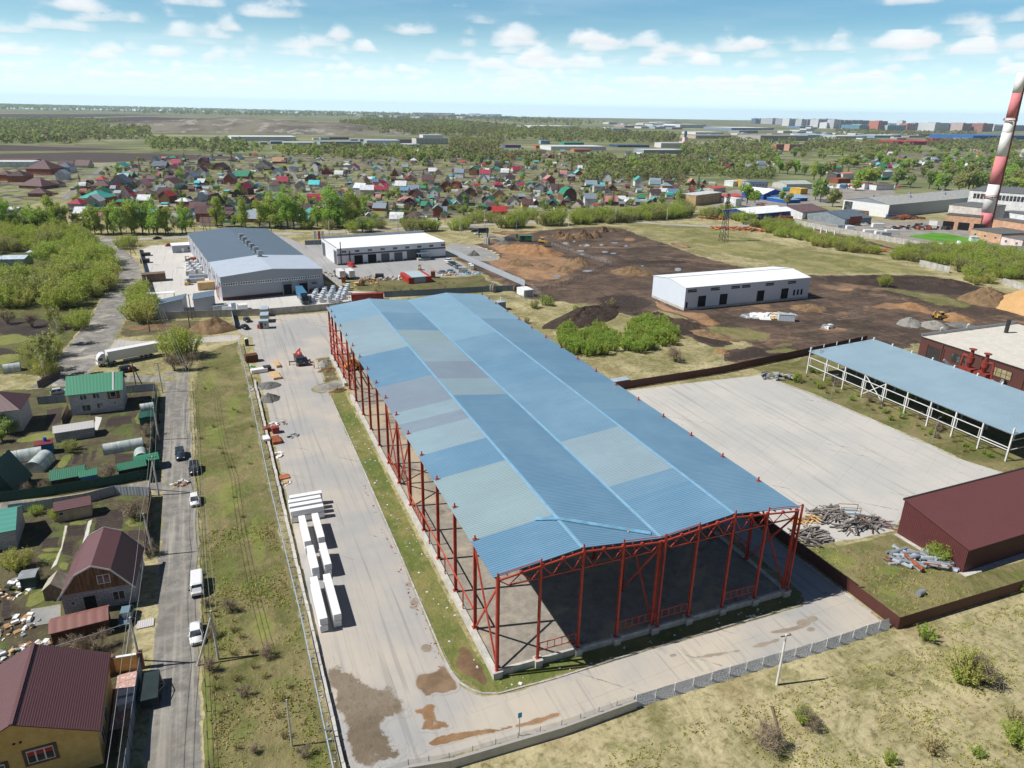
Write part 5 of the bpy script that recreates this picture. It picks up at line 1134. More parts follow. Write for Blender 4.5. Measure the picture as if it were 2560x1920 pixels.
def _planks(T):
 p = objc(T); x,y,z = sep(T,p); k = (x / .16); c = nz(T,comb(T,k.floor() * 3.1,0.0,z * .25),1.0,3); e = k.frac()
 col = mix(T,c.sm(.3,.7),lin(92,66,48),lin(150,118,88)); return mix(T,e.sm(.12,0),col,(.01,.008,.006))
PLANK = mat('brown_board_cladding',lambda T: (_planks(T),),.85)
A_,B_ = B3(1050,1264),B3(1145,500)
ye = Vector((-45.2,3.2));
yh = house('ochre_house','large ochre rendered house with a maroon gable roof at the lane','house',(-53.2,9.3),14.2,12.0,5.3,8.9,STUC,MAROON,'y',R(1),.55,
      wins=(('+x',-3.5,1.2,1.6,1.5),('+x',-.5,1.2,1.6,1.5)))
for o,z in ((-2.9,2.1),(1.7,2.9)):
 mb = MB(); mb.box(o,-6.03,z - .35,3.2,.1,2.3); mb.build('window_surround',worn('brown_surround',lin(112,84,66)),yh)
 mb = MB(); mb.box(o,-6.09,z,2.5,.06,1.7,0); mb.box(o,-6.11,z + .1,2.35,.06,1.45,1); [mb.box(o + k,-6.14,z + .05,.13,.05,1.55,0) for k in (-.42,.42)]
 if o > 0: mb.box(o,-6.135,z + 1.05,2.3,.04,.5,2)
 mb.build('window',[WHITE,GLASS,PR],yh)
for x in (-.35,.25): mb = MB(); mb.tube((x,-6.0,6.0),(x,-6.08,6.0),.13,n=10); mb.build('vent',DARK,yh)
mb = MB(); mb.box(.05,0,9.0,.35,13.2,.12); mb.build('ridge_cap',MAROON2,yh)
house('shed_roof_house','dark maroon roofed outbuilding cut by the frame beside the ochre house','outbuilding',(-64.0,12.5),5,9,2.6,3.6,STUC,MAROON,'y',0)
w = thing('yard_wall','ochre garden wall with brown piers and white coping beside the ochre house','wall',(-43.2,18.9,0)); CAPM = WHITE; PIER = worn('brown_pier',lin(128,92,78))
P0 = Vector((-43.2,18.9))
for a,b in (((-60.5,17.0),(-52.0,17.4)),((-52.0,17.4),(-46.4,18.6)),((-46.4,18.6),(-43.0,18.2))):
 a,b = Vector(a) - P0,Vector(b) - P0; mb = MB(); mb.beam((a.x,a.y,1.15),(b.x,b.y,1.15),.25,2.3); mb.build('wall_section',STUC,w); mb = MB(); mb.beam((a.x,a.y,2.35),(b.x,b.y,2.35),.36,.12); mb.build('coping',CAPM,w)
for x,y in ((-52.0,17.4),(-46.4,18.6),(-43.0,18.2),(-60.5,17)): mb = MB(); mb.box(x - P0.x,y - P0.y,0,.55,.55,2.55); mb.box(x - P0.x,y - P0.y,2.55,.7,.7,.15); mb.build('pier',PIER,w)
fence('board_fence','grey sheet fence along the lane in front of the ochre house',[(-43.0,17.5),(-43.3,4),(-43.6,-18)],2.3,2.9,GRF,DKSTEEL,post=.1)
mb = MB(); mb.box(-44.6,13,.0,2.6,9.6,.06); o = mb.build('patio',smat('pink_paving',lambda T,p: (mix(T,vor(T,p,2.2,'F1','Distance').sm(.2,.5),lin(208,186,176),lin(186,150,140)),None),edge=False)); struct(o)
for k,y in enumerate((11.6,13.2)):
 mb = MB(); mb.box(0,0,0,2.0,1.0,.9); mb.box(0,0,.9,2.1,1.1,.05); o = mb.build('board_stack',WRAP); o.location = (-44.2,y,.06); tag(o,f'{["nearer", "second"][k]} white foil covered board stack on the pink patio'.replace('nearer','first'),'board stack')
t = thing('trailer_frame','dark tarpaulin covered trailer on the lane beside the ochre house fence','trailer',(-41.6,12.6,0))
mb = MB(); mb.box(0,0,.5,2.0,5.0,1.1); mb.build('tarpaulin',worn('dark_green_tarp',lin(38,52,54),.7),t); mb = MB(); [mb.beam((1.0,y,1.5),(1.7,0,1.2),.08) for y in (-1.6,0,1.6)]; mb.beam((1.0,-2.5,.5),(1.0,2.5,.5),.12); mb.build('frame',DKSTEEL,t); [setattr(link('wheel',wheel_me(.33,.2),t),'location',(x,y,.33)) for x in (-.9,.9) for y in (-1.2,1.2)]
mh = thing('gambrel_house','grey block house with maroon gambrel roof and a board-clad gable','house',(-49.2,38.4,0),R(-3)); sx,sy,e,r = 9.4,9.6,3.3,7.6
mb = MB(); mb.box(0,0,0,sx,sy,e); mb.build('wall',BLOCKD,mh)
kn = (sx / 2 * .5,e + (r - e) * .74)
mb = MB(); mb.extr([(-sx / 2 + .05,e),(sx / 2 - .05,e),(kn[0],kn[1] - .05),(0,r - .05),(-kn[0],kn[1] - .05)],-sy / 2 - .02,sy / 2 + .02,'y'); mb.build('gable_boarding',PLANK,mh)
mb = MB(); gambrel(mb,sx,sy,e,r,'y',.55,.12,0,.5,.74); mr = mb.build('roof',MAROON2,mh)
for ys in (-1,1):
 mb = MB(); y = ys * (sy / 2 + .57); P_ = [(-sx / 2 - .35,e - .4),(-kn[0],kn[1] + .08),(0,r + .1),(kn[0],kn[1] + .08),(sx / 2 + .35,e - .4)]
 for a,b in zip(P_,P_[1:]): mb.beam((a[0],y,a[1]),(b[0],y,b[1]),.06,.24)
 mb.build('bargeboard',WHITE,mr)
add_windows(mh,sx,sy,(('-y',2.6,1.0,1.6,1.5),('-y',-3.4,1.4,.6,.6),('+x',1,1.1,1.4,1.3)))
mb = MB(); mb.box(1.1,-sy / 2 - .06,4.2,1.7,.08,1.5,0); mb.box(1.1,-sy / 2 - .09,4.3,1.5,.06,1.3,1); mb.box(1.1,-sy / 2 - .12,4.3,.1,.05,1.3,0); mb.build('window',[WHITE,GLASS],mh)
mb = MB(); mb.box(-1.2,-sy / 2 - .03,.1,1.5,.08,2.3); mb.build('doorway',DARK,mh)
p = B2(690,1190); house('timber_shed','low brown timber shed with rust-pink sheet roof in front of the gambrel house','shed',(-51.2,28.6),6.8,3.2,2.3,3.0,BWOOD,ribbed('pinkish_sheet',lin(140,96,88),1.2,0,.15),'x',R(4),.2)
mb = MB(); mb.box(0,0,.05,2.2,1.8,.12); o = mb.build('concrete_slab',PALER); p = B2(1440,1225); o.location = (p.x,p.y,0); tag(o,'square pale slab lying between the old car and the lane','slab')
def hut(label,p,sx,sy,e,r,wm,rm,axis='x',rot=0,name='garden_hut',**k): return house(name,label,'hut',p,sx,sy,e,r,wm,rm,axis,rot,.2,**k)
hut('dark green garden hut with grey flat roof in the cluttered garden',B2(310,840),2.0,2.0,2.0,2.2,worn('green_boards',lin(52,74,68)),worn('grey_felt',lin(150,156,158)),rot=R(-5))
hut('little slatted hut with pale board roof beside the gambrel house',B2(575,930) ,2.6,3.0,1.9,3.0,WOOD,worn('pale_boards',lin(176,168,150),.9,.3),'y',R(-8))
hut('garden shed with maroon roof, cream front and a small white window',B2(740,180) + Vector((0,1.0,0)),5.4,3.0,2.4,3.3,worn('cream_panel',lin(196,176,150)),MAROON2,'x',R(5),wins=(('-y',-1.9,1.3,.8,.7),))
house('block_house','grey block house with a teal sheet roof cut by the frame edge','house',B2(60,470) + Vector((-2.5,3.4,0)),8.2,8.0,3.4,5.2,BLOCK,TEALR,'x',R(3),.35)
gh = house('block_house','two storey grey block house with a bright green gable roof','house',(-58.6,118.7),11.0,8.4,5.6,8.4,BLOCK,GREENR,'x',R(-1),.55,
      wins=(('-y',-2.5,3.7,1.5,1.3),('-y',.2,3.7,1.5,1.3),('-y',-2.3,.8,1.9,1.6),('-y',.7,1.1,1.5,1.4),('-y',3.9,1.9,.55,.5)))
mb = MB(); mb.box(3.9,-4.24,3.2,2.6,.06,2.3); mb.build('gable_boarding',worn('brown_panel',lin(124,84,56)),gh); mb = MB(); mb.box(3.8,-4.3,3.6,1.3,.06,1.5); mb.box(3.8,-4.33,3.7,1.1,.06,1.3,1); mb.build('window',[WHITE,GLASS],gh)
mb = MB(); mb.beam((4.0,-.05,8.62),(4.0,-4.6,5.5),.4,.04); mb.build('pale_roof_strip',PALER,gh)
a = B1(390,720); house('block_house','white block house with a hipped maroon tile roof and boarded bay','house',(-79.2,113.2),12.5,9.0,5.4,8.6,BLOCK,MAROON,'x',R(-2),.6,True,
      wins=(('-y',-3,3.2,3.6,1.3),('-y',2.4,.8,.9,.8)),doors=(('-y',-3.6,3.0,2.2,DARK),))
house('block_shed','low grey block shed with pale corrugated roof between the garden plots','shed',B1(760,900) + Vector((.4,1.2,0)),7.4,3.8,2.3,3.1,BLOCKD,PALER,'x',R(5),.25)
hut('blue garden hut with red roof and a blue barrel on top',B1(470,1060) + Vector((0,.9,0)),3.0,2.2,2.3,2.5,paint('bright_blue_boards',lin(36,118,172),.6),worn('dark_red_felt',lin(126,50,58)),'x',R(5))
p = B1(485,985); mb = MB(); mb.tube((0,0,0),(0,0,.9),.34,n=10); o = mb.build('barrel',paint('barrel_blue',lin(30,90,190),.4)); q = B1(470,1060) + Vector((.3,1.0,0)); o.location = (q.x,q.y,2.52); tag(o,'blue barrel standing on the red hut roof','barrel')
hut('brown shed with a ribbed green gable roof by the green fence',B1(725,1400) + Vector((0,1.2,0)),5.6,3.4,2.3,3.5,BWOOD,GREENR2,'x',R(5))
hut('pale blue shed with a flat green roof joined to the brown shed',B1(935,1390) + Vector((0,1.0,0)),2.7,2.8,2.4,2.9,paint('pale_blue_boards',lin(112,146,196),.7),GREENR2,'x',R(5))
hut('low brown shed with green roof and thin stove pipe by the corner of the lane',B1(1380,1290) + Vector((0,.8,0)),4.9,2.6,2.1,2.9,BWOOD,GREENR2,'x',R(8))
hut('green roofed lean-to behind the stove pipe shed at the lane corner',B1(1530,1230) + Vector((0,1.4,0)),4.2,3.2,2.2,2.6,worn('teal_boards',lin(52,96,88)),GREENR2,'x',R(8))
house('summer_house','steep dark green A-frame summer house at the picture edge','house',B1(90,1480) + Vector((-.6,2.6,0)),5.6,6.4,1.4,6.6,worn('pine_boards',lin(40,72,66)),DGREENR,'y',R(-12),.3)
hut('teal flat roofed shed behind the bare bush beside the lane fence',B1(1540,730),3.2,3.4,1.9,2.1,worn('teal_boards',lin(52,96,88)),DGREENR,'y',0)
def _poly(T):
 p = objc(T); return mix(T,nz(T,p,.8,4).sm(.4,.7),lin(176,186,184),lin(214,216,206)),None,nz(T,p,2).sm(.3,.7,.15,.4)
POLYC = mat('polycarbonate',lambda T: _poly(T),.25,0,.6)
def greenhouse(label,p,L,W,H,rot,group='garden greenhouses'):
 t = thing('greenhouse',label,'greenhouse',(p[0],p[1],0),rot,group); n = 12; mb = MB()
 P_ = [(W / 2 * cos(pi * i / n),H * sin(pi * i / n) ** .8) for i in range(n + 1)]
 mb.add([(-L / 2,h,z) for h,z in P_] + [(L / 2,h,z) for h,z in P_],[(i,i + 1,n + 2 + i,n + 1 + i) for i in range(n)]); mb.build('cover',POLYC,t,True)
 mb = MB(); mb.poly([(-L / 2,h,z) for h,z in P_]); mb.build('end_wall',POLYC,t); mb = MB(); mb.poly([(L / 2,h,z) for h,z in P_]); mb.build('end_wall',POLYC,t)
 mb = MB(); k = max(3,int(L / 2))
 for j in range(k + 1):
  x = -L / 2 + L * j / k
  for a,b in zip(P_,P_[1:]): mb.beam((x,a[0] * 1.01,a[1] + .01),(x,b[0] * 1.01,b[1] + .01),.05)
 mb.build('hoop_frame',GALV,t)
 mb = MB(); mb.box(L / 2 + .02,0,.05,.04,.8,H * .8); mb.build('door',WHITE,t)
greenhouse('long clear greenhouse beside the bare bush on the upper plot',B1(1285,1010) ,7.6,2.6,2.0,R(6))
greenhouse('short clear greenhouse end-on behind the green lean-to',B1(1470,1110),3.4,2.9,2.1,R(96))
greenhouse('yellowed greenhouse beside the blue hut',B1(260,1110),6.4,3.0,2.2,R(8))
greenhouse('large clear greenhouse standing end-on below the yellowed one',B1(420,1190),5.6,3.6,2.5,R(76))
greenhouse('small dark-ribbed greenhouse by the grey fence of the green roofed house',B1(1530,610),3.0,2.4,2.0,R(8))
greenhouse('old greenhouse above the hipped maroon roof beside the birches',A4(95,1440),4.0,3.0,2.2,R(10))
fence('board_fence','dark green board fence along the back lane below the green sheds',[B1(-100,1570),B1(450,1500),B1(1000,1410),B1(1620,1300)],2.0,2.5,DGF,DKSTEEL,post=.08)
fence('sheet_fence','tall dark sheet fence on the lane past the green sheds',[(-45.2,72.5),(-45.6,96),(-46.2,121)],2.4,2.6,DGF,DKSTEEL,post=.08)
fence('sheet_fence','dark brown board fence on the lane past the vegetable plot',[(-44.2,46),(-44.5,66.5)],2.3,2.4,BWOOD,DKSTEEL,post=.08)
fence('sheet_fence','pale sheet fence along the back lane behind the maroon shed',[(-44.6,66.8),B1(1200,1480),B1(900,1560),B1(400,1640),B1(100,1680)],1.9,2.5,LGF,DKSTEEL)
fence('sheet_fence','grey sheet fence behind the green roofed house at the junction',[B1(1275,430),B1(1620,400)],2.0,2.5,LGF,DKSTEEL)
fence('sheet_fence','grey sheet fence between the hipped house and the green roofed house',[B1(400,545),B1(690,520)],2.0,2.3,GRF,DKSTEEL)
fence('board_fence','short grey board fence running down beside the green roofed house',[B1(715,600),B1(650,750)],1.6,2.3,WOOD,WOOD)
fence('picket_fence','crooked timber picket fence between the ochre house and the cluttered garden',[C6(-60,1160),C6(420,1060),C6(900,960)],1.3,.26,WOOD,None,gap=.1,partname='picket')
fence('board_fence','grey plank fence beside the birches above the hipped house',[A4(290,1570),A4(460,1470)],1.8,2.4,WOOD,WOOD)
# ================================================================ POLES, WIRES
POLEM = worn('pole_concrete',lin(196,194,188),.85,.15,2); TARP = worn('tarred_wood',lin(120,108,96),.85,.25,2)
def pole(label,p,h,brace=None,name='utility_pole',m=None,arms=1,tilt=(0,0),group=None,r=.17,lamp=False):
 t = thing(name,label,'utility pole',(p[0],p[1],0),0,group); top = (tilt[0],tilt[1],h)
 mb = MB(); mb.tube((0,0,0),top,r,r * .72,8); mb.build('shaft',m or POLEM,t)
 if brace:
  mb = MB(); mb.tube((brace[0],brace[1],0),(tilt[0] * .9,tilt[1] * .9,h * .9),r * .9,r * .7,8); mb.build('brace',m or POLEM,t)
 for k in range(arms):
  mb = MB(); z = h - .25 - .6 * k; mb.beam((tilt[0] - .75,tilt[1] + .1,z),(tilt[0] + .75,tilt[1] - .1,z),.09)
  for s in (-.65,0,.65): mb.tube((tilt[0] + s,tilt[1],z),(tilt[0] + s,tilt[1],z + .22),.05,n=6)
  mb.build('crossarm',DKSTEEL,t)
 if lamp: mb = MB(); mb.beam((tilt[0],tilt[1],h - .1),(tilt[0] + 1.3,tilt[1],h + .2),.07); mb.box(tilt[0] + 1.5,tilt[1],h + .12,.5,.2,.12); mb.build('lamp_arm',GALV,t)
 return t
hp = lambda b,f: hgt(b,f)
b = B3(1395,275); pole('grey concrete pole with a leaning brace at the ochre house wall',b,8.2,(-2.0,2.4),tilt=(-.1,0))
pole('concrete pole with a long slanting brace beside the white saloon',(-33.7,16.3),8.0,(-2.6,-.3))
pole('leaning concrete pole beside the vegetable plot, by the bare bush',(-43.1,45.4),8.0,tilt=(-.4,.3))
pole('A-shaped concrete pole at the corner of the dark green board fence',(-43.3,66.7),8.3,(-1.9,3.2))
pole('concrete pole rising from the shaded dark fence beside the lane',(-44.5,93.2),7.8)
pole('concrete pole at the end of the grey fence by the junction',(-45.1,123.8),8.2)
pole('A-shaped timber pole in front of the articulated lorry',(-51.7,130.6),6.8,(1.6,-.2),m=TARP)
pole('white concrete pole standing in the dry meadow in front of the mesh fence',(33.8,-14.5),8.2,m=worn('white_pole',lin(222,220,214),.8,.1))
p = B9(1845,1410); t = thing('road_sign_post','slim post with a small blue sign at the mesh fence corner','sign',(p.x,p.y + .6)); mb = MB(); mb.tube((0,0,0),(0,0,3.6),.05,n=6); mb.build('post',GALV,t); mb = MB(); mb.box(0,-.06,2.9,.5,.04,.75); mb.build('sign_plate',paint('sign_blue',lin(70,160,210),.5),t)
for x,y,x2,y2,l in ((295,1225,275,1010,'pole with crossarm between the bright shrub and the tall willows'),(690,1190,668,985,'tilted pole over the soil and bark heap'),(712,1100,700,850,'tall thin pole between the two grey sheds')):
 b = A5(x,y); pole(l,b,max(5,hgt(b,A5(x2,y2))),m=TARP,arms=1,r=.2)
for x,y,l in ((110,470,'A-shaped pole beside the village road and the warehouse wall'),(742,262,'white pole at the far corner of the long warehouse'),(895,240,'red banded pole behind the long warehouse'),(1497,232,'white pole behind the end of the long warehouse roof'),(830,250,'A-shaped pole on the main road verge behind the warehouse'),(183,395,'pole at the gateway of the warehouse yard'),(2068,290,'lamp pole by the depot banners')):
 b = A5(x,y); pole(l,b,9,(2.2,.5) if 'A-shaped' in l else None,m=TARP,arms=1,r=.17)
WPOLE = worn('white_lamp_pole',lin(214,216,222),.6)
for x,y,m,l in ((1440,180,WPOLE,'tall white lamp pole behind the white depot'),(868,150,paint('lilac_pole',lin(130,120,190),.5),'lilac lamp pole behind the white depot roof'),(390,180,RUST,'rust coloured pole behind the depot corner'),(237,200,WPOLE,'white pole beside the depot banners'),(1667,105,paint('lilac_pole',lin(130,120,190),.5),'lilac lamp pole on the far roadside'),(1958,140,paint('lilac_pole',lin(130,120,190),.5),'lilac lamp pole at the edge of the clay site'),(1300,80,RUST,'rusty pole among the roadside bushes')):
 b = A6(x,y); pole(l,b,9.5,m=m,arms=0,lamp=True)
for x,y,l in ((1030,115,'white lamp pole beside the dark willow bush'),(1495,70,'white lamp pole before the long roadside hedge'),(2002,45,'white lamp pole at the end of the roadside hedge'),(205,95,'lilac lamp pole before the site entrance bushes')):
 b = C1(x,y); pole(l,b,10,m=WPOLE,arms=0,lamp=True)
for b,h,l in ((C2(838,1190),8.0,'thin grey lamp pole by the brown fence of the concrete yard'),(B7(372,692),6.6,'thin grey lamp pole at the far end of the white framed shed'),(B7(1173,1058),6.6,'thin grey lamp pole in front of the white framed shed')):
 t = thing('lamp_pole',l,'lamp pole',(b.x,b.y)); mb = MB(); mb.tube((0,0,0),(.25,0,h),.08,.05,8); mb.build('shaft',GALV,t); mb = MB(); mb.beam((.25,0,h),(.8,0,h + .15),.05); mb.box(.95,0,h + .08,.4,.18,.1); mb.build('lamp_head',GALV,t)
def wires(label,pts,dzs=((-.65,0),(0,0),(.65,0)),sag=.7,r=.018):
 mb = MB()
 for dx,dz in dzs:
  for a,b in zip(pts,pts[1:]):
   a,b = Vector(a) + Vector((dx,0,dz)),Vector(b) + Vector((dx,0,dz)); n = 8; prev = a
   for i in range(1,n + 1):
    k = i / n; q = a.lerp(b,k) - Vector((0,0,sag * 4 * k * (1 - k))); mb.beam(prev,q,r * 2); prev = q
 return tag(mb.build('overhead_wire',worn('wire_alu',lin(150,150,150),.5),recalc=False),label,'wires')
wires('overhead wires strung along the lane from the braced poles to the junction',[(-33.7,16.3,8),(-36,70,7.8),(-38.5,118,7.8),(-47,180,9)])
wires('overhead wires running down the garden side of the lane',[(-43.2,-20,8),(-43.1,18.3,8.1),(-43.3,45.5,8),(-43.3,66.7,8.2),(-44.5,93.2,7.8),(-45.1,123.8,8.2),(-51.7,130.6,6.8)],dzs=((-.5,0),(.5,0)))
wires('slack supply cable crossing from the ochre house pole over the garden',[(-43.2,18.3,7.4),(-75,15,6.5)],dzs=((0,0),),sag=.4,r=.03)
b = C5(135,975); hpy = hgt(b,C5(160,400)) ; hpy = max(22,min(hpy,36))
t = thing('lattice_pylon','dark lattice pylon standing alone on the dry meadow','pylon',(b.x,b.y),R(20))
def lat(mb,z0,w0,z1,w1,n):
 for i in range(n):
  a,c = z0 + (z1 - z0) * i / n,z0 + (z1 - z0) * (i + 1) / n; wa,wc = w0 + (w1 - w0) * i / n,w0 + (w1 - w0) * (i + 1) / n
  A = [(-wa,-wa,a),(wa,-wa,a),(wa,wa,a),(-wa,wa,a)]; C_ = [(-wc,-wc,c),(wc,-wc,c),(wc,wc,c),(-wc,wc,c)]
  for k in range(4): mb.beam(A[k],C_[k],.2); mb.beam(A[k],C_[(k + 1) % 4],.08); mb.beam(A[(k + 1) % 4],C_[k],.08)
mb = MB(); lat(mb,0,2.0,hpy * .7,.7,7); lat(mb,hpy * .7,.75,hpy,.5,4); mb.build('tower',DKSTEEL,t)
for z,w_ in ((.66,4.2),(.8,3.2),(.92,2.6)): mb = MB(); mb.beam((-w_,0,hpy * z),(w_,0,hpy * z),.3); mb.beam((-w_,0,hpy * z),(0,0,hpy * z + 1.6),.15); mb.beam((w_,0,hpy * z),(0,0,hpy * z + 1.6),.15); mb.build('crossarm',DKSTEEL,t)
pole('thin bare concrete pole on the verge beside the mesh fence',OV(631,1612),7.0,arms=0,r=.12)
# ================================================================ WAREHOUSES AND WORKS
def hall_box(name,label,cat,c,sx,sy,e,r,wm,rm,axis='y',rot=0.0,ov=.25,shed=None,group=None):
 """low-pitched industrial building; centre c, ridge along axis"""
 t = thing(name,label,cat,(c[0],c[1],0),rot,group)
 mb = MB(); wall_gable(mb,sx,sy,e,r,axis); mb.build('wall',wm,t)
 mb = MB(); roof_gable(mb,sx,sy,e,r,axis,ov,.18); mb.build('roof',rm,t); return t
def part(t,name,m,*boxes,parent=None):
 mb = MB()
 for b in boxes: mb.box(*b)
 return mb.build(name,m,parent or t)
def corner_c(a,rot,sx,sy,ix=-1,iy=-1):
 """centre of a box whose corner (ix, iy) stands at a"""
 lx,ly = -ix * sx / 2,-iy * sy / 2
 return (a[0] + lx * cos(rot) - ly * sin(rot),a[1] + lx * sin(rot) + ly * cos(rot))
def sandw(name,c,pitch=6.0):
 def f(T):
  p = objc(T); x,y,z = sep(T,p); j = ((z / 1.05).frac().sm(.02,0)) * .25; k = (((x + y) / pitch).frac() - .5).abs().sm(.494,.5) * .45
  col = mix(T,nz(T,p,.3,4).sm(.4,.7) * .2,c,scaled(c,.84)); return mix(T,j + k,col,scaled(c,.45)),None
 return mat(name,f,.5,0,.4)
WGREY = sandw('grey_sandwich_panel',lin(160,164,172)); WWHITE = sandw('white_sandwich_panel',lin(226,228,232)); WLIGHT = sandw('pale_sandwich_panel',lin(212,220,230))
SLATE = ribbed('slate_roof',lin(96,112,126),.9,1,.12); SILV = ribbed('silver_roof',lin(178,188,200),.9,1,.06); WROOF = ribbed('white_roof',lin(236,238,240),1.1,0,.03,.5,.06)
rot = R(6.6); a = A5(1018,918); W,D,E,RG_ = 38.6,112.0,9.0,10.6
c = corner_c(a,rot,W,D); wh = thing('long_warehouse','long grey warehouse with a two-tone low roof and a row of round vents','warehouse',(c[0],c[1],0),rot)
mb = MB(); wall_gable(mb,W,D,E,RG_,'y'); mb.build('wall',WGREY,wh)
part(wh,'plinth',worn('brown_plinth',lin(92,62,56)),(0,-D / 2 - .02,0,W + .04,.08,1.3))
for y0,y1,m in ((-D / 2 - .2,-D / 2 + 31,SILV),(-D / 2 + 31,D / 2 + .2,SLATE)):
 mb = MB()
 for s in (-1,1): mb.hexa([(s * (W / 2 + .25),y0,E),(s * (W / 2 + .25),y1,E),(0,y1,RG_),(0,y0,RG_)],[(s * (W / 2 + .25),y0,E + .2),(s * (W / 2 + .25),y1,E + .2),(0,y1,RG_ + .2),(0,y0,RG_ + .2)])
 mb.build('roof',m,wh)
for i in range(6):
 y = -D / 2 + 27 + i * 9.2; mb = MB(); mb.box(.3,y,RG_ + .1,2.2,2.2,.35); mb.tube((.3,y,RG_ + .4),(.3,y,RG_ + 2.3),.85,n=12); mb.tube((.3,y,RG_ + 1.5),(.3,y,RG_ + 2.7),1.2,n=12); mb.build('roof_vent',GALV,wh)
for i in range(6):
 x = -W / 2 + 3.3 + i * 6.35; w_ = MB(); w_.box(x,-D / 2 - .04,5.6,5.4,.08,1.15,0)
 for k in range(6): w_.box(x - 2.2 + k * .88,-D / 2 - .07,5.85,.56,.08,.66,1)
 w_.build('window',[WHITE,GLASS],wh)
for x in (5.0,11.2): part(wh,'dock_door',DARK,(x,-D / 2 - .06,.4,3.2,.16,3.9)); part(wh,'dock_frame',WGREY,(x - 1.8,-D / 2 - .3,0,.3,.6,4.5),(x + 1.8,-D / 2 - .3,0,.3,.6,4.5),(x,-D / 2 - .3,4.32,3.3,.6,.28))
part(wh,'door_canopy',SLATE,(15.6,-D / 2 - .8,3.6,2.2,1.6,.1))
for i in range(16): part(wh,'wall_pilaster',WWHITE,(-W / 2 - .1,-D / 2 + 4 + i * 7,0,.25,1.4,8.7)) if i % 2 else part(wh,'side_window',GLASS,(-W / 2 - .04,-D / 2 + 4 + i * 7,5,.1,4,1.2))
for k in range(3): part(wh,'pipe_rack',RED,(-W / 2 - 1.0,-D / 2 + 2 + 3 * k,0,.2,.2,6 - k),(-W / 2 - .5,-D / 2 + 2 + 3 * k,5 - k,1.2,.15,.15))
for x0,x1,y,d,h,rz,l in ((350,632,1048,8,3.0,5.0,'grey outbuilding with a sloping slate roof under the tall willows'),(738,945,1030,9,4.6,5.4,'grey block shaped outbuilding with a sloping slate roof in the warehouse yard')):
 a,b = A5(x0,y),A5(x1,y - (12 if x0 < 500 else 15)); rot = face_of(a,b); L = (b - a).length; c = corner_c(a,rot,L,d)
 t = thing('outbuilding',l,'outbuilding',(c[0],c[1],0),rot)
 mb = MB(); mb.extr([(-L / 2,0),(L / 2,0),(L / 2,rz if x0 < 500 else rz),(-L / 2,h)],-d / 2,d / 2,'y'); mb.build('wall',WGREY,t)
 mb = MB(); mb.hexa([(-L / 2 - .2,-d / 2 - .2,h),(L / 2 + .2,-d / 2 - .2,rz),(L / 2 + .2,d / 2 + .2,rz),(-L / 2 - .2,d / 2 + .2,h)],[(-L / 2 - .2,-d / 2 - .2,h + .15),(L / 2 + .2,-d / 2 - .2,rz + .15),(L / 2 + .2,d / 2 + .2,rz + .15),(-L / 2 - .2,d / 2 + .2,h + .15)]); mb.build('roof',SLATE,t)
p = A5(405,905); part(None,'canopy_sheet',WROOF,(0,0,2.6,10,3,.12)); o = bpy.data.objects['canopy_sheet']; o.location = (p.x,p.y,0); mb = MB(); [mb.box(x,y,0,.15,.15,2.6) for x in (-4.8,4.8) for y in (-1.3,1.3)]; mb.build('post',GALV,o); tag(o,'white flat canopy behind the slate roofed outbuilding','canopy')
a = A5(520,445); t = thing('gatehouse','white roofed grey gatehouse at the warehouse yard entrance','gatehouse',(a.x + 5.5,a.y + 4,0),R(5)); part(t,'wall',WGREY,(0,0,0,11.5,8,3.6)); part(t,'roof',WROOF,(0,0,3.6,12.2,8.6,.2)); part(t,'window',GLASS,(2.4,-4.03,1.4,2.2,.08,1.4)); part(t,'door',WHITE,(-1,-4.03,0,1.2,.08,2.2))
fence('concrete_fence','grey concrete panel fence between the warehouse yard and the hall lot',[(-50.5,198.6),(-13.2,191.8),(6.6,191.9),(16,193.5),(16,200)],2.5,3.0,OLDC,OLDC,post=.2,th=.12)
fence('concrete_fence','long grey concrete fence between the village road and the warehouse yard',[(-51,199),(-53,225),(-65.4,341)],2.5,4.0,OLDC,OLDC,post=.2,th=.12)
fence('concrete_fence','dark concrete fence along the far side of the long warehouse',[(18,226),(2,300),(-4,330)],2.4,4.0,OLDC,OLDC,post=.2,th=.12)
fence('metal_fence','blue-grey sheet fence along the depot lawn behind the steel hall',[A6(740,752),A6(1200,728),A6(1700,700),A6(2000,690)],2.4,3.0,BGF,DKSTEEL)
fence('metal_fence','pale sheet fence rising along the clay site to the white depot',[A6(2035,648),A6(1700,500),A6(1310,328)],2.6,4.0,LGF,GALV)
p = A5(1130,1190); fence('metal_fence','short white fence beside the soil and bark heap',[A5(1140,1200),A5(1100,1040)],2.2,2.6,LGF,GALV)
SHINK = worn('shrink_film_blue',lin(196,212,230),.4,.25,2)
def crate(label,p,sx,sy,h,m,rot=0,name='pallet_pack',cat='pallet',group=None):
 t = thing(name,label,cat,(p[0],p[1],0),rot,group); mb = MB(); mb.box(0,0,.14,sx,sy,h); o = mb.build('load',m,t); o.modifiers.new('b','BEVEL').width = .03
 mb = MB(); [mb.box(0,y,0,sx,.12,.14) for y in (-sy / 2 + .1,0,sy / 2 - .1)]; mb.build('pallet',PWOOD,t); return t
WPB = mat('window_pack',lambda T: ((lambda x: (mix(T,((x[2] * 1.1).frac().gt(.6)) * .4,mix(T,(x[0] * 4.0).frac().gt(.6),(.74,.75,.76),(.42,.48,.54)),(.16,.3,.46)),))(sep(T,objc(T))))[0],.4)
GP = 'blue and white wrapped pallets beside the warehouse dock'
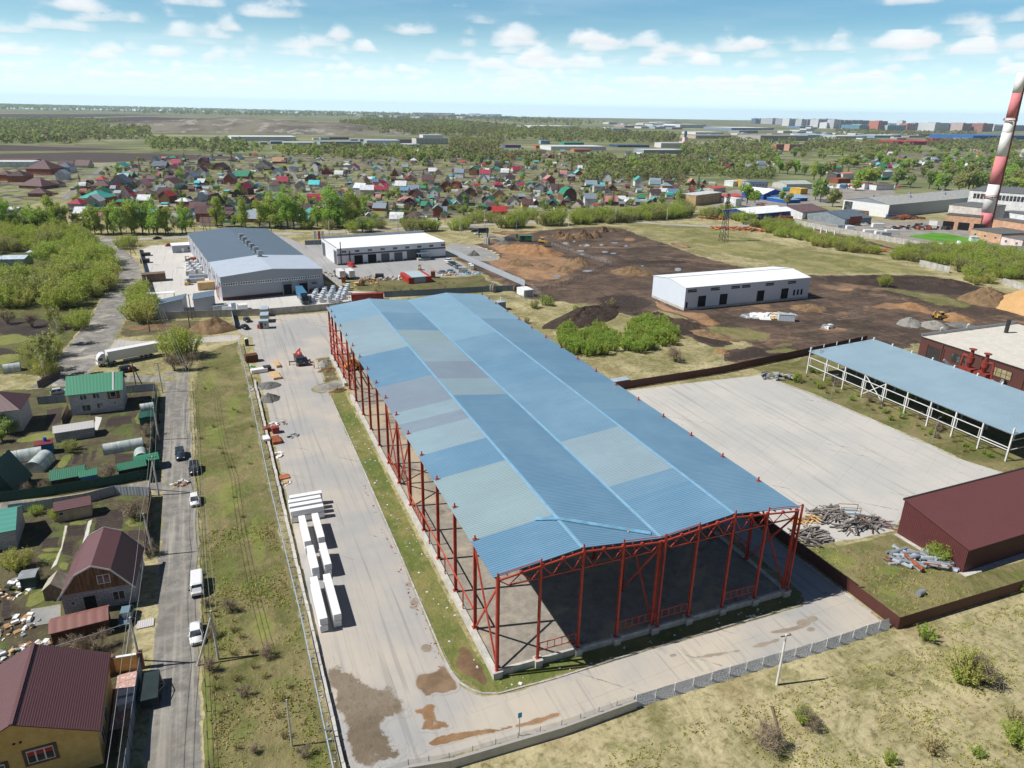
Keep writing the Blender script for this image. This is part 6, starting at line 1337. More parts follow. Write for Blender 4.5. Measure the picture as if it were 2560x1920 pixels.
for r_,(x0,y0) in enumerate(((1900,925),(1985,930),(2070,930),(2150,925),(2215,900))):
 for k in range(6): p = A5(x0 + k * 9 - r_ * 2,y0 - k * 21 + (k % 2) * 4); crate('blue and white wrapped pallet standing in the rows beside the warehouse dock',p,1.15,1.9,1.7 + .35 * ((k * 3 + r_) % 3),WPB,R(6),group=GP)
GP2 = 'white wrapped pallets along the side of the warehouse'
for r_,y0 in enumerate((668,640,612,575)):
 for k in range(7): p = A5(668 + k * 22,y0 - k * 4); crate('white wrapped pallet in the rows along the side of the long warehouse',p,1.2,1.3,1.7 + .3 * ((k + r_) % 3),WRAP if (k + r_) % 4 else GALV,R(8),group=GP2)
for x,y,sx,sy,h,m,l in ((340,718,9,4.5,3.2,WOOD,'big stack of timber pallets by the yard wall'),(870,800,7.5,3.5,3.0,PWOOD,'stack of brown timber crates at the corner of the long warehouse'),(990,1010,5,4,2,GALV,'bluish heap of bundled metal beside the block shaped outbuilding'),(1060,1010,3.5,3,1.6,WRAP,'white wrapped packs by the boundary fence'),(1125,1010,1.6,1.6,2.8,SHINK,'tall single wrapped pack at the boundary fence'),(1210,1000,3.4,3,1.8,WRAP,'white lone pack on the dock apron'),(780,690,8,3,1.4,GALV,'heap of pale boards beside the forklift'),(750,735,7,2.4,1.6,GALV,'low stack of grey sheets beside the yellow forklift'),(260,470,4,3,1.2,DKSTEEL,'dark scrap stack at the yard wall'),(250,540,4,3,1.6,DKSTEEL,'dark machine parts at the yard wall'),(745,525,4,3,1.8,RUST,'rusty frame stack at the warehouse wall')):
 p = A5(x,y); crate(l,p,sx,sy,h,m,R(5),'material_stack','material stack')
for x,m,l in ((100,WHITE,'white flag banner by the depot entrance'),(135,PO,'orange flag banner by the depot entrance'),(168,WHITE,'second white flag banner by the depot entrance, next to the orange one')):
 p = A6(x,268); t = thing('banner',l,'banner',(p.x,p.y)); mb = MB(); mb.tube((0,0,0),(0,0,7.5),.08,n=6); mb.build('pole',GALV,t); mb = MB(); mb.box(.7,0,3.2,1.3,.05,4.2); mb.build('flag',m,t)
fence('metal_fence','dark grey mesh fence beside the depot banners',[A6(10,268),A6(190,262)],2.4,3,GRF,DKSTEEL)
a,b = A6(310,455),A6(1305,378); rot = face_of(a,b); W = (b - a).length; D = 30; H = 7.6; c = corner_c(a,rot,W,D)
t = thing('white_depot','white flat roofed depot with a grey band and a row of dark gates','depot',(c[0],c[1],0),rot)
part(t,'wall',WWHITE,(0,0,0,W,D,H)); part(t,'roof',WROOF,(0,-.2,H,W + .1,D - .2,.25)); part(t,'parapet',GALV,(0,D / 2 - .2,H - .2,W,.3,1.7),(-W / 2 + .2,1,H + .02,.3,D - 1,.6))
DG = sandw('charcoal_panel',lin(86,88,92)); y = -D / 2
part(t,'grey_band',DG,(0,y - .05,4.4,W + .02,.1,.7)); part(t,'grey_panel',DG,(10.5,y - .06,0,7,.12,4.4)); part(t,'plinth',DG,(0,y - .04,0,W + .06,.08,.7)); part(t,'side_panel',DG,(-W / 2 - .05,-D / 2 + 3,0,.1,5,6.5),(-W / 2 - .05,D / 2 - 4,0,.1,6,6.5))
for i in range(4): part(t,'gate',DARK if i < 2 else DG,(-W / 2 + 10.2 + i * 6.6,y - .1,0,4.1,.12,4.1)); part(t,'gate_surround',WHITE,(-W / 2 + 10.2 + i * 6.6 - 2.3,y - .12,0,.4,.2,4.3),(-W / 2 + 10.2 + i * 6.6 + 2.3,y - .12,0,.4,.2,4.3),(-W / 2 + 10.2 + i * 6.6,y - .12,4.15,4.2,.2,.2))
for i in range(9): add_windows(t,W,D,(('-y',-W / 2 + 3.5 + i * 6.25,5.6,2.2,1.1),))
part(t,'loading_canopy',SLATE,(14.6,y - 2.2,3.2,6.5,4.2,.15)); part(t,'canopy_post',GALV,(11.6,y - 4,0,.15,.15,3.2),(17.6,y - 4,0,.15,.15,3.2)); part(t,'loading_dock',OLDC,(14.6,y - 2.2,0,6.5,4,1)); part(t,'dock_opening',DARK,(13,y - .08,1,2.4,.12,2.1))
for x in (-W / 2 + 1.8,-W / 2 + 6): mb = MB(); mb.tube((x,y - .4,0),(x,y - .4,11 if x < -W / 2 + 3 else 6.5),.22,n=8); mb.build('flue',DKSTEEL,t)
def junk(name,label,c,a,b,rot,h,n,mats,cat,kind='stuff',smin=.25,smax=1.1,group=None,flat=.5):
 rr = random.Random(hash(label) % 1000 if False else len(label) * 37 + int(abs(c[0]) * 3)); mb = MB()
 for i in range(n):
  r,th = math.sqrt(rr.random()),rr.random() * 2 * pi; x,y = r * a * cos(th),r * b * sin(th); z = h * (1 - r) * rr.random()
  s = rr.uniform(smin,smax); q = rr.uniform(0,pi)
  mb.box(x * cos(rot) - y * sin(rot),x * sin(rot) + y * cos(rot),z,s,s * rr.uniform(.25,1),s * rr.uniform(.12,flat),rr.randrange(len(mats)),q,rr.uniform(.6,1))
 o = mb.build(name,mats,recalc=False); o.location = (c[0],c[1],0); return tag(o,label,cat,group,kind)
RUB = [WHITE,worn('cardboard',lin(170,130,92)),GALV,RUST,worn('pale_plastic',lin(200,204,212)),PWOOD,worn('ochre_plastic',lin(204,160,84))]
junk('rubbish_heap','heap of timber and cardboard rubbish beside the dark skip',A6(610,590),6,3.5,0,2.2,160,[RUB[1],RUST,PWOOD,GALV,RUB[4]],'rubbish heap')
junk('rubbish_heap','heap of white rubbish between the dark skip and the red containers',A6(815,580),5.5,3,0,1.8,150,[WHITE,RUB[4],RUB[1],GALV],'rubbish heap')
junk('rubbish_heap','small ochre rubbish pile on the lawn below the timber rubbish',A6(650,625),2.2,1.2,0,1.0,50,[RUB[6],RUB[1],WHITE],'rubbish heap')
junk('rubbish_heap','scattered white and turquoise packages by the end of the depot fence',A6(1540,530),6,2.5,-.3,1.2,90,[WHITE,paint('turquoise',(.05,.4,.5)),RUB[4],GALV],'rubbish')
junk('rubbish_heap','tan pallets and boards piled behind the crosswise parked cars',A6(1345,545),5,1.8,0,1.2,60,[PWOOD,RUB[1],RUB[6],WHITE],'pallet pile')
junk('rubbish_heap','debris along the warehouse side ditch',A5(2040,660),3,6,.2,.8,70,[WHITE,GALV,RUB[1]],'rubbish heap')
for x0,x1,y,h,m,l in ((1425,1500,520,2.4,OLDC,'grey tarpaulin covered stack beside the parked row'),(1455,1512,526,1.8,GALV,'long grey metal box beside the covered stack'),(1170,1210,565,2.6,RUST,'brown crate stack behind the red containers'),(350,380,612,2.4,RUST,'rusty box behind the white lorries'),(660,735,578,2.0,DKSTEEL,'dark open skip in the rubbish'),(1530,1565,490,1.8,WHITE,'white covered box at the depot fence'),(1517,1545,470,1.6,WHITE,'small white sack at the depot fence')):
 a,b = A6(x0,y),A6(x1,y); crate(l,(a + b) / 2,(b - a).length,2.4,h,m,face_of(a,b),'material_stack','material stack')
for x,y,r,l,up in ((488,640,1.3,'wooden cable reel lying on the lawn',1),(535,640,1.3,'wooden cable reel standing on the lawn',0),(1745,700,1.7,'big wooden cable reel standing at the blue-grey fence',0),(1935,690,1.2,'cable reel by the corner of the blue-grey fence',0)):
 p = A6(x,y); t = thing('cable_reel',l,'cable reel',(p.x,p.y,0),.6); A = Vector((0,0,1)) if up else Vector((0,1,0)); C = Vector((0,0,.1)) if up else Vector((0,-.6,r))
 for k in (0,1.1): mb = MB(); mb.tube(C + A * k,C + A * (k + .12),r,n=20); mb.build('flange',PALER if 'big' in l else PWOOD,t)
 mb = MB(); mb.tube(C,C + A * 1.2,r * .55,n=12); mb.build('drum',PWOOD,t)
wire_fence('wire fence round the strip behind the steel hall',[A6(960,800),A6(1640,780),A6(2040,770),A6(2190,760),A6(2090,650)],2.0,4,curb=False)
GPOST = 'dark wire fence posts crossing the clay site'
wire_fence('long dark wire fence crossing the clay site and turning at the track',[C1(770,750),C1(960,690),C1(1240,590),C1(1460,490),C1(1200,410),C1(1000,340),C1(860,290)],2.0,3.6,pm=DKSTEEL)
a = Vector((133.1,150,0)); W,D = 60,22.3; c = (a.x + W / 2,a.y + D / 2); t = thing('pale_warehouse','new pale warehouse with black doorways standing in dark churned soil','warehouse',(c[0],c[1],0))
mb = MB(); wall_gable(mb,W,D,8.7,10.2,'x',0,.9); mb.build('wall',[WLIGHT],t); part(t,'plinth',CONC,(0,0,-.1,W + .1,D + .1,1.05))
mb = MB(); roof_gable(mb,W,D,8.72,10.22,'x',.15,.15); mb.build('roof',WROOF,t); part(t,'ridge_gap',DG,(0,0,10.36,W,.35,.06))
y = -D / 2
for x in (-22.2,-12.2,5.6,17.6): part(t,'doorway',DARK,(x,y - .02,.97,3.5,.1,4.2))
for x,w_ in ((-27,4),(-16.6,4),(-7,4),(-2,4),(9.5,4),(20.6,4)): part(t,'window_opening',DARK,(x,y - .02,6.9,w_,.1,1.05)); part(t,'window_rail',WHITE,(x,y - .06,7.4,w_,.06,.12))
for x in (22.5,24.4,26.3): part(t,'window_opening',DARK,(x,y - .02,2,.9,.1,2.2))
part(t,'small_doorway',DARK,(-29,y - .02,1.0,.8,.1,2.2))
junk('board_heap','long white heap of panels and boards beside the white store cabin',C2(1300,655),10,2.2,-.25,1.4,90,[WHITE,GALV,PWOOD,WHITE],'board heap',None,.8,5,flat=.15)
junk('white_cone','small pale heap under a sheet on the dark soil',C2(1870,760),1.8,1.5,0,1.4,30,[GALV,WHITE],'covered heap',None,1,2,flat=.6)
ws = thing('framed_shed','open shed with white steel frame and a pale blue roof','shed',(126.5,19.8,0)); n = 9; sp = 59.3 / 9; Wd = 24.0; h0,h1 = 6.45,7.6
mb = MB(); mb.hexa([(-.3,-.5,h0 + .1),(Wd + .3,-.5,h1 + .1),(Wd + .3,59.8,h1 + .1),(-.3,59.8,h0 + .1)],[(-.3,-.5,h0 + .22),(Wd + .3,-.5,h1 + .22),(Wd + .3,59.8,h1 + .22),(-.3,59.8,h0 + .22)])
mb.build('roof',blue('shed_roof_blue',lin(150,176,190),lin(160,186,198)),ws)
for i in range(n + 1):
 y = i * sp
 for x,h in ((0,h0),(Wd / 2,(h0 + h1) / 2),(Wd,h1)):
  mb = MB(); ibeam(mb,x,y,0,h + (1.5 if (i in (0,n) and x == 0) else (.9 if x == Wd else 0)),.36,.3); mb.build('column',WSTEEL,ws)
 mb = MB(); mb.beam((0,y,h0 - .1),(Wd,y,h1 - .1),.25,.35); mb.build('rafter',WSTEEL,ws)
for i in range(n):
 y0,y1 = i * sp,(i + 1) * sp; mb = MB(); mb.beam((0,y0,h0 - .05),(0,y1,h0 - .05),.2)
 if i: mb.beam((-.05,y0,4.9),(-.05,y1,4.9),.16); mb.beam((-.05,y0,2.6),(-.05,y1,2.6),.16); mb.beam((-.05,y0 + .5,2.6),(-.05,y0 + .5,4.9),.14); mb.beam((-.05,y1 - .6,2.6),(-.05,y1 - .6,4.9),.14)
 else: mb.beam((-.05,y0,3.2),(-.05,y1,3.2),.16); mb.beam((-.05,y0,2.6),(-.05,y1,2.6),.16)
 mb.build('wall_rail',WSTEEL,ws)
mb = MB(); i = 5; mb.beam((.1,i * sp,1),(.1,(i + 1) * sp,h0 - .2),.18); mb.beam((.15,(i + 1) * sp,1),(.15,i * sp,h0 - .2),.18); mb.build('brace',WSTEEL,ws)
for z in (2.6,4.9): mb = MB(); mb.beam((0,0,z),(Wd,0,z + .3),.16); mb.build('wall_rail',WSTEEL,ws)
for i in range(4): mb = MB(); mb.box(4.8 + i * 4.8,59.4,h0 + .9 + .24 * i,.16,.16,1.0); mb.build('roof_stub',WSTEEL,ws)
mb = MB(); mb.beam((1.6,57,h0 + .35),(3.6,58.6,h0 + .55),.8,.05); mb.build('bent_flashing',GALV,ws)
a = Vector((173,81,0)); t = thing('brown_hall','brown clad hall with a flat white roof and big paned windows','hall',(a.x,a.y,0)); L,W_ = 75,44; hh = 5.8
BRS = sandw('brown_cladding',lin(92,58,54),3.0)
part(t,'wall',BRS,(W_ / 2,-L / 2,0,W_,L,hh)); part(t,'roof',worn('beige_membrane',lin(208,202,190),.7,.1),(W_ / 2,-L / 2,hh,W_ + .2,L + .2,.2)); part(t,'parapet',GALV,(W_ / 2,.1,hh - .2,W_,.25,1.3)); part(t,'roof_edge',DKSTEEL,(-.12,-L / 2,hh - .1,.12,L + .3,.34))
part(t,'gate',DKSTEEL,(-.06,-5.5,0,.12,5,4)); part(t,'gate_frame',BRS,(-.1,-2.7,0,.2,.4,4.4),(-.1,-8.3,0,.2,.4,4.4))
for i in range(5):
 y = -14 - i * 12.6; mb = MB(); mb.box(-.06,y,1.6,.12,6.0,2.6,0)
 for k in range(4): mb.box(-.1,y - 2.2 + k * 1.47,1.72,.1,1.3,1.1,1); mb.box(-.1,y - 2.2 + k * 1.47,2.96,.1,1.3,1.1,1)
 mb.build('window',[DKSTEEL,GLASS if i < 1 else worn('tan_curtain',lin(170,160,124),.4)],t)  # panes after the first window carry a plain tan
 part(t,'pilaster',BRS,(-.15,y + 6.3,0,.3,.4,hh))
for x,y in ((8,.2),(20,.2),(W_ - .2,-10)): mb = MB(); mb.beam((x,y,hh),(x,y,hh + 2),.12); mb.beam((x,y,hh + 2),(x + .5,y - .3,hh + 2.4),.3); mb.build('floodlight',WHITE,t)
mb = MB(); mb.tube((30,-6,hh),(30,-6,hh + 4.5),.6,n=10); mb.build('stack',DKSTEEL,t)
p = B7(1450,470); t = thing('dust_collector','rust-red twin cyclone dust collector with bent pipes by the brown hall','dust collector',(165.5,59,0),R(-90)); CYC_M = worn('cyclone_red',lin(142,62,52),.6,.3)
part(t,'hopper',CYC_M,(0,0,1.4,3.6,3.0,2.6)); part(t,'hopper',CYC_M,(4.4,0,1.4,3.6,3.0,2.6)); part(t,'support',DKSTEEL,*[(x,y,0,.25,.25,1.5) for x in (-1.6,1.6,2.8,6) for y in (-1.3,1.3)])
for x in (0,4.4):
 mb = MB(); mb.tube((x,0,4),(x,0,5.6),.35,1.0,12); mb.tube((x,0,5.6),(x,0,7.2),1.0,n=12); mb.build('cyclone',CYC_M,t); mb = MB(); mb.tube((x,0,7.2),(x,0,9.2),.5,n=10); mb.tube((x,0,9.3),(x,0,9.5),1.0,n=12); mb.build('cowl',CYC_M,t)
 mb = MB(); s = -1 if x == 0 else 1; mb.tube((x + s * .8,0,7),(x + s * 2.3,0,7.2),.35,n=8); mb.tube((x + s * 2.3,0,7.2),(x + s * 2.6,0,2.2),.35,n=8); mb.build('duct',CYC_M,t)
for x0 in (-5,7.2): mb = MB(); mb.tube((x0,0,2.6),(x0 + (2.5 if x0 < 0 else 3.4),-1.6,2.4),.42,n=8); mb.tube((x0 + (0 if x0 < 0 else 3.4),-1.6 if x0 > 0 else 0,2.4),(x0 + (-1.5 if x0 < 0 else 4),-1.8,4.4),.4,n=8); mb.build('pipe',GALV,t)
t = thing('maroon_garage','maroon ribbed metal hangar with a single sloping roof beside the pipe scrap','hangar',(79.7,-5.8,0),R(1)); L,D,h0,h1 = 60,12.6,4.4,6.9
MGR = ribbed('maroon_ribbed_roof',lin(108,66,64),.55,0,.22,.5,.15); MGW = ribpos('maroon_ribbed_wall',lin(96,54,54),.35)
mb = MB(); mb.extr([(0,0),(D,0),(D,h1),(0,h0)],0,L,'x'); mb.build('wall',MGW,t)
mb = MB(); mb.hexa([(-.2,-.3,h0 + .02),(L,-.3,h0 + .02),(L,D + .1,h1 + .05),(-.2,D + .1,h1 + .05)],[(-.2,-.3,h0 + .15),(L,-.3,h0 + .15),(L,D + .1,h1 + .18),(-.2,D + .1,h1 + .18)]); mb.build('roof',MGR,t)
part(t,'ridge_flashing',DKSTEEL,(L / 2 - .2,D + .1,h1 - .1,L,.3,.38)); part(t,'footing',CONC,(L / 2,-.5,0,L + 1,1.0,.08),(-.4,D / 2,0,.8,D,.08))
OLDW = [worn('pale_old_board',lin(158,150,142),.9,.3),worn('weathered_board',lin(136,128,122),.9,.3),worn('grey_board',lin(108,103,100),.9,.3)]
def boards(label,c,a,b,h,n,mats,lmin,lmax,rot=0,w=.22,name='timber_heap',cat='timber heap',tube=False):
 rr = random.Random(len(label) * 11 + int(c[0] * 7)); t = thing(name,label,cat,(c[0],c[1],0),rot)
 for i in range(n):
  x,y = rr.uniform(-a,a),rr.uniform(-b,b); z = rr.random() * h * max(.15,1 - (abs(x / a) ** 2 + abs(y / b) ** 2) / 2); q = rr.gauss(0,.5) + (pi / 2 if rr.random() < .25 else 0); l = rr.uniform(lmin,lmax); mb = MB()
  p,e = Vector((x - cos(q) * l / 2,y - sin(q) * l / 2,z + w * .6)),Vector((x + cos(q) * l / 2,y + sin(q) * l / 2,z + w * .6 + rr.uniform(-.15,.25)))
  mb.tube(p,e,w * rr.uniform(.6,1.2),n=8) if tube else mb.beam(p,e,w * rr.uniform(.6,1.6),w * .6)
  mb.build('pipe' if tube else 'board',mats[rr.randrange(len(mats))],t)
 return t
boards('heap of grey weathered pallets and boards next to the steel hall corner',B8(290,330),2.9,2.3,1.5,60,OLDW,1,3.2)
boards('heap of grey timber scraps towards the blue steel rack',B8(390,205),3.4,2.2,1.4,60,OLDW,1,3)
boards('heap of fresh ochre boards behind the grey pallets',B8(270,240),2.0,.8,1.0,16,[worn('ochre_board',lin(206,158,88),.8),PWOOD],2,3.6)
boards('long row of grey boards and brown beams at the hangar end of the timber heaps',B8(560,265),4.6,1.8,1.2,60,OLDW + OLDW + [BWOOD],1.5,4)
boards('small scatter of rusty bars at the end of the timber row',B8(700,260),1.8,1.2,.6,16,[RUST,GALV],2,4,-.6,.12)
boards('big heap of grey and rust-brown pipes against the maroon hangar',B8(940,470),4.4,2.0,1.3,55,[GALV,LGF,GALV,RUST,worn('grey_pipe',lin(176,184,190),.4),GALV],1.6,4.2,R(-32),.3,'pipe_heap','pipe heap',True)
boards('thin grey rods lying beside the pipe heap',B8(755,470),.7,1.2,.3,10,[GALV,RUST],1.5,2.5,1.2,.1,'rod_bundle','rods')
boards('grey stone and rubble blocks at the far corner of the concrete yard',C2(1400,1240),4.5,2.0,1.0,34,[OLDC,GALV,DKSTEEL],.8,2.2,R(-30),.55,'rubble_heap','rubble heap')
p = B8(925,665); mb = MB(); mb.tube((-.7,0,.45),(.7,.2,.45),.45,n=14); o = mb.build('pipe_piece',GALV); o.location = (p.x,p.y,0); tag(o,'single short grey pipe lying on the lawn','pipe')
p = B8(510,190); t = thing('steel_rack','open rack of thin rusty posts with a blue base beside the timber heaps','rack',(p.x,p.y),R(-25))
for x in (-1.8,1.8):
 for y in (-.7,.7): mb = MB(); mb.box(x,y,0,.08,.08,1.5); mb.build('upright',RUST,t)
mb = MB(); mb.beam((-1.8,-.7,.3),(1.8,-.7,.3),.12); mb.beam((-1.8,.7,.3),(1.8,.7,.3),.12); mb.build('base',paint('rack_blue',lin(90,160,190),.5),t); mb = MB(); mb.beam((-1.8,.7,1.5),(1.8,.7,1.5),.08); mb.beam((-1.8,-.7,1.5),(1.8,-.7,1.5),.08); mb.build('rail',RUST,t)
for x,y,sx,sy,h,m,l,z in ((240,495,3.4,2.4,2.0,BWOOD,'dark brown timber bundle with a leaning prop at the fence',0),(305,590,4.4,1.8,1.0,WRAP,'white bundles of profiles by the yard fence',0),(375,575,2.0,2.0,1.2,DKSTEEL,'dark grey crates beside the white bundles',0),(458,530,1.2,4.6,.6,PWOOD,'long fresh timber stack pointing at the crane lorry',0),(445,625,2.2,5.6,.5,PWOOD,'pair of fresh plank bundles side by side on the yard',0),(375,1095,1.4,1.4,.8,RUST,'small rust-red brick pallet at the block wall',0),(447,1110,1.5,1.5,1.3,CRED,'taller rust-red brick pallet on the yard',0),(450,1185,2.0,3.6,.5,RUST,'rusty steel section bundle lying on the yard',0),(515,1500,2.2,1.8,.15,worn('orange_plywood',lin(178,108,70)),'orange plywood sheet lying behind the white packs',0),(365,1190,1.6,2.2,.5,WRAP,'white sack heap lying over the block wall',.5)):
 crate(l,B4(x,y),sx,sy,h,m,R(8),'material_stack','material stack').location.z = z
for x,y,a,b,n,ms,l in ((460,1040,3,1.4,50,[RUST,GALV,WHITE,RUB[4]],'litter of rusty offcuts and film behind the brick pallets'),(545,1545,1.2,.9,24,[WHITE,GALV,PWOOD],'litter of film and boards beside the orange plywood'),(600,1140,1.4,1.0,18,[DKSTEEL,GALV],'tangle of grey wire on the yard'),(455,1310,1.8,1.6,22,[CRED,WHITE],'scatter of thin red rods by the block wall'),(270,730,2.0,1.2,24,[WHITE,OLDC],'white rubble pieces along the block wall'),(240,545,1.5,.9,16,[paint('green_film',(.05,.4,.15)),WHITE],'green and white plastic by the yard fence')):
 junk('litter',l,B4(x,y),a,b,.2,.5,n,ms,'litter',smin=.15,smax=.9,flat=.2)
rr = random.Random(5); mb = MB()
for i in range(75):
 y = rr.uniform(2,106); x = rr.uniform(-4.6,-.9); s = rr.uniform(.08,.36); mb.box(x,y,.02,s,s * rr.uniform(.4,1),.06,rr.randrange(3),rr.uniform(0,3))
tag(mb.build('litter',[WHITE,RUB[4],SHINK],recalc=False),'white film scraps littering the grass strip beside the hall plinth','litter',kind='stuff')
rr = random.Random(6); mb = MB()
for i in range(120):
 y = rr.uniform(-8,125); x = -21.6 - y * .012 + rr.gauss(0,.22); s = rr.uniform(.08,.4); mb.box(x,y,.02,s,s * rr.uniform(.4,1),s * .4,rr.randrange(3),rr.uniform(0,3))
tag(mb.build('rubble',[GALV,OLDC,RUB[4]],recalc=False),'pale rubble and film caught between block wall and metal fence','rubble',kind='stuff')
rr = random.Random(9); mb = MB()
for i in range(34):
 x = rr.uniform(0,49); y = rr.uniform(-2.5,-.9); s = rr.uniform(.1,.5); mb.box(x,y,.02,s,s * rr.uniform(.3,1),.08,rr.randrange(3),rr.uniform(0,3))
for i in range(40):
 x = rr.uniform(-6.5,-5.6); y = rr.uniform(4,60); s = rr.uniform(.1,.5); mb.box(x,y,.02,s,s * .3,.06,3,rr.uniform(0,3))
tag(mb.build('litter',[WHITE,PWOOD,RUB[4],CRED],recalc=False),'bits of board and brick littering the foot of the hall gable','litter',kind='stuff')
junk('rubbish_heap','heap of white rubbish bags on the verge below the black suv',B2(1790,-160) + Vector((0,0,0)),1.9,1.1,0,.9,40,[WHITE,RUB[4],GALV,RUB[1]],'rubbish heap',smin=.3,smax=.9)
for x,y,a,b,n,l in ((60,900,4,3,60,'white sacks and boards strewn over the cluttered garden'),(80,1540,5,1.5,70,'planks, tyres and film piled along the picket fence'),(150,1260,3,3,50,'scattered junk below the grey tarpaulin')):
 junk('garden_clutter',l,B2(x,y),a,b,.2,.7,n,[WHITE,GALV,RUB[1],DKSTEEL,PWOOD,WHITE],'clutter',smin=.2,smax=1.2,flat=.3)
SKIN = mat('skin',lin(196,146,120),.6); HAIR = mat('dark_hair',(.02,.015,.01),.8)
def person(label,p,rot,top,legs,z=0.0,lean=0.0):
 """standing worker: one continuous skinned body, hair as a child"""
 J = [(0,0,.95),(0,0,1.15),(0,lean * .3,1.42),(0,lean * .4,1.52),(0,lean * .45,1.66),(0,lean * .45,1.74)]; Rr = [.15,.14,.16,.06,.1,.075]; E_ = [(i,i + 1) for i in range(5)]
 for s in (-1,1):
  b = len(J); J += [(s * .1,0,.88),(s * .12,.03 * s,.48),(s * .13,-.02,.09),(s * .14,.14,.04)]; Rr += [.1,.07,.055,.045]; E_ += [(0,b),(b,b + 1),(b + 1,b + 2),(b + 2,b + 3)]
  b = len(J); J += [(s * .2,lean * .3,1.4),(s * .27,.02,1.12),(s * .27,.16,.9)]; Rr += [.07,.05,.038]; E_ += [(2,b),(b,b + 1),(b + 1,b + 2)]; w = b + 2; q = J[w]
  J.append((q[0],q[1] + .05,q[2] - .06)); Rr.append(.034); E_.append((w,w + 1)); w += 1
  for k in range(5):
   l = (.05,.075,.085,.08,.06)[k]; f = len(J); x = q[0] + (k - 2) * .018 - (s * .03 if k == 0 else 0); J += [(x,q[1] + .07,q[2] - .09 - l * .3),(x,q[1] + .085,q[2] - .09 - l)]; Rr += [.009,.008]; E_ += [(w,f),(f,f + 1)]
 me = bpy.data.meshes.new('person'); me.from_pydata(J,E_,[]); o = bpy.data.objects.new('person',me); COL.objects.link(o)
 o.modifiers.new('s','SKIN'); sv = me.skin_vertices[0].data
 for v,r in zip(sv,Rr): v.radius = (r,r)
 sv[0].use_root = True; m_ = o.modifiers.new('d','SUBSURF'); m_.levels = m_.render_levels = 1
 dg = bpy.context.evaluated_depsgraph_get(); nm = bpy.data.meshes.new_from_object(o.evaluated_get(dg)); bpy.data.objects.remove(o)
 for m in (SKIN,top,legs,RUBBER): nm.materials.append(m)
 for f in nm.polygons: z_ = f.center.z; f.material_index = 0 if z_ > 1.5 or (abs(f.center.x) > .19 and z_ < .9) else 1 if z_ > .93 else 2 if z_ > .1 else 3; f.use_smooth = True
 o = link('person',nm); mb = MB(); mb.dome((0,lean * .45 - .015,1.67),.108,.13,10,3); mb.build('hair',HAIR,o)
 o.location = (p[0],p[1],z); o.rotation_euler = (0,0,rot); return tag(o,label,'person')
OVR = mat('orange_workwear',lin(222,116,50),.8); NVY = mat('navy_workwear',lin(40,48,70),.8)
person('person in an orange jacket and dark trousers standing beside the crane lorry outrigger',B4(780,556),R(120),OVR,NVY)
person('person in dark work clothes standing on the orange clay behind the backhoe',C3(1342,1030),R(160),NVY,NVY)
person('person in an orange jacket standing beside the dark car under the articulated lorry',B1(1345,212),R(-30),OVR,NVY,0,.2)
# ================================================================ TREES AND SHRUBS
def leafm(name,c,c2,tr=.5):
 m = bpy.data.materials.new(name); m.use_nodes = True; T = m.node_tree; T.nodes.clear()
 p = objc(T); a = nz(T,p,.45,3,.6); b = nz(T,pos(T),3.0,2); r = orand(T)
 col = mix(T,a.sm(.35,.65),c,c2); col = mix(T,r * .5,col,(c2[0] * .8 + .02,c2[1] * .72,c2[2] * .7)); col = mix(T,b.sm(.55,.8) * .5,col,scaled(c2,1.35))
 d = newn(T,'ShaderNodeBsdfDiffuse'); t = newn(T,'ShaderNodeBsdfTranslucent'); setin(T,d,0,col); setin(T,t,0,mix(T,.4,col,(.36,.46,.10)))
 x = newn(T,'ShaderNodeMixShader'); x.inputs[0].default_value = tr; T.links.new(d.outputs[0],x.inputs[1]); T.links.new(t.outputs[0],x.inputs[2])
 T.links.new(x.outputs[0],newn(T,'ShaderNodeOutputMaterial').inputs[0]); return m
L_will = leafm('willow_leaf',lin(164,186,84),lin(190,202,106)); L_dull = leafm('dull_leaf',lin(158,164,104),lin(184,184,126)); L_brt = leafm('bright_leaf',lin(156,188,84),lin(180,206,104))
L_pop = leafm('poplar_leaf',lin(152,194,88),lin(180,212,106)); L_gar = leafm('garden_leaf',lin(142,166,100),lin(168,186,120)); L_yel = leafm('yellow_leaf',lin(186,190,106),lin(202,202,124)); L_fir = leafm('fir_needle',lin(56,78,62),lin(74,96,74),.1); L_far = leafm('far_leaf',lin(146,172,104),lin(172,192,122)); L_twig = leafm('twig',lin(138,124,110),lin(160,146,128),.1)
L_dry = leafm('dry_shoot',lin(164,150,104),lin(188,174,124),.2)
BARK = worn('bark',lin(92,82,70),.9,.3,2)
def _birch(T):
 p = objc(T); x,y,z = sep(T,p); return mix(T,nz(T,mapv(T,p,(1,1,4)),3,3).sm(.58,.66),lin(216,212,202),lin(60,54,50))
BIRCH = mat('birch_bark',lambda T: (_birch(T),),.8)
def rv(r):
 while True:
  v = Vector((r.uniform(-1,1),r.uniform(-1,1),r.uniform(-1,1)))
  if .05 < v.length < 1: return v.normalized()
def leaves(mb,blobs,n,s,r,m=0,shell=.55,asp=.6):
 wt = [b[1] ** 2 for b in blobs]
 for c,R_,sq in r.choices(blobs,wt,k=n):
  d = rv(r); q = Vector(c) + Vector((d.x,d.y,d.z * sq)) * R_ * (shell + (1 - shell) * r.random()) * r.uniform(.75,1.08)
  if q.z < .15: q.z = .15 + r.random() * .5
  a = rv(r); nrm = (d * .8 + rv(r)).normalized(); a = (a - nrm * a.dot(nrm)).normalized(); b = nrm.cross(a); k = s * r.uniform(.6,1.4)
  o = len(mb.v); mb.v += [tuple(q - a * k),tuple(q + b * k * asp),tuple(q + a * k),tuple(q - b * k * asp)]; mb.f.append((o,o + 1,o + 2,o + 3)); mb.m.append(m)
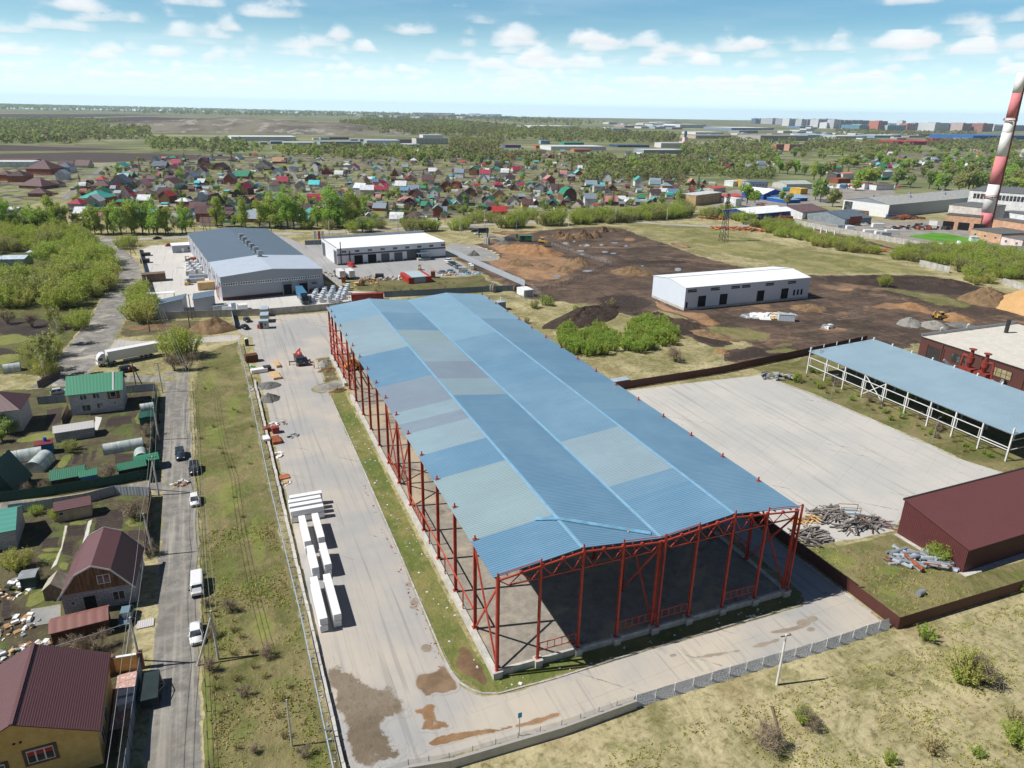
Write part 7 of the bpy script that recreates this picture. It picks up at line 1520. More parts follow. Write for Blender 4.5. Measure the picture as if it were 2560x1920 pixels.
def shoots(mb,r,n,h,rb,spread,per,s,rad=.5,asp=.3,t0=.12,stem=.035,m=0,arch=0.0):
 """a clump of upright stems from one foot, each clothed in narrow leaves"""
 for _ in range(n):
  q,a = math.sqrt(r.random()),r.uniform(0,6.28); st = Vector((q * rb * cos(a),q * rb * sin(a),0)); hh = h * (1 - .42 * q * q) * r.uniform(.72,1.05)
  tip = Vector((q * spread * cos(a) + r.gauss(0,.12) * h * .3,q * spread * sin(a) + r.gauss(0,.12) * h * .3,hh)); k = st.lerp(tip,.5) + Vector((0,0,.08 * h)); prev = st
  for j in (1,2): e = k if j == 1 else tip; mb.tube(prev,e,stem * (1.2 if j == 1 else .7),stem * (.7 if j == 1 else .25),4,m + 1); prev = e
  for _ in range(per):
   t = t0 + (1 - t0) * r.random() ** .8; c = (st.lerp(k,t * 2) if t < .5 else k.lerp(tip,t * 2 - 1)) + rv(r) * rad * r.random() * (.45 + t * .75)
   if c.z < .08: continue
   d = (tip - k).normalized() * .55 + rv(r) * .9; d = d.normalized(); b = d.cross(rv(r)); b = b.normalized() if b.length > .01 else Vector((1,0,0)); l = s * r.uniform(.6,1.4); o = len(mb.v)
   mb.v += [tuple(c - d * l),tuple(c + b * l * asp),tuple(c + d * l),tuple(c - b * l * asp)]; mb.f.append((o,o + 1,o + 2,o + 3)); mb.m.append(m)
def branches(mb,blobs,r,base=(0,0,0),rad=.09,m=1,fork=2):
 for c,R_,sq in blobs:
  b = Vector(base) + Vector((r.uniform(-.3,.3),r.uniform(-.3,.3),0)); c = Vector(c); k = b.lerp(c,.5) + Vector((r.uniform(-.3,.3),r.uniform(-.3,.3),.2))
  mb.tube(b,k,rad,rad * .7,5,m); mb.tube(k,c,rad * .7,rad * .3,5,m)
  for _ in range(fork): mb.tube(k.lerp(c,r.uniform(.3,1)),c + rv(r) * R_ * .9,rad * .35,rad * .12,4,m)
PROT = {}
def proto(kind,i):
 """mesh pair (crown, trunk or None) of one plant kind; unit metres"""
 if (kind,i) in PROT: return PROT[kind,i]
 r = random.Random(sum(map(ord,kind)) * 31 + i * 7); mb = MB(); tk = None; U = r.uniform
 if kind in ('willow','dull','yellow'):
  shoots(mb,r,46,U(6.2,7.4),1.9,4.3,62,.27,.85); mats = [{'willow': L_will,'dull': L_dull,'yellow': L_yel}[kind],BARK]
 elif kind == 'garden':
  B_ = [((U(-1.9,1.9),U(-1.9,1.9),U(1.9,5.2)),U(1.2,2.1),.85) for _ in range(9)] + [((0,0,3.4),2.3,.9)]
  leaves(mb,B_,1700,.26,r,0,.35); branches(mb,B_,r); mats = [L_gar if i % 2 else L_will,BARK]
 elif kind == 'scrub':
  shoots(mb,r,26,U(2.5,3.1),.8,1.5,36,.17,.3); mats = [L_brt if i % 3 else L_will,BARK]
 elif kind == 'shrub':
  shoots(mb,r,42,U(3.4,4.2),.8,2.5,55,.15,.5); mats = [L_yel if i % 2 else L_will,BARK]
 elif kind == 'dry':
  shoots(mb,r,20,U(1.6,2.2),.5,1.3,20,.13,.25,.25); mats = [L_dry if i % 2 else L_yel,BARK]
 elif kind == 'bare':
  B_ = [((U(-1.3,1.3),U(-1.3,1.3),U(1.2,2.8)),U(.8,1.4),.9) for _ in range(8)]
  leaves(mb,B_,900,.42,r,0,.15,.05); branches(mb,B_,r,rad=.05,fork=6); mats = [L_twig,BARK]
 elif kind == 'poplar':
  B_ = [((U(-2.2,2.2),U(-2.2,2.2),U(2.6,12.5)),U(1.3,2.5),1.1) for _ in range(15)] + [((U(-.8,.8),U(-.8,.8),14),1.5,1.3)]
  leaves(mb,B_,2700,.28,r,0,.2); branches(mb,B_,r,(0,0,2.5),.1,1,3); mats = [L_pop if i % 3 else L_will,BARK]
  tk = MB(); tk.tube((0,0,-.1),(U(-.3,.3),U(-.3,.3),7),.32,.18,8)
 elif kind == 'birch':
  B_ = [((U(-1.6,1.6),U(-1.6,1.6),U(4,10.5)),U(.8,1.5),1.3) for _ in range(12)]
  leaves(mb,B_,1100,.26,r,0,.2); branches(mb,B_,r,(0,0,3),.05,1,3); mats = [L_yel if i % 2 else L_dull,BIRCH]
  tk = MB(); tk.tube((0,0,-.1),(.2,.1,11),.18,.05,7)
 elif kind == 'fir':
  for k in range(15):
   z = 1.2 + k * .62; R_ = 2.5 * (1 - k / 16) + .1
   for j in range(int(10 + R_ * 9)):
    t = U(0,2 * pi); q = R_ * U(.25,1.05); c = Vector((q * cos(t),q * sin(t),z - q * .32 + U(-.2,.2))); a = Vector((cos(t),sin(t),-.4)) * U(.35,.6); b = Vector((-sin(t),cos(t),0)) * U(.15,.3)
    mb.add([c - a,c + b,c + a,c - b],[(0,1,2,3)])
  mats = [L_fir,BARK]; tk = MB(); tk.tube((0,0,-.1),(0,0,9.5),.2,.05,7)
 elif kind == 'broad':
  B_ = [((U(-2.6,2.6),U(-2.6,2.6),U(3.2,7.8)),U(1.4,2.5),.9) for _ in range(9)] + [((0,0,5.5),2.8,1)]
  leaves(mb,B_,1000,.55,r); branches(mb,B_,r,(0,0,2),.12,1,1); mats = [(L_far,L_pop,L_gar,L_will,L_dull)[i % 5],BARK]
  tk = MB(); tk.tube((0,0,-.1),(0,0,4.5),.3,.2,7)
 PROT[kind,i] = (mb.mesh(kind + '_crown',mats,recalc=False),tk.mesh(kind + '_trunk',BIRCH if kind == 'birch' else BARK) if tk else None)
 return PROT[kind,i]
NV = {'willow': 5,'dull': 3,'yellow': 2,'garden': 4,'scrub': 6,'dry': 4,'shrub': 3,'bare': 3,'poplar': 5,'birch': 3,'fir': 2,'broad': 10}
NAME = {'willow': 'willow_bush','dull': 'willow_bush','yellow': 'willow_bush','garden': 'garden_tree','scrub': 'scrub_bush','dry': 'dry_bush','shrub': 'shrub','bare': 'bare_bush','poplar': 'poplar_tree','birch': 'birch_tree','fir': 'fir_tree','broad': 'broadleaf_tree'}
GN = {'bushes of the village': 'village_bush','bushes along the main road': 'roadside_bush','scrub along the meadow margin': 'meadow_bush','willow scrub before the brick works': 'willow_scrub'}
TR = random.Random(77); TREES = []
def plant(kind,p,s=1.0,label=None,group=None,var=None,sz=None):
 i = TR.randrange(NV[kind]) if var is None else var; me,tm_ = proto(kind,i); s *= TR.uniform(.85,1.15); nm = GN.get(group,NAME[kind]) if kind in ('willow','dull','yellow','garden') else NAME[kind]
 cat = 'tree' if 'tree' in nm else 'bush'; TREES.append((p[0],p[1]))
 if tm_ is None: t = link(nm,me); tag(t,label,cat,group)
 else:
  t = thing(nm,label,cat,(0,0,0),0,group); link('crown',me,t); link('trunk',tm_,t)
 t.location = (p[0],p[1],0); t.rotation_euler = (0,0,TR.uniform(0,6.28)); z = s * TR.uniform(.9,1.12) * (sz or 1); t.scale = (s,s,z); return t
def fill(F,poly,n,kinds,s,dmin,label,group,holes=(),tries=40,sz=None):
 P = [F(*q) for q in poly]; P2 = [(q.x,q.y) for q in P]; H_ = [[(F(*q).x,F(*q).y) for q in h] for h in holes]; x0,x1 = min(q[0] for q in P2),max(q[0] for q in P2); y0,y1 = min(q[1] for q in P2),max(q[1] for q in P2); got = []
 for _ in range(n * tries):
  if len(got) >= n: break
  x,y = TR.uniform(x0,x1),TR.uniform(y0,y1)
  if not in_poly(x,y,P2) or any(in_poly(x,y,h) for h in H_) or any((x - a) ** 2 + (y - b) ** 2 < dmin * dmin for a,b in got): continue
  got.append((x,y)); k = TR.choice(kinds); plant(k,(x,y),s * TR.uniform(.75,1.2),label,group,sz=sz)
 return len(got)
WOODL = 'bushy young willow in the dense thicket beside the village road'
fill(A4,[(-260,420),(60,370),(420,390),(620,440),(700,490),(760,560),(840,660),(885,740),(850,830),(700,930),(540,960),(380,1000),(120,990),(-60,960),(-260,940)],150,['willow','willow','dull','yellow','willow'],1.25,4.2,WOODL,'willow thicket beside the village road',holes=([(-60,540),(345,540),(345,770),(-60,800)],))
for x,y,k,s,l in ((610,1120,'willow',1.15,'single round bright willow at the bend of the village road'),(1010,1050,'willow',1.15,'tall leafy willow against the concrete fence, closest to the road bend'),(1090,1070,'yellow',1.3,'tall leafy willow at the corner of the concrete fence'),(1120,1000,'willow',1.2,'leafy willow behind the corner of the concrete fence'),(1060,990,'willow',1.2,'leafy willow in the middle of the clump at the concrete fence'),(1085,860,'willow',1.0,'last leafy willow of the clump along the concrete fence'),(1040,930,'willow',1.1,'leafy willow further up the concrete fence'),(1330,1330,'willow',1.2,'big round bright shrub behind the white trailer'),(1410,1330,'willow',1.1,'second bright shrub grown together behind the white trailer'),(1320,1440,'bare',1.7,'grey leafless bush in front of the bright shrubs'),(1420,1440,'bare',1.7,'brown leafless bush beside the grey one by the lane'),(250,1110,'bare',1.5,'grey leafless bush on the dark garden plot'),(60,1080,'bare',1.3,'leafless bush at the dark parked car in the thicket'),(930,520,'willow',1.2,'willow at the road junction by the A-shaped pole'),(985,500,'willow',1.1,'second willow at the road junction'),(470,1120,'dull',.7,'small green bush at the bed edge'),(820,1410,'fir',.35,'small dark conifer tip peeping over the green roof')):
 plant(k,A4(x,y),s,l)
for x,y,l in ((345,1500,'white stemmed birch closest to the hipped maroon roof'),(395,1480,'birch in the middle of the three by the plank fence'),(300,1440,'birch behind the other two beside the old greenhouse'),(455,1240,'lone birch further up the village road')): plant('birch',A4(x,y),1.0,l)
fill(A4,[(230,1250),(420,1200),(500,1300),(440,1460),(330,1500),(230,1450)],9,['dull','yellow'],.8,2.5,'half bare bush among the birches by the plank fence','bushes among the birches')
for F,x,y,k,s,l in ((B1,70,860,'garden',.75,'dark green pine-like bush below the hipped house'),(B1,130,800,'garden',.6,'second dark bush below the hipped house'),(B1,30,930,'garden',.6,'dark bush at the frame edge by the yellowed greenhouse'),(B1,1520,880,'bare',1.15,'grey leafless bush beside the dark lane fence'),(B1,1580,1000,'bare',.9,'reddish leafless bush behind the short greenhouse'),(B1,1160,1320,'bare',1.1,'pale leafless tree between the two green roofed sheds'),(B1,290,1480,'bare',.9,'leafless bush beside the steep green house'),(B1,510,1420,'bare',.9,'leafless bush beside the brown shed gable'),(B1,730,1030,'dull',.5,'olive bush below the pale corrugated roof'),(B2,1320,180,'bare',1.5,'large pale bare bush on the vegetable plot'),(B2,575,200,'willow',.42,'bright yellow-green bush beside the garden shed'),(B2,360,140,'willow',.35,'small bright bush on the pale lane fence'),(B2,210,680,'yellow',.6,'yellow blooming bush beside the green hut'),(B2,110,650,'yellow',.5,'second yellow blooming bush near the frame edge'),(B2,1470,560,'bare',.9,'bare bush leaning on the concrete pole by the lane'),(B2,800,1520,'bare',.95,'dark leafless bush below the timber shed'),(B2,960,1510,'bare',.95,'second dark leafless bush below the timber shed'),(B2,660,1530,'bare',.8,'dark leafless bush at the picket fence'),(B2,390,800,'bare',.6,'thin leafless sapling by the dark green hut'),(A4,1150,720 + 500,'dull',.01,''),(B4,60,1500,'dry',.01,'')):
 if l: plant(k,F(x,y),s,l)
for x,y,k,s,l in ((950,915,'scrub',1.0,'narrow bright green shrub at the brown fence corner'),(1190,1140,'shrub',1.25,'large pale yellow-green bush in the dry meadow'),(1290,1170,'bare',1.2,'grey leafless half of the large meadow bush'),(1150,1160,'scrub',.8,'bright green clump at the foot of the large meadow bush'),(250,1400,'shrub',.75,'yellowish bush beside the fallen plank in the meadow'),(300,1420,'bare',.75,'leafless brush beside the yellowish meadow bush'),(20,1540,'bare',1.1,'grey leafless brush cut by the lower frame edge'),(1250,1590,'scrub',.5,'small bright shrub low in the meadow corner'),(1470,1520,'shrub',.9,'olive bush at the meadow corner'),(1000,1570,'dry',1.2,'yellowing bush near the lower frame edge'),(750,1640,'scrub',.6,'small green shrub at the lower frame edge'),(1460,1400,'dry',1.3,'yellowing tuft bush up from the meadow corner'),(1500,640,'scrub',.5,'small green shrub against the long brown fence'),(740,1120,'dry',.6,'little yellow tuft in the middle of the meadow')):
 plant(k,B8(x,y),s,l)
p = B8(90,1400); mb = MB(); mb.beam((-1.2,-2.2,.15),(1.2,2.2,.2),.25,.1); o = mb.build('plank',WOOD); o.location = (p.x,p.y,0); tag(o,'long grey plank lying in the dry meadow beyond the white pole','plank')
for x,y,l in ((1010,460,'yellow-leaved bush growing against the maroon hangar wall'),(1050,470,'second yellow-leaved bush against the maroon hangar wall')): plant('shrub',B8(x,y),.9,l)
fill(OV,[(430,1250),(470,1260),(640,1480),(690,1640),(460,1640)],26,['dry','dry','bare'],.55,2.0,'dry brown tuft bush on the grass verge','tuft bushes on the grass verge')
fill(OV,[(425,800),(520,780),(560,1000),(600,1200),(440,1200)],14,['dry'],.5,2.0,'dry brown tuft bush on the grass verge','tuft bushes on the grass verge')
fill(B7,[(60,540),(300,480),(900,760),(1500,1050),(1800,1240),(1250,1060),(650,780),(200,600)],50,['dry','dry','scrub','bare'],.62,1.4,'shoot clump in the rough grass beside the white framed shed','shoots beside the white framed shed')
for x,y,l in ((105,560,'bright green bush at the corner of the concrete yard'),(215,480,'slim green sapling at the first shed column'),(980,720,'young larch-like sapling inside the framed shed'),(1280,860,'second sapling inside the framed shed')): plant('scrub',B7(x,y),1.0,l)
SG = 'bright green scrub beyond the blue roof'
fill(C1,[(930,1200),(1000,1150),(1180,1200),(1330,1090),(1400,1160),(1560,1200),(1500,1340),(1380,1400),(1150,1410),(1010,1330)],60,['scrub'],1.35,1.7,'bright green willow scrub beyond the blue roof, on the black earth bank side',SG)
fill(C1,[(1570,1330),(1600,1180),(1660,1080),(1800,1040),(1960,1060),(2080,1170),(2060,1270),(1900,1340),(1700,1360)],70,['scrub'],1.4,1.7,'bright green willow scrub beyond the blue roof, on the pale warehouse side',SG)
for x,y,k,s,l in ((800,880,'scrub',1.4,'bright green bush beside the white equipment container'),(870,890,'scrub',1.0,'lower bright bush next to the one by the container'),(1100,940,'scrub',1.0,'yellow-green bush in the dry grass before the black bank'),(1455,900,'dry',1.9,'pale bare-looking shrub beside the black earth bank'),(610,1060,'dry',1.6,'olive shrub close to the blue roof edge'),(2090,1440,'bare',1.6,'grey leafless bush in the dry grass by the brown fence'),(700,910,'dull',.5,'dull bush behind the transformer kiosk')): plant(k,C1(x,y),s,l)
plant('willow',C3(595,725),.75,'lone round bush on the grass between the black ridges')
ROWL = 'tall spring-green poplar in the row along the main road'; ROWG = 'poplar row along the main road'
for i in range(34):
 x = 20 + i * 42 + TR.uniform(-14,14); plant('birch' if i % 9 == 4 else 'poplar',A4(x,418 + TR.uniform(-10,5) - x * .008),TR.uniform(.9,1.3),ROWL if i % 9 != 4 else 'thin pale birch in the poplar row along the main road',ROWG)
for x,y,s in ((960,190,.9),(1010,185,1),(1200,195,1),(1240,190,.8),(1380,200,.85),(1480,190,1),(1540,205,1.1),(1600,200,1.05),(1660,205,1.1),(1720,205,1),(1790,205,1.1),(1950,185,.95),(2040,190,1.05),(2090,200,1.1),(2150,195,1.15),(2200,200,1.1),(2270,195,1.1),(2330,190,1.1)): plant('poplar',A5(x,y),s * 1.3,'tall spring-green poplar in the clump behind the long warehouse','poplar clump behind the long warehouse')
HL = 'leafy roadside bush behind the white depot'; HG = 'bushes along the main road'
for x,y in ((30,120),(230,125),(330,110),(450,150),(540,150),(600,145),(700,120),(960,140),(1020,140),(1080,145),(1140,140),(1200,135),(1390,130),(1480,120)): plant(TR.choice(['willow','dull','garden']),A6(x,y),1.25,HL,HG)
for x,y,s in ((60,70,1),(150,60,1.1),(260,65,1),(310,70,.9),(390,115,1.3),(450,120,1.4),(520,115,1.4),(560,110,1.1),(740,80,.8),(800,95,1.5),(860,95,1.6),(930,85,1.5),(600,30,1),(680,35,.9)): plant(TR.choice(['willow','dull']),C1(x,y),s * 1.15,'rounded roadside willow at the edge of the clay site',HG)
fill(C1,[(1040,60),(1150,35),(1500,20),(2200,-40),(2260,15),(2000,40),(1500,70),(1250,85),(1060,85)],75,['willow','dull','willow'],1.25,4,'leafy bush in the long roadside hedge',HG)
fill(A6,[(560,640),(800,640),(1500,600),(1900,650),(1500,690),(700,730)],16,['dry'],.5,3,'dry tuft on the depot lawn','tufts on the depot lawn')
MG = 'scrub along the meadow margin'
fill(C5,[(-120,660),(200,630),(320,640),(480,740),(540,830),(400,780),(200,720),(-120,720)],34,['willow','dull','garden'],1.0,4.5,'dull green bush behind the log pile on the meadow',MG)
fill(C5,[(560,800),(800,760),(1000,830),(1180,930),(1150,990),(900,940),(650,900)],36,['willow','dull','willow'],.85,4.5,'bush in the belt between meadow and cleared ground',MG)
fill(C5,[(1180,980),(1380,950),(1600,1000),(1900,1060),(2000,1140),(1600,1110),(1400,1060),(1200,1040)],34,['willow','dull','yellow'],.85,4.5,'bush in the belt running on towards the brick works',MG)
fill(C3,[(680,420),(820,330),(1000,300),(1400,330),(1500,290),(1800,330),(2150,420),(2250,660),(1900,640),(1650,660),(1450,600),(1400,500),(1000,440)],95,['willow','willow','dull','willow'],1.0,4.2,'leafy willow in the scrub in front of the brick works','willow scrub before the brick works')
fill(C3,[(1480,650),(1720,640),(1900,680),(1700,720)],8,['yellow'],.6,3,'pale yellowish bush at the tip of the black ridge','pale bushes by the broken wall')
for x,y,s in ((690,735,1.15),(640,730,.95),(740,735,1.1),(800,745,.9),(860,770,1.2),(900,775,1.35),(950,765,1.1),(900,915,1.25),(870,900,1),(980,945,.85),(1150,800,1),(1210,805,1.2),(1260,790,1.05),(1390,815,1.05),(1480,820,.9),(1600,830,1.25),(1660,835,1.2),(1700,840,1.15),(1790,850,1.2),(1850,850,1.25),(1910,850,1.2),(1960,840,1.1),(2120,840,1),(2170,850,1.1),(1560,760,1),(1720,700,1.1),(1800,720,1.1),(1320,690,.9),(430,930,.9),(480,920,.7),(1400,800,1.1),(650,915,.7),(690,935,.7),(1130,840,.8)):
 plant('broad',A3(x,y),s * 1.5,'big spring-green tree standing among the trade estate sheds','big trees of the trade estate',sz=1.2)
for x,y,s in ((1040,720,1.1),(1080,730,1),(1780,720,1),(115,830,1.2)): plant('fir',A3(x,y),s,'dark fir among the trade estate trees','firs of the trade estate')
rr = random.Random(3); mb = MB()
MZ = [[(-20,-16),(60,-16),(62,-14),(110,-15),(110,-40),(-20,-40)],[(-34.5,-8),(-35,50),(-24,50),(-22.5,-8)],[(59,-11),(59,8),(78,5),(78,-11)]]
for P,n in zip(MZ,(5200,1500,400)):
 x0,x1 = min(a for a,b in P),max(a for a,b in P); y0,y1 = min(b for a,b in P),max(b for a,b in P); k = 0
 while k < n:
  x,y = rr.uniform(x0,x1),rr.uniform(y0,y1)
  if not in_poly(x,y,P) or mnoise.noise((x * .12,y * .12,5)) + rr.uniform(-.4,.4) < 0: continue
  k += 1; m = 0 if mnoise.noise((x * .08,y * .08,9)) + rr.uniform(-.35,.35) > .08 else 1
  for _ in range(3):
   t = rr.uniform(0,6.28); l = rr.uniform(.18,.5); q = Vector((x + rr.uniform(-.25,.25),y + rr.uniform(-.25,.25),0)); a = Vector((cos(t),sin(t),0)) * .12; u_ = Vector((rr.uniform(-.5,.5) * l,rr.uniform(-.5,.5) * l,l * .75)); o = len(mb.v); mb.v += [tuple(q - a),tuple(q + a),tuple(q + u_)]; mb.f.append((o,o + 1,o + 2)); mb.m.append(m)
tag(mb.build('grass_tufts',[L_dry,L_yel],recalc=False),'dry grass tufts in the meadow and verge','grass',kind='stuff')
# ================================================================ VILLAGE
HC = {'brown': (104,74,74),'dark brown': (78,56,54),'crimson': (168,44,70),'green': (44,142,104),'teal': (64,172,160),'blue': (44,96,206),'pale blue': (156,186,208),'grey': (150,148,150),'slate': (92,104,122),'white': (214,216,220),'pink': (192,128,128),'tan': (190,150,112),'black': (48,46,50),'red': (190,58,54),'turquoise': (76,206,214)}
WC = {'white': (222,222,220),'cream': (206,196,172),'grey': (158,158,160),'yellow': (208,176,104),'brick': (176,96,64),'timber': (128,88,62),'dark': (84,72,68)}
def vm(d,k,c):
 g = sum(c) / 3; c = tuple(v * .86 + g * .14 for v in c)
 return worn(f'{d}_{k}'.replace(' ','_'),lin(*c),.6 if d == 'roof' else .85,.2,.5)
VH = []; VR = random.Random(21); RIGHT = Vector((cos(CYAW),-sin(CYAW),0))
def vhouse(p,w,rc,wc,typ,win=False,storeys=1,rot=None,dep=None):
 e = 2.6 * storeys + (.4 if storeys > 1 else 0); e = e if typ != 'steep' else 1.6; d = dep or max(w * VR.uniform(.7,.95),4); r = e + min(w,d) * {'gable': .42,'hip': .34,'steep': .85,'gambrel': .5,'low': .12}[typ]
 axis = VR.choice('xy') if typ != 'steep' else 'y'
 if axis == 'y': w,d = w * .9,max(d,w)
 rot = -CYAW + VR.gauss(0,.12) if rot is None else rot
 c = (p[0] - sin(rot) * d / 2,p[1] + cos(rot) * d / 2); H_ = vm('roof',rc,HC[rc]); Wm = vm('wall',wc,WC[wc])
 sh = w < 5.8; t = thing('village_shed' if sh else 'village_house','','shed' if sh else 'house',(c[0],c[1],0),rot,'village sheds beyond the tree row' if sh else 'village houses beyond the tree row')
 mb = MB()
 if typ == 'hip': mb.box(0,0,0,w,d,e)
 elif typ == 'gambrel':
  a,b = (w,d) if axis == 'y' else (d,w); mb.extr([(-a / 2,0),(a / 2,0),(a / 2,e),(a * .31,e + (r - e) * .6),(0,r - .05),(-a * .31,e + (r - e) * .6),(-a / 2,e)],-b / 2,b / 2,'y' if axis == 'y' else 'x')
 else: wall_gable(mb,w,d,e,r,axis)
 mb.build('wall',Wm,t); mb = MB()
 if typ == 'hip': roof_hip(mb,w,d,e,r,.5)
 elif typ == 'gambrel': gambrel(mb,w,d,e,r,axis,.4)
 else: roof_gable(mb,w,d,e,r,axis,.45)
 mb.build('roof',H_,t)
 if win:
  for s in range(storeys): add_windows(t,w,d,[('-y',o,.9 + 2.7 * s,1.2,1.3) for o in (-w * .26,w * .24)])
 VH.append([t,c,rc,wc,typ,storeys]); return t
def px_w(F,x,y,w):
 a,b = F(x - w / 2,y),F(x + w / 2,y); return (b - a).length
E1 = [(505,1140,150,'teal','brick','hip',2),(665,948,60,'teal','white','gable',2),(700,990,62,'green','timber','gable',1),(950,945,62,'crimson','cream','gable',1),(560,1090,82,'green','white','gable',1),(555,1045,95,'brown','brick','hip',1),(660,1045,110,'slate','grey','gable',2),(775,1040,80,'pink','cream','gable',1),(932,1050,92,'brown','cream','gable',2),(1045,1010,74,'grey','grey','gable',2),(1008,980,74,'brown','timber','gable',1),(800,1095,105,'brown','timber','hip',1),(915,1092,88,'dark brown','cream','gambrel',1),(795,1150,68,'white','cream','gable',2),(820,1210,86,'turquoise','cream','gable',1),(1135,1228,92,'brown','brick','gable',2),(1300,1228,100,'grey','timber','gable',1),(1410,1230,110,'grey','brick','gable',1),(1335,1170,78,'dark brown','white','gable',2),(1405,1155,55,'red','timber','gable',2),(1272,1155,46,'green','white','gable',1),(1435,1112,60,'green','grey','gambrel',1),(1305,1092,50,'dark brown','dark','steep',1),(1365,1045,70,'green','timber','gable',1),(1335,988,80,'green','brick','gable',1),(1320,965,50,'red','cream','gable',1),(1530,980,55,'blue','white','gable',2),(1560,1018,62,'crimson','cream','gable',1),(1712,1004,60,'dark brown','timber','gable',1),(1735,1035,58,'turquoise','white','gable',1),(1822,1064,50,'slate','white','gable',1),(1940,1064,90,'slate','cream','hip',1),(2100,1064,80,'crimson','cream','gable',1),(1950,940,60,'crimson','white','gable',1),(1805,965,58,'crimson','brick','gable',1),(1885,1095,66,'pink','cream','gable',1),(880,930,80,'slate','timber','gable',1),(853,900,40,'pale blue','white','steep',1),(970,914,56,'crimson','white','gable',1),(1130,935,56,'brown','brick','gable',1),(1128,912,46,'turquoise','white','gable',1),(1205,940,80,'dark brown','timber','gable',1),(1305,884,45,'blue','white','gable',1),(1145,890,60,'slate','white','hip',1),(1450,934,90,'brown','white','gable',1),(1538,904,62,'tan','timber','gable',1),(215,965,150,'brown','brick','hip',2),(90,1008,110,'dark brown','brick','hip',2),(20,1000,80,'brown','brick','hip',2),(170,1045,165,'brown','timber','hip',1),(290,1035,90,'dark brown','cream','hip',1),(205,1088,95,'brown','brick','hip',1),(355,955,86,'slate','white','hip',2),(338,995,66,'pale blue','white','gable',2),(55,1180,80,'white','grey','low',1),(360,928,80,'brown','cream','gable',1),(450,928,80,'brown','cream','gable',1)]
E2 = [(595,910,108,'blue','timber','steep',1),(335,908,74,'black','yellow','steep',1),(365,972,112,'brown','white','hip',1),(280,972,50,'crimson','timber','gable',1),(500,818,84,'green','white','gable',2),(710,860,95,'brown','grey','gable',2),(955,825,105,'brown','yellow','gable',1),(1055,868,98,'brown','white','gable',1),(1160,882,75,'brown','yellow','gable',1),(315,858,112,'pink','grey','hip',1),(400,852,60,'pale blue','timber','gable',1),(460,892,80,'green','timber','gable',1),(370,818,98,'brown','timber','gable',1),(305,808,55,'blue','white','gable',2),(135,774,85,'crimson','cream','gable',2),(280,774,74,'white','white','gable',2),(470,730,80,'brown','cream','gable',2),(595,770,78,'dark brown','brick','gable',2),(655,750,74,'crimson','brick','gambrel',1),(860,684,70,'crimson','white','gable',2),(780,655,60,'green','timber','gable',2),(1065,764,55,'pale blue','timber','steep',1),(1040,705,70,'dark brown','grey','hip',2),(1272,695,46,'dark brown','white','gable',2),(1450,838,105,'green','timber','gambrel',2),(1598,844,64,'green','white','gable',1),(1655,778,74,'grey','cream','low',2),(1600,738,74,'pale blue','white','gable',1),(1930,735,64,'teal','white','gable',2),(2040,735,68,'pale blue','white','gambrel',1),(2040,826,64,'dark brown','white','gable',2),(1945,834,46,'green','timber','gable',1),(1740,862,84,'pink','timber','gable',1),(1810,845,46,'white','white','gable',1),(1370,780,88,'brown','grey','gable',1),(840,903,80,'green','grey','low',1),(905,898,60,'brown','brick','gable',1),(1215,872,54,'white','timber','gable',1),(360,664,46,'pink','white','gable',1),(540,655,55,'pink','cream','gable',1),(865,764,46,'pale blue','grey','gable',1),(1085,634,54,'crimson','cream','gable',1),(1205,624,45,'green','grey','gable',1),(1040,624,60,'brown','yellow','gambrel',1),(845,704,68,'white','white','steep',1),(160,694,46,'teal','white','gable',1),(115,634,70,'white','white','gable',1),(640,870,40,'teal','timber','gable',1),(550,850,60,'dark brown','white','gable',1),(2180,770,60,'brown','timber','gable',1),(2100,790,50,'white','cream','gable',1)]
for F,L_ in ((A1,E1),(A2,E2)):
 for x,y,w,rc,wc,ty,st in L_: vhouse(F(x,y),px_w(F,x,y,w) * 1.02,rc,wc,ty,y * (1 if F is A1 else .8) > (1000 if F is A1 else 640),st)
def scatter(poly,n,dmin,small=.3,tries=60):
 px = not hasattr(poly[0],'x'); P = poly if px else [(q.x,q.y) for q in poly]; x0,x1 = min(a for a,b in P),max(a for a,b in P); y0,y1 = min(b for a,b in P),max(b for a,b in P); k = 0
 for _ in range(n * tries):
  if k >= n: break
  x,y = VR.uniform(x0,x1),VR.uniform(y0,y1)
  if not in_poly(x,y,P): continue
  if px: x,y = OV(x,y)[:2]
  if any((x - h[1][0]) ** 2 + (y - h[1][1]) ** 2 < dmin ** 2 for h in VH): continue
  k += 1; s = VR.random() < small
  vhouse((x,y),VR.uniform(3.8,5.7) if s else VR.uniform(7.5,11),VR.choices(list(HC),[20,8,7,9,6,3,8,12,6,14,3,3,1,4,3])[0],VR.choices(list(WC),[12,7,6,3,3,4,1])[0],VR.choices(['gable','hip','steep','gambrel','low'],[10,2,1.5,2,2 if s else .5])[0],False,1 if s or VR.random() < .7 else 2)
 return k
scatter(VILLP,115,11,0); scatter(VILLP,280,7,1)
S3 = lambda L: [((1700 + x * 860 / 2212) / (2560 / 2212),(150 + y * 860 / 2212) / (2560 / 2212)) for x,y in L]
scatter(S3([(960,690),(1000,640),(1400,615),(1740,600),(2240,590),(2240,720),(1800,700),(1600,690),(1350,700)]),62,11,.3)
scatter(S3([(0,690),(300,640),(620,660),(560,720),(300,700),(0,740)]),14,11,.2)
scatter([A2(*q) for q in [(0,560),(300,500),(900,500),(1500,520),(2212,520),(2212,590),(1600,570),(1000,580),(500,600)]],34,16,.1)
scatter([A1(*q) for q in [(1480,870),(1600,820),(2212,800),(2212,880),(1900,890),(1500,900)]],12,16,.1)
ORD = ['first','second','third','fourth','fifth','sixth','seventh','eighth','ninth','tenth','eleventh','twelfth','thirteenth','fourteenth','fifteenth','sixteenth']
seen = set()
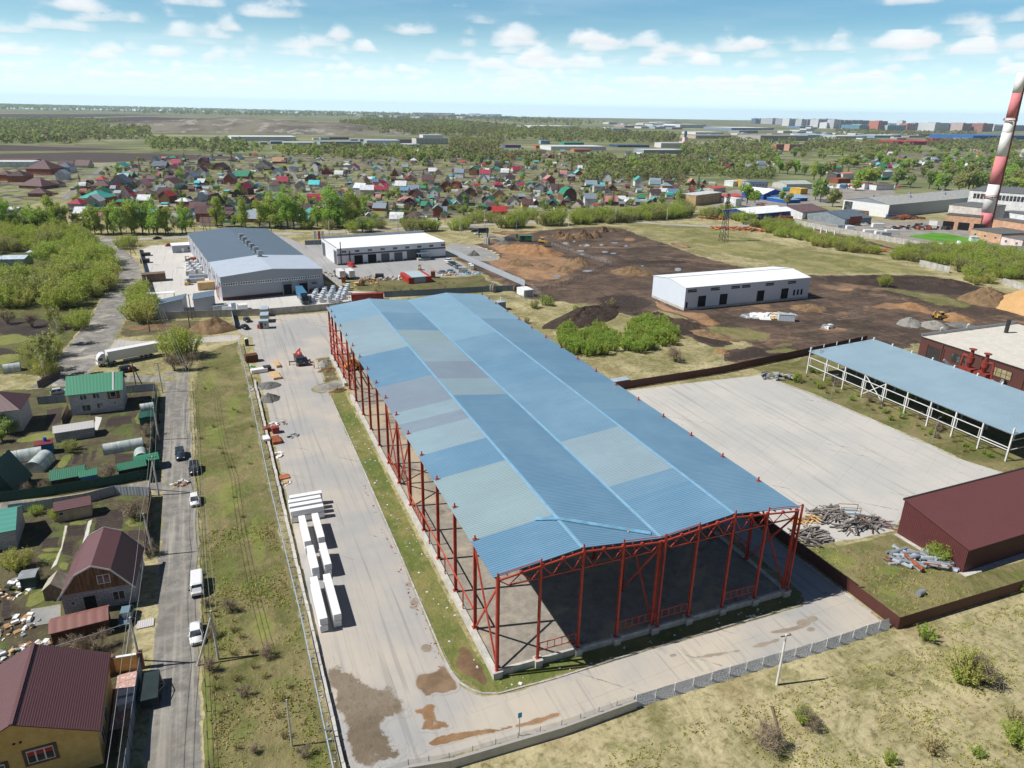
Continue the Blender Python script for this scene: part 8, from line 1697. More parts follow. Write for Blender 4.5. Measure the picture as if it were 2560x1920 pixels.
for t,c,rc,wc,ty,st in VH:
 nb = sorted(VH,key=lambda h: (h[1][0] - c[0]) ** 2 + (h[1][1] - c[1]) ** 2)[1:5]; fw = (c[0] - CX) * sin(CYAW) + (c[1] - CY) * cos(CYAW); row = ORD[max(0,min(15,int((fw - 385) / 34)))]
 base = f'{rc} {ty} roofed {"two storey " if st > 1 else ""}{t["category"]} with {wc} walls'; cand = [base] + [f'{base} beside a {h[2]} roofed one' for h in nb] + [f'{base}, {row} row, beside a {h[2]} roof' for h in nb]
 l = next((q for q in cand if q not in seen),cand[-1]); seen.add(l); t['label'] = l
def vfill(poly,kind,n,s,dmin,label,group,dh=5.5):
 px = not hasattr(poly[0],'x'); P = poly if px else [(q.x,q.y) for q in poly]; x0,x1 = min(a for a,b in P),max(a for a,b in P); y0,y1 = min(b for a,b in P),max(b for a,b in P); k = 0
 for _ in range(n * 40):
  if k >= n: break
  x,y = TR.uniform(x0,x1),TR.uniform(y0,y1)
  if not in_poly(x,y,P): continue
  if px: x,y = OV(x,y)[:2]
  if not any((x - h[1][0]) ** 2 + (y - h[1][1]) ** 2 < dh * dh for h in VH): plant(kind,(x,y),s * TR.uniform(.6,1.3),label,group); k += 1
GVL,GVG = 'loose leafy garden tree standing among the village houses','garden trees of the village'
vfill(VILLP,'garden',285,.8,4.5,GVL,GVG); vfill(VILLP,'dull',190,.55,5,'low spreading bush between the village plots','bushes of the village'); vfill(VILLP,'bare',110,1.3,5,'bare brown bush in a village garden','bare bushes of the village'); vfill(VILLP,'fir',34,1.0,5,'dark pointed fir standing among the village houses','firs of the village')
vfill(VILLP,'poplar',26,.8,5,'tall fresh green poplar standing among the village houses','poplars of the village')
vfill([A3(*q) for q in [(0,570),(600,545),(1000,545),(1500,575),(2240,560),(2240,640),(1700,640),(1000,630),(620,690),(400,760),(0,760)]],'broad',95,1.35,6,'spring-green tree in the belt between trade estate and far town','trees of the far belts')
vfill(S3([(980,655),(1500,630),(2240,610),(2240,860),(1990,860),(1560,740),(1200,700),(960,700)]),'broad',95,1.55,6,'spring-green tree among the far houses behind the grey hangar','trees by the far houses')
vfill([A2(*q) for q in [(0,500),(600,500),(1200,550),(2212,590),(2212,690),(1700,660),(1200,620),(600,590),(0,570)]],'broad',70,1.1,6,'spring-green tree at the far edge of the village','trees behind the village')
def hoops():
 n = 8; mb = MB(); P_ = [(1.6 * cos(pi * i / n),2.1 * sin(pi * i / n)) for i in range(n + 1)]; mb.extr(P_,-3.2,3.2,'x'); return mb.mesh('polytunnel',POLYC)
hm_ = hoops()
for _ in range(210):
 h = VR.choice(VH); a = VR.uniform(0,6.28); p = (h[1][0] + 9 * cos(a),h[1][1] + 9 * sin(a)); o = link('polytunnel',hm_); o.location = (p[0],p[1],0); o.rotation_euler = (0,0,-CYAW + VR.choice([0,1.57]) + VR.gauss(0,.1)); tag(o,'small pale polytunnel in a garden between the village houses','polytunnel','polytunnels of the village')
fm_ = []
for c_ in ((150,120,96),(168,170,172),(70,120,104),(110,76,70),(196,196,190)): mb = MB(); mb.box(0,0,0,1,.12,1.7); fm_.append(mb.mesh('garden_fence',vm('wall','fence%d' % c_[0],c_)))
for _ in range(150):
 h = VR.choice(VH); a = VR.uniform(0,6.28); o = link('garden_fence',VR.choice(fm_)); o.location = (h[1][0] + 11 * cos(a),h[1][1] + 11 * sin(a),0); o.rotation_euler = (0,0,-CYAW + VR.choice([0,0,1.57]) + VR.gauss(0,.06)); o.scale = (VR.uniform(9,24),1,1); tag(o,'straight board fence between garden plots of the village','fence','garden fences of the village')
sheet('village_ground',[A3(*q) for q in [(940,700),(1000,635),(1400,610),(2300,585),(2300,880),(1960,870),(1560,760),(1300,720)]],M_vill,2,8,4,8,1,dz=0.02)
# ================================================================ TRADE ESTATE, BRICK WORKS, CHIMNEY
CCOL = {}
def block(name,label,F,a,b,dep,top,wc,rc,typ='flat',cat='building',wins=0,group=None,h=None):
 """building standing on the front base line a-b; top = photo point above a"""
 A_,B_ = F(*a),F(*b); rot = face_of(A_,B_); W = (B_ - A_).length; H_ = h or max(2.5,hgt(A_,F(*top))); c = corner_c(A_,rot,W,dep)
 wm = vm('clad',''.join(map(str,wc)),wc); rm = vm('deck',''.join(map(str,rc)),rc); t = thing(name,label,cat,(c[0],c[1],0),rot,group); mb = MB()
 if typ == 'flat': mb.box(0,0,0,W,dep,H_)
 else: wall_gable(mb,W,dep,H_,H_ + (dep if typ == 'x' else W) * .1,typ)
 mb.build('wall',wm,t); mb = MB()
 if typ == 'flat': mb.box(0,0,H_,W + .4,dep + .4,.3)
 else: roof_gable(mb,W,dep,H_,H_ + (dep if typ == 'x' else W) * .1,typ,.4,.25)
 mb.build('roof',rm,t)
 if wins: add_windows(t,W,dep,[('-y',-W / 2 + W * (i + .5) / wins,z,min(1.6,W / wins * .5),1.4) for i in range(wins) for z in ([H_ * .2,H_ * .62] if H_ > 6 else [H_ * .4])])
 return t
WHT,BLU,GRY,SLT,BRK,REDR = (222,224,226),(28,92,186),(150,156,162),(92,108,122),(214,164,128),(206,84,76)
block('trade_shed','blue shed with a bright white roof in front of the log pile',C5,(455,738),(930,692),26,(455,655),(34,70,140),(236,238,240),'x','shed',2)
block('trade_shed','white shed with blue bands and a brown roof beside the blue shed',C5,(1080,715),(1378,684),30,(1080,630),WHT,(112,88,88),'x','shed',3)
part(block('trade_shed','grey flaking shed with a slate roof behind the concrete wall',C5,(1590,792),(1905,770),34,(1590,712),(132,144,150),SLT,'x','shed'),'rusty_door',RUST,(-3,-17.1,0,12,.2,6))
block('trade_shed','royal blue shed with a white gable roof beside the road trees',C5,(612,480),(860,452),22,(612,412),BLU,(236,238,240),'y','shed')
block('trade_shed','low royal blue shed with pale blue roof, joined to another',C5,(655,488),(890,525),16,(655,450),BLU,(120,160,190),'flat','shed')
block('trade_shed','second low blue shed with pale blue roof past the roadside tree',C5,(890,505),(1145,495),20,(890,465),BLU,(140,172,196),'x','shed')
block('office_block','pale lilac two storey office block with a blue roof',C5,(435,372),(662,372),16,(435,270),(176,184,206),(84,110,140),'flat','office',6)
block('hangar','rounded pale hangar behind the turquoise trailer',C5,(892,352),(1196,348),24,(892,292),(190,190,176),(176,184,180),'x','hangar')
block('trade_shed','white low building with a salmon red roof behind the pylon',C5,(112,512),(366,492),14,(112,452),WHT,REDR,'x','shed')
block('office_block','yellow-brown block with dark window bands behind the pylon',A3,(98,938),(262,915),14,(98,872),(186,156,108),(200,200,200),'flat','office',7)
block('trade_house','house with a bright red roof beyond the yellow-brown block',C5,(14,400),(160,385),12,(14,345),(196,190,180),REDR,'x','house')
block('trade_shed','low dark blue shed half hidden behind the white roofed blue shed',C5,(200,645),(506,612),9,(200,605),(34,56,128),(40,56,110),'flat','shed')
block('trade_shed','small brick store behind the slate roofed shed',C5,(1712,672),(1945,660),12,(1712,625),BRK,(116,110,104),'flat','store')
block('trade_shed','silver sheet store in the willow thicket beside the village road',A4,(-40,652),(190,648),9,(-40,600),(170,190,208),(184,200,216),'x','store')
block('trade_shed','small silver lean-to beside the silver store in the thicket',A4,(208,592),(306,588),6,(208,568),(190,200,210),(196,208,220),'flat','store')
for x0,x1,y,h,wc,rc,l in ((250,365,320,5,WHT,WHT,'white low store at the estate edge'),(375,436,325,6,(226,184,84),(226,196,120),'yellow store beside the lilac office'),(1510,1660,285,5,(156,84,60),(160,90,66),'rust brown container row behind the big trees'),(1565,1700,240,7,WHT,(214,128,116),'house with a salmon roof among the big trees'),(1490,1565,240,7,(104,96,96),GRY,'dark house with a grey roof among the big trees'),(1440,1560,165,7,(206,196,172),(44,142,104),'house with a green roof at the edge of the big trees'),(1828,1920,355,6,WHT,(150,60,60),'white store with a dark red roof on the estate road'),(1970,2180,365,5,WHT,(120,100,100),'long white shop with a brown roof on the estate road'),(2040,2160,225,8,WHT,(190,200,208),'white house with a pale metal roof by the estate trees'),(2040,2125,245,3,(60,110,90),(36,140,100),'green roofed shed before the pale metal roof'),(1060,1145,415,5,(220,172,60),(226,190,90),'yellow truck body store behind the blue sheds'),(280,350,560,6,WHT,WHT,'white box van body by the salmon roof')):
 block('trade_shed',l,C5,(x0,y),(x1,y - 6),12,(0,0),wc,rc,'x' if h > 6 else 'flat','shed',h=h)
a,b = C5(1562,622),C5(2106,694); rot = face_of(a,b); W = (b - a).length; D = 150; Hh = hgt(b,C5(2106,540)); c = corner_c(b,rot,W,D,1,-1)
t = hall_box('grey_hangar','long grey hangar with a white windowed front and a wide grey roof','hangar',c,W,D,Hh,Hh + 3.5,sandw('steel_grey_panel',lin(138,146,156),8.0),worn('grey_membrane',lin(166,168,164),.8),'y',rot)
part(t,'front_cladding',WHITE,(0,-D / 2 - .06,0,W,.12,Hh)); mb = MB(); mb.box(-W * .38,-D / 2 - .15,2,W * .18,.12,Hh * .7); mb.build('glazed_stair',GLASS,t)
add_windows(t,W,D,[('-y',-W * .2 + i * W * .08,z,1.5,1.8) for i in range(9) for z in (Hh * .42,Hh * .74)])
for i in range(5): part(t,'roof_vent',GALV,(-W * .2 + (i % 2) * W * .4,-D / 2 + 20 + i * 26,Hh + 2,1.6,1.6,2))
BRW = 'works'
t = block('boiler_house','tall white boiler house behind the striped chimney',C4,(1265,690),(2320,790),60,(1285,305),(232,232,228),(110,112,114),'flat','factory'); W = t.children[0].dimensions.x
H_ = hgt(C4(1265,690),C4(1285,305)); mb = MB(); [mb.box(-W / 2 + 4 + i * 2.3,-30.1,H_ * .74,1.7,.2,3.4) for i in range(int((W - 8) / 2.3))]; mb.build('window_band',GLASS,t); mb = MB(); mb.tube((22,-33,H_ * .3),(22,-33,H_ * .8),2.0,n=10); mb.tube((22,-33,H_ * .8),(26,-30,H_ * .86),2.0,n=10); mb.build('black_duct',DKSTEEL,t)
block('works_hall','long pale concrete works hall with a grey flat roof left of the chimney foot'.replace('left of','beside'),C4,(1012,770),(1500,830),34,(1045,505),(214,206,194),(110,112,112),'flat','factory')
t = block('brick_gallery','orange brick gallery on columns with pipes below, in front of the pale works hall',C4,(990,835),(1470,880),12,(1018,645),BRK,(96,94,92),'flat','factory')
part(t,'open_bay',DARK,*[(-8 + i * 9,-6.05,0,6.5,.15,5) for i in range(3)]); part(t,'gate',WHITE,(-17,-6.08,0,5,.15,4.5))
block('works_block','white panelled block on the far side of the chimney foot',C4,(1720,760),(2300,850),30,(1725,595),(228,232,234),(104,106,108),'flat','factory')
block('brick_annex','orange brick building with a slanted grey roof at the chimney foot',C4,(1345,965),(1762,1045),26,(1378,842),BRK,(104,106,104),'flat','factory',3)
block('brick_annex','orange brick wing running off beyond the chimney foot',C4,(1640,880),(2300,985),14,(1655,705),BRK,(110,104,100),'flat','factory')
block('pink_annex','small pale pink annex with a thin black flue',C4,(1765,1060),(2058,1120),14,(1785,945),(226,204,196),(120,116,114),'flat','factory',2)
block('red_brick_annex','red-brown brick building at the end of the leafy scrub',C4,(1610,1165),(2015,1325),22,(1636,1068),(190,108,80),(120,118,122),'flat','factory',2)
block('plant_shed','small white kiosk on the bright green lawn',C4,(1365,1015),(1468,1020),4,(1368,975),WHT,(196,210,226),'flat','kiosk')
p = C4(1540,832); t = thing('chimney_stack','tall red and white banded chimney rising at the frame edge','chimney',(p.x,p.y)); HT = 122.0
zs = [0,14,29,45,61,80,97,110,HT]; rad = lambda z: 3.9 - 1.6 * (z / HT) ** .9; STR = worn('chimney_red',lin(216,132,134),.8,.12,.3); STW = worn('chimney_white',lin(236,234,232),.8,.08,.3)
tops = [C4(1500,615),C4(1550,400),C4(1590,225)]
zs[1] = hgt(p,C4(1590,615)); zs[2] = hgt(p,C4(1690,225)); zs[3] = hgt(p,A3(2070,620)); zs[4] = hgt(p,A3(2125,430)); zs[5] = hgt(p,A3(2180,240)); zs[6] = zs[5] + 15; zs[7] = zs[6] + 15; zs[8] = zs[7] + 12
for i in range(8): mb = MB(); mb.tube((0,0,zs[i]),(0,0,zs[i + 1]),rad(zs[i]),rad(zs[i + 1]),28,0); mb.build('band',STR if i % 2 == 0 else STW,t,True)
for z in (hgt(p,C4(1650,395)),hgt(p,A3(2130,385))):
 mb = MB(); r_ = rad(z) + .9; N = 24
 for k in range(N):
  a,b = 2 * pi * k / N,2 * pi * (k + 1) / N
  for zz in (z,z + 1.1): mb.beam((r_ * cos(a),r_ * sin(a),zz),(r_ * cos(b),r_ * sin(b),zz),.2 if zz > z else .5)
  mb.beam((r_ * cos(a),r_ * sin(a),z),(r_ * cos(a),r_ * sin(a),z + 1.1),.12)
 mb.build('gallery',RUST,t)
mb = MB(); a = R(-60); [mb.beam(((rad(z) + .4) * cos(a),(rad(z) + .4) * sin(a),z),((rad(z + 4) + .4) * cos(a),(rad(z + 4) + .4) * sin(a),z + 4),.9,.5) for z in range(4,110,4)]; mb.build('ladder',RUST,t)
fence('concrete_wall','long pale concrete wall between cleared ground and works yard',[C5(985,772),C5(1360,850),C5(1800,925),C5(2212,1000),C4(740,1108),C4(1100,1160)],3.2,4,OLDC,OLDC,post=.2,th=.16,cat='wall')
fence('concrete_wall','weathered concrete wall stretch standing before the leafy scrub',[C3(1000,480),C3(1350,565)],3.0,4,OLDC,None,th=.16,cat='wall'); fence('concrete_wall','concrete wall stretch at the frame edge past the scrub',[C3(1955,700),C3(2300,790)],3.0,4,OLDC,None,th=.16,cat='wall')
fence('metal_fence','grey-blue metal fence below the white roofed blue shed',[C5(560,790),C5(985,770)],2.6,3,BGF,DKSTEEL)
for x,y,a_,b_,n,l in ((340,840,16,4,70,'long pile of orange logs along the meadow margin'),(20,710,8,4,26,'small pile of orange logs under the pylon bushes'),(1960,1095,7,3,26,'small stack of orange planks on the cleared ground')): boards(l,C5(x,y),a_,b_,2,n,[worn('log_bark',lin(176,112,74),.9,.3),worn('log_cut',lin(200,142,100),.9,.3)],4,8,R(-38) + CYAW * 0,.35,'log_pile','log pile',True)
for i,(x,y) in enumerate(((1215,915),(1298,930),(1365,950),(1462,965))): p = C5(x,y); mb = MB(); mb.box(0,0,0,2.2,2.2,.6); mb.box(0,0,.6,.7,.7,5.4); o = mb.build('concrete_column',WHITE); o.location = (p.x,p.y,0); tag(o,f'{ORD[i]} of four white concrete columns standing on the cleared ground','column','columns on the cleared ground')
for x,y,s,m,l in ((1580,830,9,GALV,'grey metal container in the works yard'),(1650,840,5,WHITE,'white van body in the works yard'),(1990,810,8,WHITE,'white tank lying in the works yard'),(1900,890,9,WHITE,'white minibus parked against the concrete wall'),(2010,905,6,WHITE,'second white minibus parked against the concrete wall'),(2080,920,6,GALV,'grey van parked against the concrete wall'),(2150,890,8,WHITE,'tall white lorry body at the concrete wall'),(2170,700,9,PBL,'blue tarpaulin covered stack in front of the grey hangar'),(1230,700,6,WHITE,'white tank beside the brown roofed shed'),(880,720,10,RUST,'rust-brown scrap heap at the blue shed')):
 p = C5(x,y); crate(l,p,s,2.8,2.6,m,R(-20),'yard_item','yard equipment')
junk('scrap_heap','heap of rusty tanks and boilers in the works yard',C4(640,840),22,5,-.3,3.5,60,[RUST,GALV,DKSTEEL,OLDC],'scrap heap',smin=1.5,smax=5)
junk('scrap_heap','rusty pipes stacked before the grey hangar',C4(480,700),14,4,-.2,3,40,[RUST,BWOOD,DKSTEEL],'scrap heap',smin=2,smax=9,flat=.2)
junk('slab_stack','pale concrete slabs and rings stacked by the wall and lawn',C4(1080,1075),20,4,-.3,2,40,[OLDC,WHITE],'concrete slabs',smin=1.5,smax=4)
junk('yard_vehicle_row','blurred clutter of cars and containers on the estate road',C5(1750,330),45,14,-.3,2.4,70,[WHITE,GALV,PBL,PR,WHITE],'yard clutter',smin=2,smax=7)
# ================================================================ FAR TOWN
FT = random.Random(4)
def far(F,x0,x1,y,hpx,wc,rc,label,name='far_warehouse',cat='warehouse',dep=None,group='far trade buildings',wins=0):
 a = F(x0,y); s = (F(1,0) - F(0,0)).length; k = (at(1280,960) - CAM); h = hgt(a,F(x0,y - hpx)); W = (F(x1,y) - a).length
 return block(name,label,F,(x0,y),(x1,y + (x1 - x0) * .0),dep or max(12,W * .5),(x0,y - hpx),wc,rc,'flat',cat,wins,group)
LB,CR = (170,190,208),(196,40,70)
for F,x0,x1,y,h,wc,rc,l in ((A2,1180,1484,340,22,(228,226,218),WHT,'very long white logistics hall at the edge of the far woods'),(A1,1280,1640,778,22,(210,214,220),WHT,'long white hall below the grey tip hill'),(A1,1570,1742,822,34,(200,204,208),WHT,'white hall with pale roof by the far trade park'),(A1,1772,2000,808,24,(140,160,180),GRY,'grey-blue hall at the far trade park'),(A1,1812,1930,772,12,(90,110,140),SLT,'slate blue hall above the trade park'),(A1,2030,2212,806,30,(170,176,182),WHT,'wide pale hall at the trade park end'),(A1,190,292,778,30,(196,200,204),WHT,'pale hall beside the dark fir clump'),(A1,-60,186,925,30,(216,222,226),(216,222,226),'long low white hall behind the brick houses'),(A1,-60,192,900,14,(120,84,84),(124,92,92),'long brown roofed row behind the low white hall'),(A2,390,612,444,40,(206,200,190),SLT,'pale three storey works with rows of windows'),(A2,436,572,402,22,WHT,WHT,'white works block above the three storey works'),(A2,180,388,436,24,(180,130,116),SLT,'brick works with flat slate roof by the far woods'),(A2,0,160,424,14,(160,160,164),GRY,'grey works row by the far woods'),(A2,60,420,458,12,(176,190,200),LB,'pale blue long roofs before the brick works'),(A2,1004,1112,468,18,(60,110,190),(180,70,80),'blue hall with a red roof in the trade belt'),(A2,1216,1320,474,20,(206,110,90),(196,90,74),'orange-red shop in the trade belt'),(A2,1320,1700,486,26,WHT,(206,208,212),'wide white trade centre in the trade belt'),(A2,1480,1600,500,20,(204,120,92),(200,130,104),'orange fronted shop before the white trade centre'),(A2,1782,2000,464,12,(56,80,130),(70,90,130),'dark blue low hall in the trade belt'),(A2,1960,2230,510,26,(150,158,168),(196,200,204),'grey long hall with a row of bays'),(A2,2080,2230,468,32,(224,214,212),WHT,'pinkish white hall behind the tall far tree'),(A2,1250,1312,442,24,(150,186,210),LB,'pale blue shop at the wood edge'),(A2,1410,1548,448,14,(70,160,130),(60,150,120),'green roofed hall at the wood edge'),(A3,0,166,436,22,WHT,WHT,'white hall far off at the wood end'),(A3,330,602,450,14,(130,156,190),WHT,'bluish long hall in the far estate'),(A3,515,822,520,34,(176,170,160),(160,160,158),'grey-tan works hall in the far estate'),(A3,1360,1692,546,22,CR,CR,'long crimson hall in the far estate'),(A3,1620,1676,524,20,CR,CR,'crimson cube on top of the crimson hall row'),(A3,1880,2240,512,26,(54,104,176),(60,110,180),'long blue hall behind the chimney'),(A3,614,664,588,46,(196,120,92),GRY,'brick and white flats block among the poplars'),(A3,700,782,584,42,(206,150,126),GRY,'second brick and white flats block among the poplars'),(A3,570,656,606,22,WHT,WHT,'white shop below the flats blocks'),(A3,1000,1200,505,16,(190,196,200),WHT,'pale estate hall above the poplars'),(A3,820,980,500,18,(150,180,200),LB,'light blue estate hall'),(A3,1250,1420,500,16,(130,160,190),WHT,'bluish estate hall beside the crimson one'),(A3,100,330,505,20,(200,180,150),GRY,'tan estate hall beside the small church'),(A3,100,280,478,14,WHT,WHT,'white estate hall above the tan one'),(A3,380,500,470,16,(160,160,164),GRY,'grey estate hall in the middle of the far estate')): far(F,x0,x1,y,h,wc,rc,l,wins=8 if 'windows' in l or 'flats' in l else 0)
for i in range(105):
 F,x,y = FT.choice(((A2,FT.uniform(1690,2212),FT.uniform(305,345)),(A3,FT.uniform(0,900),FT.uniform(425,500)),(A3,FT.uniform(900,1900),FT.uniform(465,520)),(A2,FT.uniform(0,1000),FT.uniform(232,265)),(A1,FT.uniform(1050,2212),FT.uniform(765,830)))); w = FT.uniform(25,120); wc = FT.choice((WHT,WHT,WHT,LB,GRY,(186,160,140),(110,140,180)))
 far(F,x,x + w,y,FT.uniform(8,15),wc,FT.choice((WHT,GRY,LB)),'small pale hall in the sprawl of the far trade belt')
p = A3(28,560); t = thing('church','tiny white and pink church with blue domes among far trees','church',(p.x,p.y)); part(t,'nave',vm('clad','pinkw',(226,200,200)),(0,0,0,20,16,12),(0,0,12,9,9,9)); mb = MB(); mb.tube((0,0,21),(0,0,28),3,n=10); mb.dome((0,0,28),3.6,7,10,4); mb.build('dome',PBL,t)
def towers(name,c):
 def f(T):
  x,y,z = sep(T,objc(T)); k = ((x / 6).frac().gt(.45)) * ((z / 3).frac().gt(.35)); b = ((x / 24).frac().gt(.6))
  return mix(T,b * .4,mix(T,k * .5,lin(*c),lin(90,100,116)),lin(230,230,232))
 return mat('tower_' + name,lambda T: (f(T),),.8)
TW = {'grey': (150,158,176),'white': (220,222,226),'brick': (190,126,106),'brown': (150,136,134),'teal': (110,160,184),'dark': (112,122,144)}
for x0,x1,y,top,k in ((484,505,409,376,'dark'),(508,532,409,377,'grey'),(536,562,408,377,'dark'),(566,590,408,378,'grey'),(592,648,412,375,'white'),(652,684,415,379,'dark'),(698,736,424,378,'white'),(738,772,422,379,'dark'),(778,812,428,381,'white'),(816,850,420,383,'grey'),(852,880,420,381,'grey'),(884,930,434,382,'white'),(934,990,415,379,'dark'),(940,982,440,402,'white'),(984,1024,441,382,'white'),(1026,1050,436,386,'grey'),(1054,1100,436,388,'brown'),(1102,1142,434,388,'grey'),(1146,1214,425,388,'dark'),(1150,1262,454,418,'teal'),(1268,1326,456,392,'brick'),(1330,1450,457,419,'teal'),(1424,1446,430,390,'white'),(1455,1500,456,410,'brick'),(1502,1552,456,406,'grey'),(1566,1628,457,412,'brick'),(1632,1722,460,404,'white'),(1724,1746,456,410,'dark'),(1760,1806,457,407,'brown'),(1810,1868,459,407,'brick'),(1886,1936,459,410,'brown'),(1940,2006,461,408,'brick'),(2014,2100,456,420,'white'),(2104,2220,456,418,'grey')):
 a,b = A3(x0,y),A3(x1,y); W = (b - a).length; Hh = hgt(a,A3(x0,y)) ; Hh = 0; A0 = a
 d = AX * (1700 + x0 * 860 / 2212 - 1280) - AY * (150 + top * 860 / 2212 - 960) + AF * CF; Hh = CH + d.z * math.hypot(a.x - CX,a.y - CY) / math.hypot(d.x,d.y)
 t = thing('apartment_tower',f'{k} apartment tower on the skyline','apartment block',(*corner_c(a,face_of(a,b),W,W * .6),0),face_of(a,b),'apartment towers on the skyline'); mb = MB(); mb.box(0,0,0,W,W * .6,Hh); mb.build('wall',towers(k,TW[k]),t); mb = MB(); mb.box(0,0,Hh,W * .3,W * .3,3); mb.build('lift_house',OLDC,t)
# ================================================================ FAR WOODS
WOODM = [leafm('woods_brown',lin(132,124,98),lin(150,142,112)),leafm('woods_dull',lin(126,136,90),lin(146,152,106)),leafm('woods_mid',lin(136,150,92),lin(156,166,106)),leafm('woods_fresh',lin(150,168,92),lin(170,182,108))]
def forest(name,polys,n,s,label,m=None):
 rr = random.Random(n); mb = MB(); ps = [[F(*q) for q in P] for F,P in polys]; area = [abs(sum(P[i - 1].x * P[i].y - P[i].x * P[i - 1].y for i in range(len(P)))) for P in ps]
 for P,A_ in zip(ps,area):
  P2 = [(q.x,q.y) for q in P]; x0,x1 = min(a for a,b in P2),max(a for a,b in P2); y0,y1 = min(b for a,b in P2),max(b for a,b in P2); k = 0; want = int(n * A_ / sum(area)); tr = 0
  while k < want and tr < want * 8:
   tr += 1; x,y = rr.uniform(x0,x1),rr.uniform(y0,y1)
   if not in_poly(x,y,P2): continue
   k += 1; h = s * rr.uniform(.6,1.25); mi = min(3,int((mnoise.noise((x * .006,y * .006,3)) + .55 + rr.uniform(-.3,.3)) * 3)); mi = max(0,mi)
   for j in range(24):
    d = rv(rr); q = Vector((x,y,h * .62)) + Vector((d.x * h * .42,d.y * h * .42,d.z * h * .42)); a = rv(rr); b = a.cross(rv(rr)).normalized(); w = h * rr.uniform(.1,.21); mb.v += [tuple(q - a * w),tuple(q + b * w),tuple(q + a * w),tuple(q - b * w)]; o = len(mb.v) - 4; mb.f.append((o,o + 1,o + 2,o + 3)); mb.m.append(mi)
 return tag(mb.build(name,WOODM,recalc=False),label,'woods',kind='stuff')
forest('forest',[(A2,[(0,275),(600,285),(1200,345),(1500,350),(2212,405),(2212,440),(1800,440),(1200,430),(700,395),(400,380),(0,350)]),(A1,[(1880,680),(2300,665),(2300,750),(1900,740)])],3600,15,'broad belt of spring woods in front of the far town')
forest('forest',[(A1,[(-300,670),(500,668),(830,705),(830,772),(600,775),(400,800),(-300,795)]),(A1,[(830,785),(1000,800),(1250,800),(1480,830),(1450,868),(1000,848),(820,832)])],2000,13,'spring woods beyond the ploughed fields')
forest('forest',[(A2,[(620,420),(1000,425),(940,490),(620,482)]),(A2,[(-200,490),(550,490),(1000,520),(1300,545),(1000,565),(500,555),(-200,545)]),(A2,[(1300,545),(2300,560),(2300,640),(1900,660),(1500,600)]),(A1,[(1500,830),(2212,825),(2212,850),(1600,870)])],900,11,'woods and hedges between the village and the trade belt')
forest('forest',[(A3,[(30,560),(330,520),(600,545),(640,600),(600,690),(300,720),(30,660)]),(A3,[(620,545),(1000,520),(1500,560),(1540,600),(1100,625),(800,615)]),(A3,[(1540,540),(2060,520),(2260,540),(2260,590),(1700,600)]),(A3,[(1000,455),(1500,470),(1900,470),(1900,490),(1300,490),(1000,475)])],1300,13,'green belts between the trade estate and the towers')
forest('forest',[(A2,[(1500,690),(1600,600),(1900,630),(2240,640),(2240,740),(2050,700),(1800,690),(1650,720),(1550,740)]),(A3,[(0,660),(300,720),(620,730),(600,770),(300,760),(0,740)])],420,8.5,'bushy woods at the far side of the village')
forest('forest',[(A1,[(-200,572),(1000,600),(2212,628),(2212,650),(1200,640),(600,622),(0,605)]),(A2,[(0,232),(600,240),(1500,285),(1700,300),(1500,320),(600,275),(0,262)])],5200,20,'blue-green woods along the horizon')
HAZE = 5e-5
EXPO = 0.15
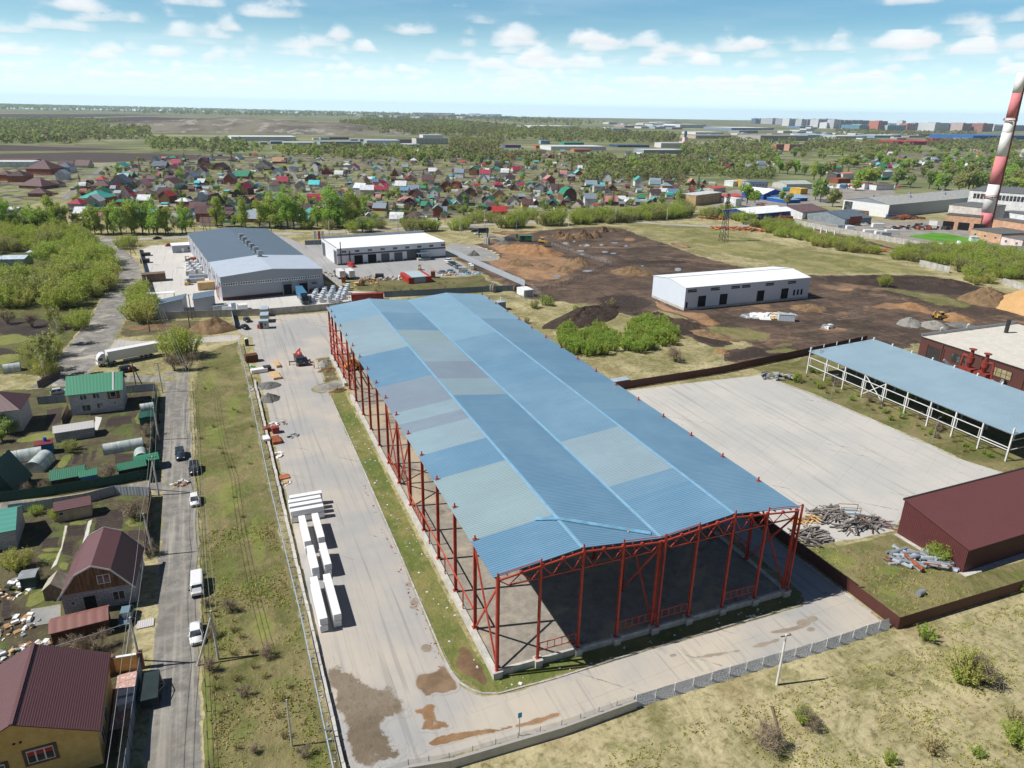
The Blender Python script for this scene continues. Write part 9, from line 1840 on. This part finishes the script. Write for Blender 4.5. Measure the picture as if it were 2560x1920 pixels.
# ================================================================ SKY, SUN, AIR, CAMERA
SUN_EL,SHADOW_DIR = R(50),R(-12)      # shadows fall towards +x, slightly towards the camera
def world():
 w = bpy.data.worlds.new('World'); scene.world = w; w.use_nodes = True; T = w.node_tree; T.nodes.clear()
 sky = newn(T,'ShaderNodeTexSky',sky_type='NISHITA'); sky.sun_disc = False; sky.sun_elevation = SUN_EL
 sd = Vector((-cos(SHADOW_DIR),-sin(SHADOW_DIR)))       # towards the sun
 sky.sun_rotation = math.atan2(sd.x,sd.y); sky.altitude = 200; sky.air_density = 1.0; sky.dust_density = 0.6; sky.ozone_density = 1.0
 g = V(T,newn(T,'ShaderNodeTexCoord').outputs['Generated']); x,y,z = sep(T,g); zz = z.mx(0.004)
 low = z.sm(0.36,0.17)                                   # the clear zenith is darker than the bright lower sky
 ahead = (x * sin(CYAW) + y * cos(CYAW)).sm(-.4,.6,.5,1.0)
 col = mix(T,1.0,V(T,sky.outputs[0]),(1.15,1.8,2.12),'MULTIPLY')
 col = mix(T,z.sm(0.115,0.0),col,(17.0,22.0,24.0))
 base,N = 1300.0,14
 az = comb(T,x,y,z * 1.6); puff = nz(T,az,26,6,.62); pf2 = nz(T,az,9,4,.55)
 for k in range(N - 1,-1,-1):
  lit = k / (N - 1); h = base * (1 + .22 * lit)
  q = comb(T,x / zz * (h / 1000),y / zz * (h / 1000),k * 0.012)
  d = nz(T,q,0.9,1,.5,.1) * .50 + nz(T,q,0.15,2,.5) * .43 + puff * .14 + pf2 * .10
  a = d.sm(.622 + .075 * lit ** 1.5,.69 + .075 * lit ** 1.5) * z.sm(0.006,0.03)
  c0 = 16.4 + 4.4 * lit ** .6
  far = mix(T,z.sm(0.085,0.012) * 0.5,(c0 * .97,c0 * .99,c0 * 1.01),(17.5,20.5,22.0))
  col = mix(T,a * .5,col,far)
 q = comb(T,x / zz * 3,y / zz * 3,3.0); v = nz(T,q,0.06,6,.6).sm(.42,.72) * z.sm(0.01,0.06)
 col = mix(T,v * .2,col,(18,20,21))
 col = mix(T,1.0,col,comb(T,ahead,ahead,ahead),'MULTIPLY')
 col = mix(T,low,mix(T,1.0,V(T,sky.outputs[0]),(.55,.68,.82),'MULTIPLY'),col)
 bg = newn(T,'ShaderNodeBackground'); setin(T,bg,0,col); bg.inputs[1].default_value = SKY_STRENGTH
 o = newn(T,'ShaderNodeOutputWorld'); T.links.new(bg.outputs[0],o.inputs[0])
SKY_STRENGTH = 0.05
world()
sl = bpy.data.lights.new('sun','SUN'); sl.energy = 5.0; sl.angle = R(0.5); sl.color = (1.0,0.97,0.92)
so = bpy.data.objects.new('sun',sl); COL.objects.link(so); so.location = (-60,-60,150)
dirv = Vector((cos(SHADOW_DIR) * cos(SUN_EL),sin(SHADOW_DIR) * cos(SUN_EL),-sin(SUN_EL)))
so.rotation_euler = dirv.to_track_quat('-Z','Y').to_euler()
if HAZE:
 mb = MB(); mb.box(0,0,-1.0,18400,18400,135.0)
 hm = bpy.data.materials.new('haze_air'); hm.use_nodes = True; T = hm.node_tree; T.nodes.clear()
 pv = newn(T,'ShaderNodeVolumePrincipled'); pv.inputs['Color'].default_value = (.62,.80,1.0,1); pv.inputs['Density'].default_value = HAZE; pv.inputs['Anisotropy'].default_value = 0.1
 T.links.new(pv.outputs[0],newn(T,'ShaderNodeOutputMaterial').inputs['Volume'])
 mb.build('haze',hm)['kind'] = 'stuff'
cd = bpy.data.cameras.new('camera'); co = bpy.data.objects.new('camera',cd); COL.objects.link(co)
cd.sensor_width = 36.0; cd.lens = CF / 2560 * 36; cd.clip_start = 0.5; cd.clip_end = 60000
co.matrix_world = Matrix(((AX.x,AY.x,-AF.x,CAM.x),(AX.y,AY.y,-AF.y,CAM.y),(AX.z,AY.z,-AF.z,CAM.z),(0,0,0,1)))
scene.camera = co
vs_ = scene.view_settings; vs_.view_transform = 'Standard'; vs_.look = 'None'; vs_.gamma = 1; vs_.exposure = EXPO
try: vs_.use_curve_mapping = False
except Exception: pass
cy = scene.cycles; cy.max_bounces = 6; cy.diffuse_bounces = 3; cy.glossy_bounces = 3; cy.transparent_max_bounces = 12; cy.volume_bounces = 0
cy.use_denoising = True; cy.caustics_reflective = False; cy.caustics_refractive = False; cy.sample_clamp_indirect = 4
